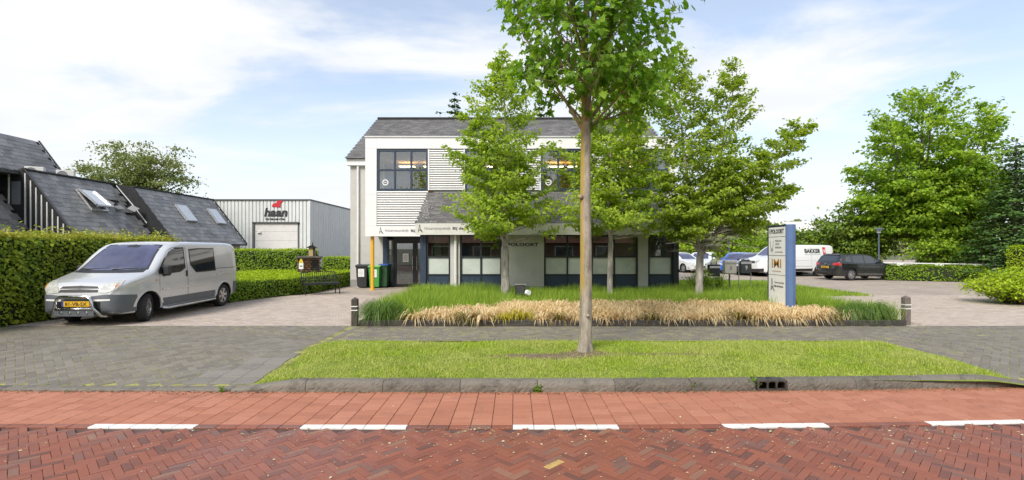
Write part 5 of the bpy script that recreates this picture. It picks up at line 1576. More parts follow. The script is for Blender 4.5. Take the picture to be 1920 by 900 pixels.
# wipers, plate, bull bar
y0 = -VAN['L']/2
for xa, xb in ((-.62, -.12), (.02, .55)):
    pa, na = V.ray('F', xa, 1.20); pb, nb_ = V.ray('F', xb, 1.235)
    if pa and pb: mb = MB(); mb.tube([pa+na*.02, pb+nb_*.02], .011, 5); mb.build('wiper', m_bplast, V.root)
MB().cbox(-.30, .30, y0-.055, y0-.035, .44, .56, .006).build('number_plate', m_plate, V.root)
MB().box(-.30, -.255, y0-.058, y0-.0555, .445, .555).build('plate_band', m_plateb, V.root)
link('plate_text', text_mesh('plate_text', '81-VB-SX', .46, .075, m_lett, .01), V.root, (-.22, y0-.056, .462))
mb = MB(); mb.tube([(-.56, y0+.22, .20), (-.52, y0-.02, .24), (-.40, y0-.10, .42), (-.36, y0-.10, .60), (-.29, y0-.10, .66), (.29, y0-.10, .66), (.36, y0-.10, .60), (.40, y0-.10, .42), (.52, y0-.02, .24), (.56, y0+.22, .20)], .032, 10)
mb.tube([(-.39, y0-.10, .40), (.39, y0-.10, .40)], .028, 10)
mb.build('bull_bar', m_chrome, V.root, smooth=True)
mb = MB(); mb.prism([(y0-.09, .24), (y0-.10, .37), (y0-.085, .37), (y0-.07, .24)], 'x', -.42, .42); sk = mb.build('skid_plate', m_gplast, V.root)
for k in range(4): MB().lathe([(.001, y0-.112), (.03, y0-.108), (.035, y0-.092)], 'y', 12, (-.27+.18*k, 0, .32)).build('vent_hole', m_chrome, sk)
P('underside', m_well, 'F', [(-.5, .43), (.5, .43)], [(-.5, .54), (.5, .54)], .016, 6, 2)

# ---------------------------------------------------------------- the other cars
HATCH = dict(L=4.24, r=.31, axles=(.83, 3.30), gap=.045, tum=.34, corner=.09, crown=.02, spokes=7,
    top=[(0, .52), (.03, .60), (.1, .68), (.3, .76), (.7, .84), (1.05, .90), (1.15, .93), (1.4, 1.08), (1.75, 1.28), (2.0, 1.37), (2.3, 1.41), (2.8, 1.425), (3.4, 1.40), (3.75, 1.36), (3.85, 1.30), (4.02, 1.04), (4.12, .93), (4.2, .80), (4.24, .62)],
    bot=[(0, .30), (.1, .22), (.4, .19), (3.8, .21), (4.15, .28), (4.24, .38)],
    w=[(0, .50), (.03, .62), (.1, .70), (.25, .77), (.5, .82), (1, .845), (3.4, .845), (3.9, .82), (4.1, .77), (4.2, .68), (4.24, .58)],
    belt=[(0, .62), (.8, .80), (1.2, .86), (4.24, .94)])
def hatch(name, label, paint, loc, rz, group, plate_rear=True, detail=True, sc=1.0, txt='42-KGX-7'):
    c = Car(name, label, HATCH, paint, loc, rz, group); p = c.patch; Lh = HATCH['L']
    for sx in (-1, 1):
        sd = 'R' if sx > 0 else 'L'
        p('door_window', m_cglass, sd, [(1.50, .915), (2.2, .925), (2.42, .93)], [(1.50, .95), (1.95, 1.28), (2.42, 1.325)], .005, 12, 6)
        p('door_window', m_cglass, sd, [(2.50, .93), (3.22, .95)], [(2.50, 1.325), (3.22, 1.30)], .005, 10, 6)
        p('quarter_window', m_cglass, sd, [(3.30, .955), (3.66, 1.0)], [(3.30, 1.295), (3.55, 1.26)], .005, 8, 5)
        p('headlamp', m_lampc, 'CF', [(sx*.50, .60), (sx*.80, .66)], [(sx*.50, .665), (sx*.86, .74)], .008, 8, 4)
        p('tail_lamp', m_tail, 'CB', [(sx*.50, .80), (sx*.93, .80)], [(sx*.50, .92), (sx*.90, .945)], .012, 10, 4)
        if detail:
            for s_ in (1.42, 2.46, 3.27): p('door_seam', m_well, sd, [(s_, .32), (s_+.012, .32)], [(s_, .90), (s_+.012, .90)], .002, 1, 8)
            p('sill_strip', m_rim, sd, [(1.25, .31), (2.9, .33)], [(1.25, .335), (2.9, .35)], .008, 12, 1)
            for s_ in (2.2, 3.1): p('door_handle', paint, sd, [(s_, .80), (s_+.17, .81)], [(s_, .835), (s_+.17, .845)], .03, 4, 2)
        m_ = link('mirror', None, c.root, (sx*.93, 1.55-Lh/2, .97)); MB().cbox(-.09, .09, -.05, .05, -.06, .07, .03).build('housing', paint, m_)
    p('windscreen', m_wscreen, 'F', [(-.62, .95), (0, .935), (.62, .95)], [(-.50, 1.335), (0, 1.36), (.50, 1.335)], .005, 12, 8)
    p('rear_window', m_cglass, 'B', [(-.58, 1.03), (.58, 1.03)], [(-.50, 1.315), (.50, 1.315)], .006, 12, 6)
    p('bumper', m_bplast, 'CB', [(-.9, .30), (.9, .30)], [(-.9, .42), (.9, .42)], .012, 20, 3)
    p('grille', m_bplast, 'F', [(-.38, .34), (.38, .34)], [(-.44, .47), (.44, .47)], .010, 10, 3)
    p('spoiler', paint, 'B', [(-.53, 1.325), (.53, 1.325)], [(-.50, 1.375), (.50, 1.375)], .05, 10, 2)
    r_, n_ = c.ray('B', 0, .68)
    MB().cbox(-.26, .26, r_.y+.012, r_.y+.03, .64, .75, .005).build('number_plate', m_plate, c.root)
    MB().lathe([(.001, r_.y+.02), (.045, r_.y+.018), (.05, r_.y-.03)], 'y', 14, (0, 0, .87)).build('badge', m_chrome, c.root)
    o = link('plate_text', text_mesh('plate_text', txt, .40, .07, m_lett, .01), c.root, (.20, r_.y+.031, .66), (0, 0, math.pi))
    f_, n_ = c.ray('F', 0, .42)
    MB().cbox(-.26, .26, f_.y-.03, f_.y-.012, .38, .49, .005).build('number_plate', m_plate, c.root)
    return c
# local front is -y; rotating by +90 deg turns the nose to +x
hatch('estate_car', 'black estate car with yellow rear plate parked beside the lamp post', carpaint('black_paint', (0.012, 0.014, 0.014), 0, .22), (18.9, 27.7, PAV), R(90+10), 'cars in the car park').root.scale = (1, .94, 1)
hatch('parked_car', 'bright blue car behind the letter boxes', carpaint('blue_paint', (0.03, 0.14, 0.55), .1, .25), (15.6, 35.0, PAV), R(-38), 'cars in the car park')
hatch('parked_car', 'dark grey car between the blue car and the white lettered van', carpaint('graphite_paint', (0.05, 0.055, 0.06), .2, .25), (15.9, 33.0, PAV), R(-42), 'cars in the car park')
hatch('parked_car', 'white car half hidden behind the slim tree trunk', carpaint('white_paint', (0.72, 0.73, 0.73), 0, .3), (14.2, 38.0, PAV), R(-30), 'cars in the car park')
hatch('parked_car', 'white car next to the dark corner post of the office', carpaint('white_paint', (0.72, 0.73, 0.73), 0, .3), (12.25, 37.0, PAV), R(20), 'cars in the car park')
hatch('parked_car', 'orange roofed car farthest back by the bushes', carpaint('orange_paint', (0.75, 0.30, 0.06), 0, .3), (13.8, 42.5, PAV), R(75), 'cars in the car park')

WVAN = dict(VAN); WVAN.update(L=5.1, axles=(.92, 4.05), steer=0,
    top=[(0, .70), (.03, .84), (.08, .95), (.2, 1.04), (.5, 1.12), (.85, 1.20), (1.0, 1.26), (1.2, 1.44), (1.45, 1.66), (1.62, 1.78), (1.8, 1.86), (2.1, 1.90), (2.6, 1.92), (4.6, 1.915), (4.9, 1.90), (5.02, 1.86), (5.07, 1.74), (5.1, 1.2)],
    bot=[(0, .40), (.05, .30), (.2, .26), (.5, .25), (4.6, .30), (5.1, .42)],
    w=[(0, .60), (.02, .70), (.06, .78), (.14, .85), (.3, .90), (.55, .94), (.9, .955), (4.5, .955), (4.9, .94), (5.03, .91), (5.1, .84)],
    belt=[(0, .85), (.9, 1.05), (1.3, 1.10), (5.1, 1.15)])
wv = Car('panel_van', 'white panel van lettered BAKKER behind the tenant sign', WVAN, carpaint('van_white_paint', (0.76, 0.77, 0.77), 0, .35), (17.05, 31.4, PAV), R(-90+9), 'cars in the car park')
p = wv.patch
wvp = MATS['van_white_paint']
p('windscreen', m_wscreen, 'F', [(-.74, 1.28), (0, 1.25), (.74, 1.28)], [(-.62, 1.80), (0, 1.83), (.62, 1.80)], .006, 14, 8)
p('bumper', m_bplast, 'CF', [(-1.0, .30), (1.0, .30)], [(-1.0, .50), (-.4, .46), (.4, .46), (1.0, .50)], .014, 30, 4)
p('grille', m_bplast, 'F', [(-.48, .80), (.48, .80)], [(-.42, .95), (.42, .95)], .008, 10, 3)
p('grille_bar', m_chrome, 'F', [(-.40, .865), (.40, .865)], [(-.40, .885), (.40, .885)], .016, 10, 1)
for sx in (-1, 1):
    sd = 'R' if sx > 0 else 'L'
    p('headlamp', m_bplast if False else m_lampc, 'F', [(sx*.50, .82), (sx*.80, .90)], [(sx*.47, .96), (sx*.80, 1.03)], .012, 8, 4)
    p('door_window', m_cglass, sd, [(1.3, 1.15), (2.2, 1.2)], [(1.3, 1.22), (1.7, 1.70), (2.2, 1.74)], .005, 12, 6)
    p('sill_panel', m_bplast, sd, [(1.35, .31), (3.55, .33)], [(1.33, .46), (3.58, .48)], .010, 12, 2)
    p('sill_panel', m_bplast, sd, [(4.5, .33), (4.98, .38)], [(4.52, .5), (4.98, .52)], .010, 8, 2)
    p('door_seam', m_lettg, sd, [(2.3, .5), (2.31, .5)], [(2.3, 1.8), (2.31, 1.8)], .003, 1, 10)
    p('door_seam', m_lettg, sd, [(3.5, .5), (3.51, .5)], [(3.5, 1.8), (3.51, 1.8)], .003, 1, 10)
    p('side_moulding', wvp, sd, [(2.4, .98), (4.95, 1.0)], [(2.4, 1.02), (4.95, 1.04)], .014, 14, 2)
    p('side_moulding', wvp, sd, [(1.3, .62), (3.5, .63)], [(1.3, .70), (3.5, .71)], .014, 14, 2)
    p('tail_lamp', m_tail, 'CB', [(sx*.78, .9), (sx*.92, .9)], [(sx*.76, 1.45), (sx*.88, 1.45)], .010, 5, 6)
    p('rear_pillar', m_bplast, 'CB', [(sx*.60, 1.2), (sx*.74, 1.2)], [(sx*.58, 1.82), (sx*.72, 1.82)], .006, 5, 6)
    m_ = link('mirror', None, wv.root, (sx*1.06, 1.4-2.55, 1.25)); MB().cbox(-.09, .09, -.06, .05, -.14, .14, .04).build('housing', m_bplast, m_)
f_, n_ = wv.ray('F', 0, .42)
MB().cbox(-.27, .27, f_.y-.03, f_.y-.012, .50, .61, .005).build('number_plate', m_plate, wv.root)
# company lettering on the side that faces the street
r_, n_ = wv.ray('R', 3.9, 1.5); xr_ = wv.ray('L', 3.9, 1.5)[0]
sidev = 'R'
def van_text(s, s0, w, z, h, mat, bold=.02):
    me = text_mesh('lettering', s, w, h, mat, bold)
    n = len(me.vertices); a = np.empty(n*3, np.float32); me.vertices.foreach_get('co', a); a = a.reshape(-1, 3)
    for i in range(n):
        q, nn = wv.ray('R', s0 + a[i, 0], z + a[i, 2])
        q = q + nn*.008
        a[i] = q[:]
    me.vertices.foreach_set('co', a.ravel()); me.update()
    link('lettering', me, wv.root)
van_text('BAKKER', 3.05, 1.08, 1.42, .26, m_lett, .04)
van_text('INSTALLATIETECHNIEK', 3.05, 1.08, 1.31, .05, m_lettg, 0)
p('red_stripe', m_red, 'R', [(4.32, 1.14), (4.50, 1.14)], [(4.28, 1.78), (4.46, 1.78)], .007, 4, 8)
p('stripe_mark', m_sticker, 'R', [(4.36, 1.45), (4.42, 1.45)], [(4.35, 1.65), (4.41, 1.65)], .010, 2, 3)

# ================================================================== TREES
def barkmat(name, col, lichen=None):
    m, nt, b, out = nt_new(name)
    f = noise(nt, 9, 7, 0.7, (1, 1, .25))
    c = mixc(nt, maprange(nt, f, 0.3, 0.7, 0, 1), tuple(x*.45 for x in col), tuple(x*1.4 for x in col))
    d = noise(nt, 30, 5, .7)
    c = mixc(nt, maprange(nt, d, .5, .8, 0, .5), c, tuple(x*.35 for x in col))
    if lichen:
        g_ = nt.nodes.new('ShaderNodeTexCoord'); sp = nt.nodes.new('ShaderNodeSeparateXYZ'); nt.links.new(g_.outputs['Normal'], sp.inputs[0])
        so = nt.nodes.new('ShaderNodeSeparateXYZ'); nt.links.new(g_.outputs['Object'], so.inputs[0])
        n2 = noise(nt, 5, 6, .7, (1, 1, .35), (3, 3, 3))
        ad = nt.nodes.new('ShaderNodeMath'); ad.operation = 'ADD'
        nt.links.new(maprange(nt, sp.outputs['X'], -.05, -.75, 0, 1), ad.inputs[0])
        nt.links.new(maprange(nt, n2, .35, .65, -.4, .35), ad.inputs[1])
        ml = nt.nodes.new('ShaderNodeMath'); ml.operation = 'MULTIPLY'
        nt.links.new(maprange(nt, ad.outputs[0], .25, .7, 0, .85), ml.inputs[0])
        nt.links.new(maprange(nt, so.outputs['Z'], .75, 1.25, 0, 1), ml.inputs[1])
        c = mixc(nt, ml.outputs[0], c, lichen)
    nt.links.new(c, b.inputs['Base Color']); b.inputs['Roughness'].default_value = .9
    bump(nt, b, f, .8, .03)
    return m
m_bark1 = barkmat('maple_bark', (0.32, 0.275, 0.22), (0.42, 0.29, 0.055))
m_bark2 = barkmat('pale_bark', (0.36, 0.33, 0.29))
m_bark3 = barkmat('dark_bark', (0.14, 0.115, 0.09))

def wobble(p0, p1, n, amp, rg, sag=0.0):
    p0, p1 = np.array(p0, float), np.array(p1, float)
    t = np.linspace(0, 1, n+1)[:, None]
    pts = p0 + (p1-p0)*t
    off = rg.normal(0, amp, (n+1, 3)); off[0] = 0
    off = np.cumsum(off, 0)*.5; off -= t*off[-1]*.5
    pts = pts + off; pts[:, 2] += sag*np.sin(np.pi*t[:, 0])
    return pts

def grow(mb, rg, p0, p1, r0, depth, spec, tips):
    """recursive branching towards p1; collects leaf sites"""
    p0, p1 = np.array(p0, float), np.array(p1, float)
    ln = np.linalg.norm(p1-p0)
    n = max(3, int(ln/.25))
    pts = wobble(p0, p1, n, ln*.02, rg, spec.get('sag', .03)*ln)
    rad = np.linspace(r0, max(r0*.3, .004), n+1)
    mb.tube(pts, rad, 7 if r0 > .03 else 5, caps=False)
    if depth == 0:
        for k in range(max(1, n//3), n+1): tips.append((pts[k], (pts[k]-pts[k-1])/np.linalg.norm(pts[k]-pts[k-1]+1e-9)))
        return
    kids = spec['kids'][depth-1]
    d = (p1-p0)/ln
    for i in range(kids):
        t = rg.uniform(.30, 1.0) if i < kids-1 else 1.0
        k = min(n, int(t*n)); b = pts[k]
        side = rg.normal(0, 1, 3); side -= d*side.dot(d); side /= np.linalg.norm(side)
        ang = rg.uniform(*spec.get('ang', (.5, 1.0)))
        dirn = d*math.cos(ang) + side*math.sin(ang) + np.array([0, 0, spec.get('up', .15)])
        dirn /= np.linalg.norm(dirn)
        l2 = ln*rg.uniform(*spec.get('ratio', (.38, .62)))*(1.15-.45*t)
        grow(mb, rg, b, b+dirn*l2, max(.004, rad[k]*.6), depth-1, spec, tips)
    for k in range(int(n*spec.get('bare', .35)), n+1): tips.append((pts[k], d))

def leaves_at(name, tips, per, spread, size, mat, rg, tpl, parent, droop=.3, up=.75, hang=0.0, single=0, cam_pos=(0, 0, 1.82), zsq=.8, lo=.5, hi=1.35):
    P = np.repeat(np.array([t[0] for t in tips]), per, axis=0)
    D = np.repeat(np.array([t[1] for t in tips]), per, axis=0)
    n = len(P)
    P = P + rg.normal(0, 1, (n, 3))*np.array([spread, spread, spread*zsq])
    Nn = rg.normal(0, .55, (n, 3)) + np.array([0, 0, up]) + D*.25
    if hang:
        ctr = P.mean(0); O = P-ctr; O[:, 2] *= .3; O /= np.linalg.norm(O, axis=1, keepdims=True)+1e-6
        Yd = O*.6 + np.array([0, 0, -hang]) + rg.normal(0, .45, (n, 3))
        M = hang_frames(Yd, rg.normal(0, .45, (n, 3)) + np.array([0, 0, up]) + O*.6)
    else: M = frames(Nn, rg)
    S = size*rg.uniform(lo, hi, n)
    if single:
        W_ = P + np.array(parent.location if parent else (0, 0, 0))
        d = np.linalg.norm(W_-np.array(cam_pos), axis=1); order = np.argsort(d)
        me1 = np_mesh('leaf', tpl[0], tpl[1], MATS_SINGLE[mat.name])
        for i in order[:single]:
            o = link('leaf', me1, parent)
            mx = Matrix([list(r) for r in M[i]]).to_4x4()
            o.matrix_local = Matrix.Translation(Vector(P[i])) @ mx @ Matrix.Scale(S[i], 4)
        sel = order[single:]
        P, M, S = P[sel], M[sel], S[sel]
    o = link(name, scatter_mesh(name, tpl[0], tpl[1], P, M, S, mat), parent)
    if single: o['kind'] = 'stuff'
    return o
MATS_SINGLE = {}
g_map = [(0, (0.07, 0.175, 0.016)), (.4, (0.125, 0.275, 0.023)), (.75, (0.21, 0.38, 0.032)), (1, (0.34, 0.52, 0.05))]
m_lf_map = leafmat('maple_leaf', g_map, .55, .4)
MATS_SINGLE['maple_leaf'] = leafmat('maple_leaf_single', g_map, .55, .4, obj=True)
g_yng = [(0, (0.17, 0.29, 0.025)), (.4, (0.30, 0.43, 0.035)), (.8, (0.43, 0.56, 0.05)), (1, (0.54, 0.64, 0.08))]
m_lf_yng = leafmat('young_leaf', g_yng, .55, .5)
g_wil = [(0, (0.15, 0.25, 0.025)), (.5, (0.29, 0.40, 0.035)), (1, (0.46, 0.56, 0.065))]
m_lf_wil = leafmat('airy_leaf', g_wil, .55, .5)
g_big = [(0, (0.10, 0.21, 0.02)), (.45, (0.20, 0.36, 0.03)), (.85, (0.35, 0.51, 0.04)), (1, (0.50, 0.62, 0.06))]
m_lf_big = leafmat('crown_leaf', g_big, .48, .5)
g_far = [(0, (0.12, 0.16, 0.05)), (.5, (0.20, 0.25, 0.075)), (1, (0.30, 0.33, 0.12))]
m_lf_far = leafmat('far_leaf', g_far, .45, .6)
g_con = [(0, (0.03, 0.085, 0.02)), (.6, (0.065, 0.15, 0.03)), (1, (0.14, 0.24, 0.05))]
m_lf_con = leafmat('conifer_needle', g_con, .15, .6)

def trunk(mb, pts, rad, n=14, flare=0.0):
    k = len(pts)
    mb.tube(pts, rad, n, caps=True)

# ---------------------------------------------------------------- street maple on the verge
rg = np.random.default_rng(11)
T1 = thing('maple_tree', 'street maple with lichen stained trunk and large leaves on the grass verge', 'tree', (1.14, 8.14, .12))
mb = MB()
rgt = np.random.default_rng(3)
nz, na = 70, 30
zs = np.linspace(-.06, 4.2, nz); V_ = []
base_r = np.interp(zs, [-.06, .25, .7, 1.8, 3.2, 3.7, 4.2], [.116, .106, .099, .090, .080, .080, .072])
ridge_ = np.cumsum(rgt.normal(0, .05, (nz, na)), 0); ridge_ -= ridge_.mean(0)
for i, z in enumerate(zs):
    fl = math.exp(-max(0, z)/.10)
    for j in range(na):
        a = 2*math.pi*j/na
        r_ = base_r[i]*(1 + fl*(.28+.16*math.cos(3*a+.7)+.10*math.cos(5*a+2)) + .025*math.sin(3*a+z*.9) + .02*math.sin(7*a-z*1.3) + .012*ridge_[i, j] + rgt.normal(0, .006))
        V_.append((.012*math.sin(z*1.7)+.006*z + r_*math.cos(a), .01*math.sin(z*2.3) + r_*math.sin(a), z))
mb.add(V_, [(i*na+j, i*na+(j+1) % na, (i+1)*na+(j+1) % na, (i+1)*na+j) for i in range(nz-1) for j in range(na)])
# old pruning collar
mb.tube([(-.06, -.06, 2.52), (-.11, -.10, 2.54)], [.04, .028], 8); mb.tube([(.03, -.10, .62), (.035, -.135, .63)], [.028, .022], 8)
tips = []
sp = dict(kids=(4, 4), ang=(.45, 1.05), up=.05, ratio=(.40, .62), sag=.03)
top = np.array((.03, .03, 4.2))
for (st, tg, r) in (((0.03, .03, 4.15), (0.05, .1, 7.4), .07), ((.02, .02, 3.55), (-1.0, -.25, 5.0), .05), ((0.03, 0, 3.75), (1.0, .15, 4.9), .05), ((0.03, .03, 4.1), (-.75, .55, 6.0), .05), ((0.03, .03, 4.2), (.8, -.45, 6.0), .05),
                    ((0.03, 0, 3.6), (.8, -.5, 4.35), .038), ((.02, 0, 3.7), (-.35, -.95, 4.9), .04), ((.03, 0, 3.9), (.4, .95, 5.0), .04), ((.03, 0, 4.5), (-.5, -.6, 6.4), .04), ((.03, 0, 4.6), (.55, -.75, 5.2), .04), ((.03, 0, 3.7), (.15, -.75, 4.4), .03), ((.03, 0, 3.6), (1.15, -.1, 4.35), .035), ((.03, 0, 3.7), (-.75, -.1, 4.45), .03), ((.03, 0, 3.7), (1.15, .05, 4.0), .03)) + tuple(((.03, .02, 4.3+.09*k), (1.25*math.cos(k*2.4), 1.15*math.sin(k*2.4), 5.2+.16*k), .035) for k in range(11)):
    grow(mb, rg, st, tg, r if r > .06 else r*.7, 2, sp, tips)
me = mb.mesh('trunk', m_bark1, True); link('trunk', me, T1)
tips = [t for t in tips if 3.6 < t[0][2] < 6.9 and abs(t[0][0]) < 1.6]
rg.shuffle(tips)
rg.shuffle(tips)
leaves_at('crown', tips[:int(len(tips)*.8)], 3, .12, .135, m_lf_map, rg, LEAF_M, T1, single=300, up=.6, hang=.6)

# ---------------------------------------------------------------- three young trees in the bed
def young(name, label, x, y, trunk_r, fork, limbs, mat, leaf, per, spread, seed, bark, sp, keepn, tpl=LEAF_Q, lean=(0, 0), group='young trees in the planted bed'):
    rg = np.random.default_rng(seed)
    t = thing(name, label, 'tree', (x, y, PAV), 0, group)
    mb = MB(); k = 9
    z = np.linspace(-.05, fork, k)
    pts = [(lean[0]*zz_/fork + .015*math.sin(zz_*2.1+seed), lean[1]*zz_/fork + .01*math.sin(zz_*3.3), zz_) for zz_ in z]
    trunk(mb, pts, list(trunk_r*np.interp(z, [0, .15, fork*.5, fork], [1.25, 1.05, .95, .9])), 14)
    tips = []
    for (sz, tg, r) in limbs:
        b = np.array(pts[-1]) if sz is None else (np.array(sz, float) if isinstance(sz, tuple) else np.array((pts[-1][0], pts[-1][1], sz)))
        grow(mb, rg, b, tg, r, 2, sp, tips)
    link('trunk', mb.mesh('trunk', bark, True), t)
    tips = [t_ for t_ in tips if t_[0][0] < 3.9 and t_[0][2] < 8.4]
    rg.shuffle(tips)
    if keepn: tips = tips[:keepn]
    if len(tips)*per > 62000: tips = tips[:62000//per]
    leaves_at('crown', tips, per, spread, leaf, mat, rg, tpl, t, hang=.35, up=.8, zsq=.55)
    return t
spy = dict(kids=(5, 6), ang=(.5, 1.15), up=.12, ratio=(.42, .70), sag=.02)
def limbset(rg, ctr, zs0, zs1, rx, ry, n, fork, r, shape):
    out = []
    for i in range(n):
        f = (i+.5)/n; a = i*2.399 + rg.uniform(-.3, .3)
        z = zs0 + (zs1-zs0)*f; w = shape(f)*rg.uniform(.8, 1.12)
        start = max(fork*.92, min(z-.55*w*rx, zs1*.8))
        out.append((start, (ctr[0]+math.cos(a)*rx*w, ctr[1]+math.sin(a)*ry*w, z), r*(1-.5*f)))
    return out
def sprays(mb, rg, a, b, n, rad, up, tips, r0=.02, step=.09):
    """limbs leaving a leader a->b all round, each carrying flat sprays of twigs; rad(f) = reach at height f"""
    a, b = np.array(a, float), np.array(b, float); ax = (b-a)/np.linalg.norm(b-a)
    for i in range(n):
        f = (i+.5)/n; st = a + (b-a)*min(1, f*.93+.02)
        az = i*2.399 + rg.uniform(-.35, .35); o = np.array((math.cos(az), math.sin(az), 0.0)); o -= ax*o.dot(ax)*.6; o /= np.linalg.norm(o)
        ln = rad(f)*rg.uniform(.7, 1.15)
        en = st + o*ln + np.array((0, 0, ln*(up[0]+(up[1]-up[0])*f)*rg.uniform(.7, 1.3)))
        pts = wobble(st, en, 7, ln*.018, rg, -.04*ln)
        mb.tube(pts, np.linspace(max(r0*(1-.6*f), .008), .004, 8), 5, caps=False)
        lat = np.cross(o, (0, 0, 1.0))
        for k in range(2, 8):
            tips.append((pts[k], o))
            for sg in (-1, 1):
                l2 = ln*.42*(1.15-k/8)*rg.uniform(.6, 1.3)+.08
                e2 = pts[k] + (o*.75 + lat*sg*.8)*l2 + np.array((0, 0, rg.uniform(-.02, .16)*l2*2))
                mb.tube([pts[k], e2], [.006, .003], 4, caps=False)
                m_ = max(2, int(l2/step))
                for q in range(1, m_+1): tips.append((pts[k]+(e2-pts[k])*q/m_, o*.7+lat*sg*.6))
def tiered(name, label, x, y, tr, fork, leaders, mat, leaf, per, seed, group='young trees in the planted bed', spread=.075, step=.09, tpl=LEAF_F):
    rg = np.random.default_rng(seed)
    t = thing(name, label, 'tree', (x, y, PAV), 0, group)
    mb = MB(); z = np.linspace(-.05, fork, 12)
    pts = [(.018*math.sin(q*2.1+seed), .012*math.sin(q*3.3+seed), q) for q in z]
    trunk(mb, pts, list(tr*np.interp(z, [0, .12, fork*.5, fork], [1.3, 1.06, .95, .9])*(1+rg.normal(0, .03, 12))), 16)
    tips = []
    for (a, b, n, rad, up, r0) in leaders:
        a = pts[-1] if a is None else a
        lp = wobble(a, b, 12, .012*np.linalg.norm(np.array(b)-np.array(a)), rg)
        mb.tube(lp, np.linspace(r0, .008, 13), 9, caps=False)
        sprays(mb, rg, a, b, n, rad, up, tips, step=step)
        for k in range(6): tips.append((lp[-1-k//2], np.array((0, 0, 1.0))))
    tips = [q for q in tips if q[0][2] > 2.2 + .25*math.sin(3*q[0][0])]
    link('trunk', mb.mesh('trunk', bark_y, True), t)
    leaves_at('crown', tips, per, spread, leaf, mat, rg, tpl, t, hang=.25, up=.95, zsq=.6)
    return t
bark_y = m_bark2
env = lambda w, lo_, pw: (lambda f: w*(max(.08, 1-f)**pw)*(lo_+(1-lo_)*min(1, f*6))*(1+.22*math.sin(19*f)))
tiered('young_maple', 'young tree with pale trunk before the left part of the office bay', -.28, 15.5, .135, 1.75,
       [(None, (-.15, 0, 7.65), 66, env(1.85, .85, .60), (.30, .75), .085), ((0, 0, 1.7), (-1.15, -.2, 5.9), 26, env(1.2, .8, .5), (.2, .6), .045), ((.02, 0, 1.75), (.45, -.3, 4.6), 16, env(.9, .8, .6), (.2, .5), .035)], m_lf_yng, .11, 4, 21)
tiered('young_maple', 'slim young tree standing just right of the street maple trunk', 2.98, 15.6, .088, 1.9,
       [(None, (.15, 0, 7.5), 70, env(1.75, .85, .38), (.25, .7), .06), ((0, 0, 1.85), (.8, -.2, 5.6), 22, env(1.15, .8, .6), (.2, .6), .035), ((0, 0, 1.85), (-.6, -.1, 5.2), 18, env(1.0, .8, .6), (.2, .5), .035)], m_lf_yng, .11, 4, 22)
tiered('spreading_tree', 'airy spreading tree between the office corner and the letter boxes', 5.72, 15.5, .12, 1.45,
       [(None, (-.75, .1, 7.7), 58, env(1.45, .75, .5), (.35, .8), .07), ((.05, 0, 1.5), (1.0, -.2, 7.3), 50, env(1.3, .75, .5), (.35, .8), .06), ((.05, 0, 1.45), (3.2, -.3, 5.6), 48, env(1.1, .7, .45), (.1, .5), .06),
        ((.4, 0, 1.8), (3.0, .2, 3.7), 30, env(.95, .6, .45), (0, .3), .035), ((0, 0, 1.5), (-1.35, -.4, 4.0), 24, env(1.0, .6, .5), (0, .4), .035), ((.05, 0, 1.6), (.7, -1.0, 4.4), 24, env(1.0, .6, .5), (0, .4), .03), ((.1, 0, 1.6), (1.9, -.5, 4.6), 26, env(1.0, .6, .5), (.1, .4), .035)], m_lf_wil, .105, 4, 23)

# ---------------------------------------------------------------- crowns made of outward clumps (bigger, farther trees)
def crown_tree(name, label, x, y, h, z0, rx, ry, mat, leaf, clumps, per, seed, bark, trunk_r=.25, group=None, pow_=.5, clump_r=.55, gaps=0, up=.6, lumpy=.25, sparse=0.0, cat='tree'):
    rg = np.random.default_rng(seed)
    t = thing(name, label, cat, (x, y, PAV), 0, group)
    c = np.array((0, 0, (h+z0)/2)); rz_ = (h-z0)/2
    D = rg.normal(0, 1, (clumps, 3)); D /= np.linalg.norm(D, axis=1, keepdims=True)
    ph = rg.uniform(0, 6, 6)
    lump = 1 + lumpy*(np.sin(3.1*D[:, 0]*2+ph[0])*np.sin(2.7*D[:, 2]*2+ph[1]) + .7*np.sin(5*D[:, 1]+ph[2])*np.sin(6*D[:, 2]+ph[3]))
    rr = rg.uniform(0, 1, clumps)**pow_*lump
    C = c + D*rr[:, None]*np.array([rx, ry, rz_])
    mb = MB()
    mb.tube([(0, 0, -.05), (.03*rx, 0, z0*.6+.1), (0, .02, z0+rz_*.5), (0, 0, z0+rz_*1.5)], [trunk_r*1.2, trunk_r, trunk_r*.75, trunk_r*.2], 12)
    for i in range(0, clumps, max(1, clumps//120)):
        b = np.array((0, 0, z0 + (max(C[i][2], z0+.3)-z0)*.45))
        mb.tube(wobble(b, C[i], 5, .05, rg), np.linspace(trunk_r*.28, .012, 6), 5, caps=False)
    link('trunk', mb.mesh('trunk', bark, True), t)
    P = np.repeat(C, per, axis=0); Dd = np.repeat(D, per, axis=0); n = len(P)
    cs = clump_r*np.repeat(rg.uniform(.6, 1.3, clumps), per)[:, None]
    P = P + rg.normal(0, 1, (n, 3))*cs*np.array([1, 1, .34])*.6
    P[:, 2] = np.maximum(P[:, 2], .1)
    Nn = rg.normal(0, .5, (n, 3)) + Dd*.5 + np.array([0, 0, up])
    link('crown', scatter_mesh('crown', *LEAF_Q, P, hang_frames(Dd*.6 + np.array([0, 0, -.45]) + rg.normal(0, .5, (n, 3)), Nn), leaf*rg.uniform(.7, 1.3, n), mat), t)
    return t
bark_y = m_bark3
_ld = [(None, (0, 0, 10.6), 46, env(3.6, .8, .42), (.25, .7), .22)]
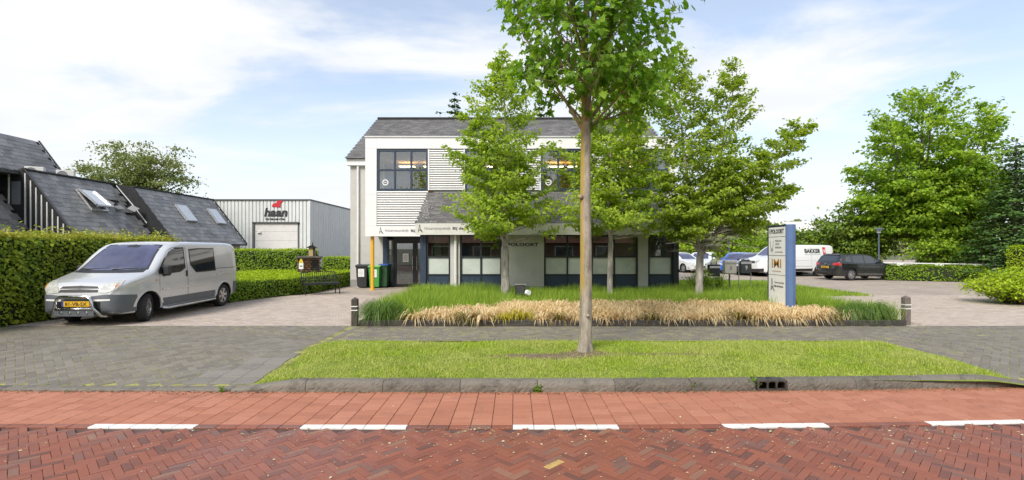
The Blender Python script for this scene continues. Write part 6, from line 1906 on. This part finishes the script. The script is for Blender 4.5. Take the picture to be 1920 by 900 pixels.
for k, (ax_, ay_, az_, rr_) in enumerate(((-3.0, -1.2, 8.6, 2.3), (2.8, -1.3, 9.2, 2.3), (-1.6, -2.6, 9.6, 2.3), (1.4, -2.8, 8.4, 2.3), (-3.6, .6, 6.2, 2.2), (3.4, .5, 6.6, 2.2), (-2.4, -2.2, 5.2, 2.2), (2.2, -2.6, 5.4, 2.2), (0, -3.2, 6.4, 2.2), (-.4, 2.5, 9.5, 2.2), (3.8, -1.2, 4.4, 1.9), (-4.0, -.8, 4.4, 1.9), (0, -3.2, 4.0, 1.9))):
    _ld.append(((0, 0, 1.6+.12*(k % 5)), (ax_, ay_, az_), 26, env(rr_, .5, .4), (.05, .5), .10))
tiered('large_maple', 'large rounded maple towering over the car park end', 25.3, 31.0, .32, 1.6, _ld, m_lf_big, .21, 4, 31, None, .16, .17, LEAF_Q).scale = (1.13, 1.1, 1.10)
crown_tree('laurel_bush', 'broad dark bush under the large maple beside the lamp post', 21.9, 32.2, 4.3, .2, 2.3, 1.8, leafmat('laurel_leaf', [(0, (0.045, 0.11, 0.012)), (.5, (0.11, 0.21, 0.02)), (1, (0.28, 0.36, 0.04))], .3, .4), .22, 260, 30, 32, m_bark3, .1, None, .5, .5, cat='bush')
crown_tree('laurel_bush', 'yellowish green bush directly behind the black estate car', 18.9, 33.2, 3.4, .1, 2.2, 1.4, MATS.get('x') or bpy.data.materials['laurel_leaf'], .20, 200, 30, 33, m_bark3, .1, None, .5, .5, cat='bush')
crown_tree('laurel_bush', 'dark bush behind the parking rail under the maple', 25.2, 29.0, 3.0, .1, 2.6, 1.3, m_lf_big, .18, 200, 30, 34, m_bark3, .1, None, .5, .45, cat='bush')
# background bushes and trees beyond the car park
gb = 'bushes along the back of the car park'
for i, (x, y, h, rx, lab) in enumerate(((17.5, 48, 3.6, 3.0, 'round green bush behind the white car, next to the office corner'), (21.8, 49, 3.2, 2.9, 'green bush behind the blue car roof'), (26.0, 50, 3.2, 3.2, 'tall green bush left of the tenant sign top'), (30.5, 50, 3.1, 3.0, 'green bush behind the lettered van roof'), (34.5, 51, 3.2, 3.0, 'green bush below the white flat building, by the lamp post'), (13.5, 52, 5.2, 2.6, 'bush seen between the office corner and the slim trunk'))):
    crown_tree('garden_bush', lab, x, y, h, .1, rx, 1.8, m_lf_yng if i % 2 == 0 else m_lf_big, .30, 150, 26, 40+i, m_bark3, .1, gb, .5, .6, cat='bush')
crown_tree('leafy_tree', 'tree rising above the bushes behind the spreading tree', 19.5, 60, 7.5, 1.5, 3.2, 3, m_lf_yng, .36, 180, 26, 50, m_bark3, .2, None, .5, .8)
crown_tree('leafy_tree', 'tree beside the tenant sign far behind the car park', 30.0, 66, 6.4, 1.5, 2.8, 2.6, m_lf_far, .36, 150, 26, 51, m_bark3, .2, None, .5, .8)
crown_tree('airy_tree', 'thin airy tree behind the slate roofs', -28.6, 38, 9.9, 3.4, 3.9, 3.0, m_lf_far, .20, 240, 55, 52, m_bark3, .2, None, .5, .7, lumpy=.22)
# conifer tops above the office roof
def conifer(name, label, x, y, h, r, seed, z0=.4, mat=None, group=None, tiers=22, per=240, leaf=.16, flat=.25):
    rg = np.random.default_rng(seed)
    t = thing(name, label, 'conifer', (x, y, PAV), 0, group)
    mb = MB(); mb.tube([(0, 0, -.05), (0, 0, h*.5), (0, 0, h)], [r*.07+.04, r*.045+.02, .01], 10)
    P, Nn = [], []
    for k in range(tiers):
        f = k/(tiers-1); z = z0 + (h-z0)*f; rr = r*(1-f)**.8 + .06
        nb_ = max(5, int(11*(1-f*.6)))
        for j in range(nb_):
            a = 2*math.pi*j/nb_ + rg.uniform(-.3, .3) + k*.7; ln = rr*rg.uniform(.75, 1.12)
            e = np.array((math.cos(a)*ln, math.sin(a)*ln, z - ln*.18 + rg.normal(0, .05)))
            mb.tube([(0, 0, z), e], [.02, .006], 4, caps=False)
            m_ = max(4, int(per*ln/r/nb_))
            tt = rg.uniform(.2, 1.03, m_)[:, None]
            w = rg.normal(0, 1, (m_, 3))*np.array([.13*r, .13*r, .03*r])*(1.2-tt*.7)
            P.append(np.array((0, 0, z)) + (e-np.array((0, 0, z)))*tt + w); Nn.append(np.tile((math.cos(a)*.3, math.sin(a)*.3, 1.0), (m_, 1)) + rg.normal(0, flat, (m_, 3)))
    link('trunk', mb.mesh('trunk', m_bark3), t)
    P = np.concatenate(P); Nn = np.concatenate(Nn)
    link('crown', scatter_mesh('crown', *LEAF_Q, P, frames(Nn, rg), leaf*rg.uniform(.7, 1.4, len(P)), mat or m_lf_con), t)
conifer('fir_tree', 'layered dark fir at the edge of the car park beside the maple', 25.6, 25.6, 7.2, 2.7, 61, per=900, leaf=.17, tiers=24)
conifer('fir_tree', 'second dark fir cut by the frame edge beside the square hedge', 28.6, 27.2, 7.6, 2.8, 65, per=900, leaf=.17, tiers=24)
gc = 'dark conifer tops above the office roof'
conifer('cypress', 'dark conifer top above the office roof beside the pale tree crown', -5.5, 46, 15.9, 2.2, 62, 2, group=gc, per=420, leaf=.3, tiers=26)
conifer('cypress', 'tiny conifer tip at the left end of the roof conifers', -7.0, 47, 14.4, 1.4, 63, 2, group=gc, per=260, leaf=.26)
conifer('cypress', 'conifer top above the roof near the street maple crown', 2.3, 46, 15.6, 2.2, 64, 2, group=gc, per=420, leaf=.3, tiers=26)

# ================================================================== HEDGES
def hedge(name, label, foot, z1, mat, leaf, dens, seed, core, z0=0.0, top_dens=1.0, fuzz=.05, topmat=None, group=None, sprout=0, round_=.12):
    """clipped hedge: dark twiggy core, leaves over every face (foot: counter-clockwise polygon, world xy)"""
    rg = np.random.default_rng(seed)
    c = np.mean(np.array(foot), 0)
    t = thing(name, label, 'hedge', (c[0], c[1], PAV), 0, group)
    F_ = np.array(foot) - c
    ins = F_*0.97
    mb = MB(); mb.prism([tuple(p) for p in F_ - np.sign(F_)*.05], 'z', z0+.03, z1-.06)
    me = mb.mesh('stems', core); fixnormals(me); link('stems', me, t)
    P, Nn, S = [], [], []
    n = len(F_)
    for i in range(n):
        a, b = F_[i], F_[(i+1) % n]; e = b-a; ln = np.linalg.norm(e); nrm = np.array((e[1], -e[0]))/ln
        m_ = int(ln*(z1-z0)*dens)
        u = rg.uniform(0, 1, m_); z = rg.uniform(z0+.02, z1, m_)
        wav = .06*np.sin(u*ln*1.9+i)*np.sin(z*3+i) + rg.normal(0, fuzz, m_)
        rd = -np.maximum(0, (z-(z1-round_)))**2/round_
        P.append(np.column_stack([a[0]+e[0]*u+nrm[0]*(wav+rd), a[1]+e[1]*u+nrm[1]*(wav+rd), z]))
        Nn.append(np.column_stack([np.full(m_, nrm[0]), np.full(m_, nrm[1]), np.full(m_, .55)]) + rg.normal(0, .45, (m_, 3)))
    # top
    mn, mx = F_.min(0), F_.max(0); m_ = int((mx[0]-mn[0])*(mx[1]-mn[1])*dens*top_dens)
    q = rg.uniform(0, 1, (m_, 2))*(mx-mn)+mn
    inside = np.ones(m_, bool)
    for i in range(n):
        a, b = F_[i], F_[(i+1) % n]; e = b-a
        inside &= (e[0]*(q[:, 1]-a[1]) - e[1]*(q[:, 0]-a[0])) > -0.02
    q = q[inside]; m_ = len(q)
    P2 = np.column_stack([q, z1 - .02 + np.abs(rg.normal(0, fuzz, m_)) + .025*np.sin(q[:, 0]*3.1)*np.sin(q[:, 1]*2.3)])
    if sprout:
        k = rg.random(m_) < sprout; P2[k, 2] += rg.uniform(0, .30, k.sum())*(.35+.65*np.maximum(0, np.sin(q[k, 1]*5.1+np.sin(q[k, 0]*4)))**2)
    N2 = rg.normal(0, .45, (m_, 3)) + np.array([0, 0, .9])
    if topmat is None: P.append(P2); Nn.append(N2)
    P = np.concatenate(P); Nn = np.concatenate(Nn)
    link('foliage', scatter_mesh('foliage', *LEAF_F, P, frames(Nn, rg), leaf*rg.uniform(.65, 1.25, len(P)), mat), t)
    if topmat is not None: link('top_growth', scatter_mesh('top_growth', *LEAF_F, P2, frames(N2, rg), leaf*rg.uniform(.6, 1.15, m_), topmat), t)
    return t
m_hcore = pm('hedge_core', (0.02, 0.03, 0.010), .95, var=.4, scale=10)
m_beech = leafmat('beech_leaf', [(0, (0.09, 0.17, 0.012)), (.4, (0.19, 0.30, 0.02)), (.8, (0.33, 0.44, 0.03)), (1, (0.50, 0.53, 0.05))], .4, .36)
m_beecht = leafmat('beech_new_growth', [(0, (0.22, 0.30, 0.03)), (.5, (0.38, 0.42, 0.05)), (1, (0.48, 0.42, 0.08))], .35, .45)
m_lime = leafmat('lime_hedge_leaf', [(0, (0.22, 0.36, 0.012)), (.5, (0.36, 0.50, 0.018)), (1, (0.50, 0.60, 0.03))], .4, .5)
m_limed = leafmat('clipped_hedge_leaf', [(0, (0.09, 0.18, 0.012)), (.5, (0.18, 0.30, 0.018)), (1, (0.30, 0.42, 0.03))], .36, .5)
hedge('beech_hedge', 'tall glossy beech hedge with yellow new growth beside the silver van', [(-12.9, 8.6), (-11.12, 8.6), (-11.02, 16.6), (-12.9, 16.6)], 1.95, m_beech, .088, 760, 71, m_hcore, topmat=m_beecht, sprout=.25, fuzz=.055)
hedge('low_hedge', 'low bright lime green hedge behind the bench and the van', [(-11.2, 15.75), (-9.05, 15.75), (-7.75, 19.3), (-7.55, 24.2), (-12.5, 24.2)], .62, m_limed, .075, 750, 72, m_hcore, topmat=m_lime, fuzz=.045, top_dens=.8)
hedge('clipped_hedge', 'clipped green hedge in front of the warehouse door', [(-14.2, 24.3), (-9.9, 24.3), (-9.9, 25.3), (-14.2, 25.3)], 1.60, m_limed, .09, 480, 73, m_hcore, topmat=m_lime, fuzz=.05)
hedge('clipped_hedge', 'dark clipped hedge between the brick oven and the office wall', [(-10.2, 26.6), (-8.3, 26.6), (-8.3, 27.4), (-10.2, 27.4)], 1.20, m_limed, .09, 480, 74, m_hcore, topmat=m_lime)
hedge('car_park_hedge', 'low leafy hedge along the parking rail at the car park end', [(20.0, 27.0), (23.9, 25.2), (24.4, 26.0), (20.4, 27.9)], .72, m_limed, .10, 480, 75, m_hcore, fuzz=.06)
hedge('yew_hedge', 'square clipped hedge at the frame edge behind the golden shrub', [(21.6, 20.2), (25, 20.2), (25, 22.0), (21.6, 22.0)], 1.75, m_lime, .08, 480, 76, m_hcore, fuzz=.05)
# golden shrub beside the car park entrance
def shrub(name, label, x, y, rx, ry, h, mat, leaf, n, seed, cat='shrub'):
    rg = np.random.default_rng(seed)
    t = thing(name, label, cat, (x, y, PAV))
    mb = MB(); tips = []
    for i in range(n):
        a = rg.uniform(0, 2*math.pi); r_ = rg.uniform(0, 1)**.5
        hh = h*(1-.55*r_**2)*rg.uniform(.8, 1.15)
        e = np.array((math.cos(a)*rx*r_, math.sin(a)*ry*r_, hh))
        pts = wobble(np.array((math.cos(a)*rx*r_*.3, math.sin(a)*ry*r_*.3, -.03)), e, 6, .03, rg, .12*r_)
        mb.tube(pts, np.linspace(.012, .004, 7), 4, caps=False)
        for q in range(2, 7): tips.append((pts[q], (pts[q]-pts[q-1])/np.linalg.norm(pts[q]-pts[q-1])))
    link('stems', mb.mesh('stems', m_bark3), t)
    leaves_at('foliage', tips, 7, .10, leaf, mat, rg, LEAF_F, t, up=.8)
shrub('golden_shrub', 'golden yellow spreading shrub at the car park entrance', 15.75, 15.4, 1.7, 1.3, .98, m_lime, .075, 330, 81)
shrub('garden_shrub', 'small loose shrub beside the white tree trunk and office corner', 6.9, 18.6, .55, .4, 1.0, m_lf_yng, .07, 40, 82)
shrub('garden_shrub', 'small bushy shrub under the black letter box', 8.1, 20.2, .5, .4, .65, m_lf_yng, .06, 40, 83)

# ================================================================== PLANTED BED
bed = sheet('bed_soil', -3.37, 8.57, 11.09, 17.78, PAV+.03, pm('bed_soil_mat', (0.07, 0.075, 0.03), .95, var=.35, scale=4, bmp=.5))
sheet('grass_strip', 5.95, 13.0, 17.8, 26.0, PAV-.004, pm('strip_soil', (0.11, 0.15, 0.035), .95, var=.35, scale=3, bmp=.5))
def straw_back(x):
    return 11.15 + (13.55-11.15)*min(1, max(0, (x+2.35)/2.1))*min(1, max(0.0, (8.0-x)/1.6))
g_gr = [(0, (0.11, 0.21, 0.02)), (.4, (0.20, 0.34, 0.03)), (.8, (0.31, 0.45, 0.04)), (1, (0.42, 0.52, 0.07))]
m_bgr = leafmat('bed_grass_blade', g_gr, .35, .5)
rg = np.random.default_rng(91)
N = 62000
x = rg.uniform(-3.4, 8.6, N); y = rg.uniform(11.15, 17.7, N)
keep = np.array([yy > straw_back(xx) - .1 for xx, yy in zip(x, y)]); x, y = x[keep], y[keep]; N = len(x)
hgt = .38 + .09*np.sin(x*1.9+.4)*np.sin(y*2.1) + rg.normal(0, .05, N) + .12*np.exp(-((x+2.4)/1.6)**2) + .08*np.exp(-((x-8)/1.2)**2)
M = frames(np.column_stack([rg.normal(.05, .25, N), rg.normal(-.1, .25, N), np.ones(N)]), rg)
S = np.column_stack([rg.uniform(.008, .014, N), hgt*rg.uniform(.5, 1.1, N), hgt])
o = link('bed_grass', scatter_mesh('bed_grass', *BLADE, np.column_stack([x, y, np.full(N, PAV+.03)]), M, S, m_bgr))
tag(o, 'soft green ornamental grass filling the bed before the office', 'grass', kind='stuff')
N = 26000
x = rg.uniform(6.0, 12.8, N); y = rg.uniform(17.8, 25.9, N)
M = frames(np.column_stack([rg.normal(0, .3, N), rg.normal(0, .3, N), np.ones(N)]), rg)
S = np.column_stack([rg.uniform(.012, .02, N), rg.uniform(.05, .12, N), rg.uniform(.06, .16, N)])
o = link('strip_grass', scatter_mesh('strip_grass', *BLADE, np.column_stack([x, y, np.full(N, PAV)]), M, S, m_bgr))
tag(o, 'rough grass strip between the office corner and the car park', 'grass', kind='stuff')

def tuft_arrays(rg, n, r, h, wid):
    a = rg.uniform(0, 2*np.pi, n)
    tilt = rg.uniform(.05, .75, n)
    Nn = np.column_stack([np.cos(a)*tilt, np.sin(a)*tilt, np.ones(n)]); Nn /= np.linalg.norm(Nn, axis=1, keepdims=True)
    Yd = np.column_stack([np.cos(a), np.sin(a), -tilt]); Yd /= np.linalg.norm(Yd, axis=1, keepdims=True)
    X = np.cross(Yd, Nn)
    M = np.stack([X, Yd, Nn], axis=2)
    S = np.column_stack([rg.uniform(.7, 1.3, n)*wid, r*rg.uniform(.6, 1.15, n), h*rg.uniform(.7, 1.15, n)])
    P = np.column_stack([np.cos(a)*rg.uniform(0, .05, n), np.sin(a)*rg.uniform(0, .05, n), np.zeros(n)])
    return P, M, S
st_ = [(0, (0.40, 0.38, 0.08)), (.03, (0.45, 0.26, 0.11)), (.10, (0.56, 0.37, 0.16)), (.3, (0.78, 0.58, 0.29)), (.75, (0.88, 0.72, 0.42)), (1, (0.90, 0.79, 0.53))]
m_straw = leafmat('straw_sedge', st_, .45, .6, tint=(1.05, 1.0, .9))
m_gold_s = leafmat('golden_sedge', [(0, (0.22, 0.26, 0.02)), (.5, (0.45, 0.42, 0.03)), (1, (0.60, 0.48, 0.05))], .3, .5)
m_dark_s = leafmat('bronze_sedge', [(0, (0.10, 0.06, 0.02)), (.5, (0.28, 0.15, 0.05)), (.8, (0.5, 0.34, 0.16)), (1, (0.2, 0.24, 0.03))], .25, .6)
m_green_t = leafmat('green_tuft_blade', [(0, (0.05, 0.11, 0.02)), (.5, (0.09, 0.18, 0.03)), (1, (0.18, 0.29, 0.06))], .3, .5)
variants = []
for k in range(5):
    rg2 = np.random.default_rng(200+k)
    variants.append(scatter_mesh('blades', *ARCH, *tuft_arrays(rg2, 130, .36, .38, .021), m_straw))
vg = scatter_mesh('blades', *ARCH, *tuft_arrays(np.random.default_rng(210), 110, .28, .34, .02), m_gold_s)
vd_ = scatter_mesh('blades', *ARCH, *tuft_arrays(np.random.default_rng(211), 120, .33, .35, .02), m_dark_s)
gs = 'sedge tufts along the front edge of the bed'
row = []
xx = -2.25; i = 0
while xx < 7.45:
    yy = 11.25 + rng.uniform(-.04, .07)
    special = None
    if abs(xx+0.35) < .22: special = 'gold'
    elif abs(xx-.14) < .22: special = 'lime'
    elif i % 5 == 3: special = 'dark'
    row.append((xx, yy, special)); xx += rng.uniform(.36, .46); i += 1
used = set()
for i, (xx, yy, sp_) in enumerate(row):
    if sp_ in ('gold', 'lime') and sp_ not in used:
        used.add(sp_); me = vg; lab = 'golden yellow sedge tuft at the front edge of the bed' if sp_ == 'gold' else 'lime yellow sedge tuft just right of the golden one at the bed edge'
    elif sp_ == 'dark': me = vd_; lab = 'bronze sedge tuft with dark base at the front edge of the bed'
    else: me = variants[i % 5]; lab = 'straw coloured sedge tuft arching over the front edging of the bed'
    o = link('sedge_tuft', me, None, (xx, yy, PAV+.04), (0, 0, rng.uniform(0, 6.28)))
    s_ = rng.uniform(.85, 1.15); o.scale = (s_, s_, s_*rng.uniform(.9, 1.1))
    tag(o, lab, 'sedge', gs)
Ps, Ms_, Ss = [], [], []
rg = np.random.default_rng(93)
for k in range(430):
    xx, yy = rg.uniform(-2.4, 7.7), rg.uniform(11.45, 13.75)
    if yy > straw_back(xx) : continue
    p, m, s_ = tuft_arrays(rg, 110, .34, .36, .021)
    Ps.append(p + np.array((xx, yy, PAV+.04))); Ms_.append(m); Ss.append(s_*rg.uniform(.85, 1.15))
o = link('straw_sedge', scatter_mesh('straw_sedge', *ARCH, np.concatenate(Ps), np.concatenate(Ms_), np.concatenate(Ss), m_straw))
tag(o, 'mass of straw coloured sedge in the middle of the bed', 'sedge', kind='stuff')
# big green tufts at both ends
for (xx, yy, sc_, lab) in ((-3.02, 11.38, 1.25, 'large drooping dark green grass tuft beside the dark bollard'), (8.12, 11.5, 1.15, 'large drooping green grass tuft beside the greyish bollard'), (7.68, 11.4, .95, 'smaller green grass tuft left of the greyish bollard tuft'), (-2.55, 11.5, .8, 'smaller green grass tuft right of the dark bollard tuft')):
    rg2 = np.random.default_rng(int(abs(xx)*100))
    me = scatter_mesh('blades', *ARCH, *tuft_arrays(rg2, 900, .40, .50, .008), m_green_t)
    o = link('grass_tuft', me, None, (xx, yy, PAV+.03)); o.scale = (sc_,)*3
    tag(o, lab, 'grass tuft', 'green grass tufts at the ends of the bed')
# far woods on the horizon
rg = np.random.default_rng(95)
N = 9000
x = rg.uniform(-160, 220, N); hh = 6.5 + 2.2*np.sin(x*.09) + 1.5*np.sin(x*.31+1) + rg.normal(0, .6, N)
P = np.column_stack([x, 150 + rg.uniform(-4, 4, N), rg.uniform(0, 1, N)**.7*hh])
o = link('far_woods', scatter_mesh('far_woods', *LEAF_Q, P, frames(rg.normal(0, .5, (N, 3)) + np.array([0, -.6, .6]), rg), rg.uniform(1.2, 2.6, N), m_lf_far))
tag(o, 'far line of woods on the horizon', 'woods', kind='stuff')

# ================================================================== ACROSS THE STREET (mirrored in the office windows)
sheet('far_verge', -60, 60, -40, -9, 0.02, m_earth)
HX = thing('brick_house', 'low brick house with red tiled roof across the street, mirrored in the office windows', 'house', (3, -15, 0))
m_hbrick = pm('house_brick', (0.24, 0.13, 0.09), .85, var=.25, scale=6, bmp=.4)
m_rtile = stone('red_roof_tile', [(0, (0.22, 0.075, 0.05)), (1, (0.36, 0.13, 0.085))], .7, False, (.14, .07, .05), .4, .4)
MB().box(-13, 13, -8, 0, 0, 2.45).build('wall', m_hbrick, HX)
mb = MB(); mb.prism([(.6, 2.4), (-4, 6.0), (-8.6, 2.4)], 'x', -13.4, 13.4); rf = mb.build('roof', m_rtile, HX)
vd = np.array([0, -4.6, 3.6])/math.hypot(4.6, 3.6); nd = np.array([0, vd[2], -vd[1]])
tag(link('roof_tiles', slate_field((-13.4, .6, 2.4), (1, 0, 0), vd, nd, 26.8, 5.8, .30, .33, .03, m_rtile), rf), kind='stuff')
for k in range(6):
    f = MB().box(-11.5+4.2*k, -9.6+4.2*k, .0, .05, .9, 2.1).build('window', m_white, HX)
    MB().box(-11.4+4.2*k, -9.7+4.2*k, .052, .06, 1.0, 2.0).build('pane', m_cglass, f)
MB().box(-8.6, -7.7, .0, .06, 0, 2.1).build('door', m_blue, HX)
gx_ = 'trees across the street, mirrored in the windows'
for k, (x, y, h, lab) in enumerate(((-9, -12.5, 10.5, 'tree across the street in front of the house end nearest the van'), (-1.5, -13, 11.5, 'tall tree across the street before the middle of the house'), (6.5, -12.5, 10.0, 'tree across the street opposite the street maple'), (14, -13, 12.0, 'tree across the street opposite the car park entrance'))):
    crown_tree('street_tree', lab, x, y, h, 2.4, 3.0, 2.6, m_lf_big, .30, 130, 40, 300+k, m_bark3, .18, gx_, .45, .9)
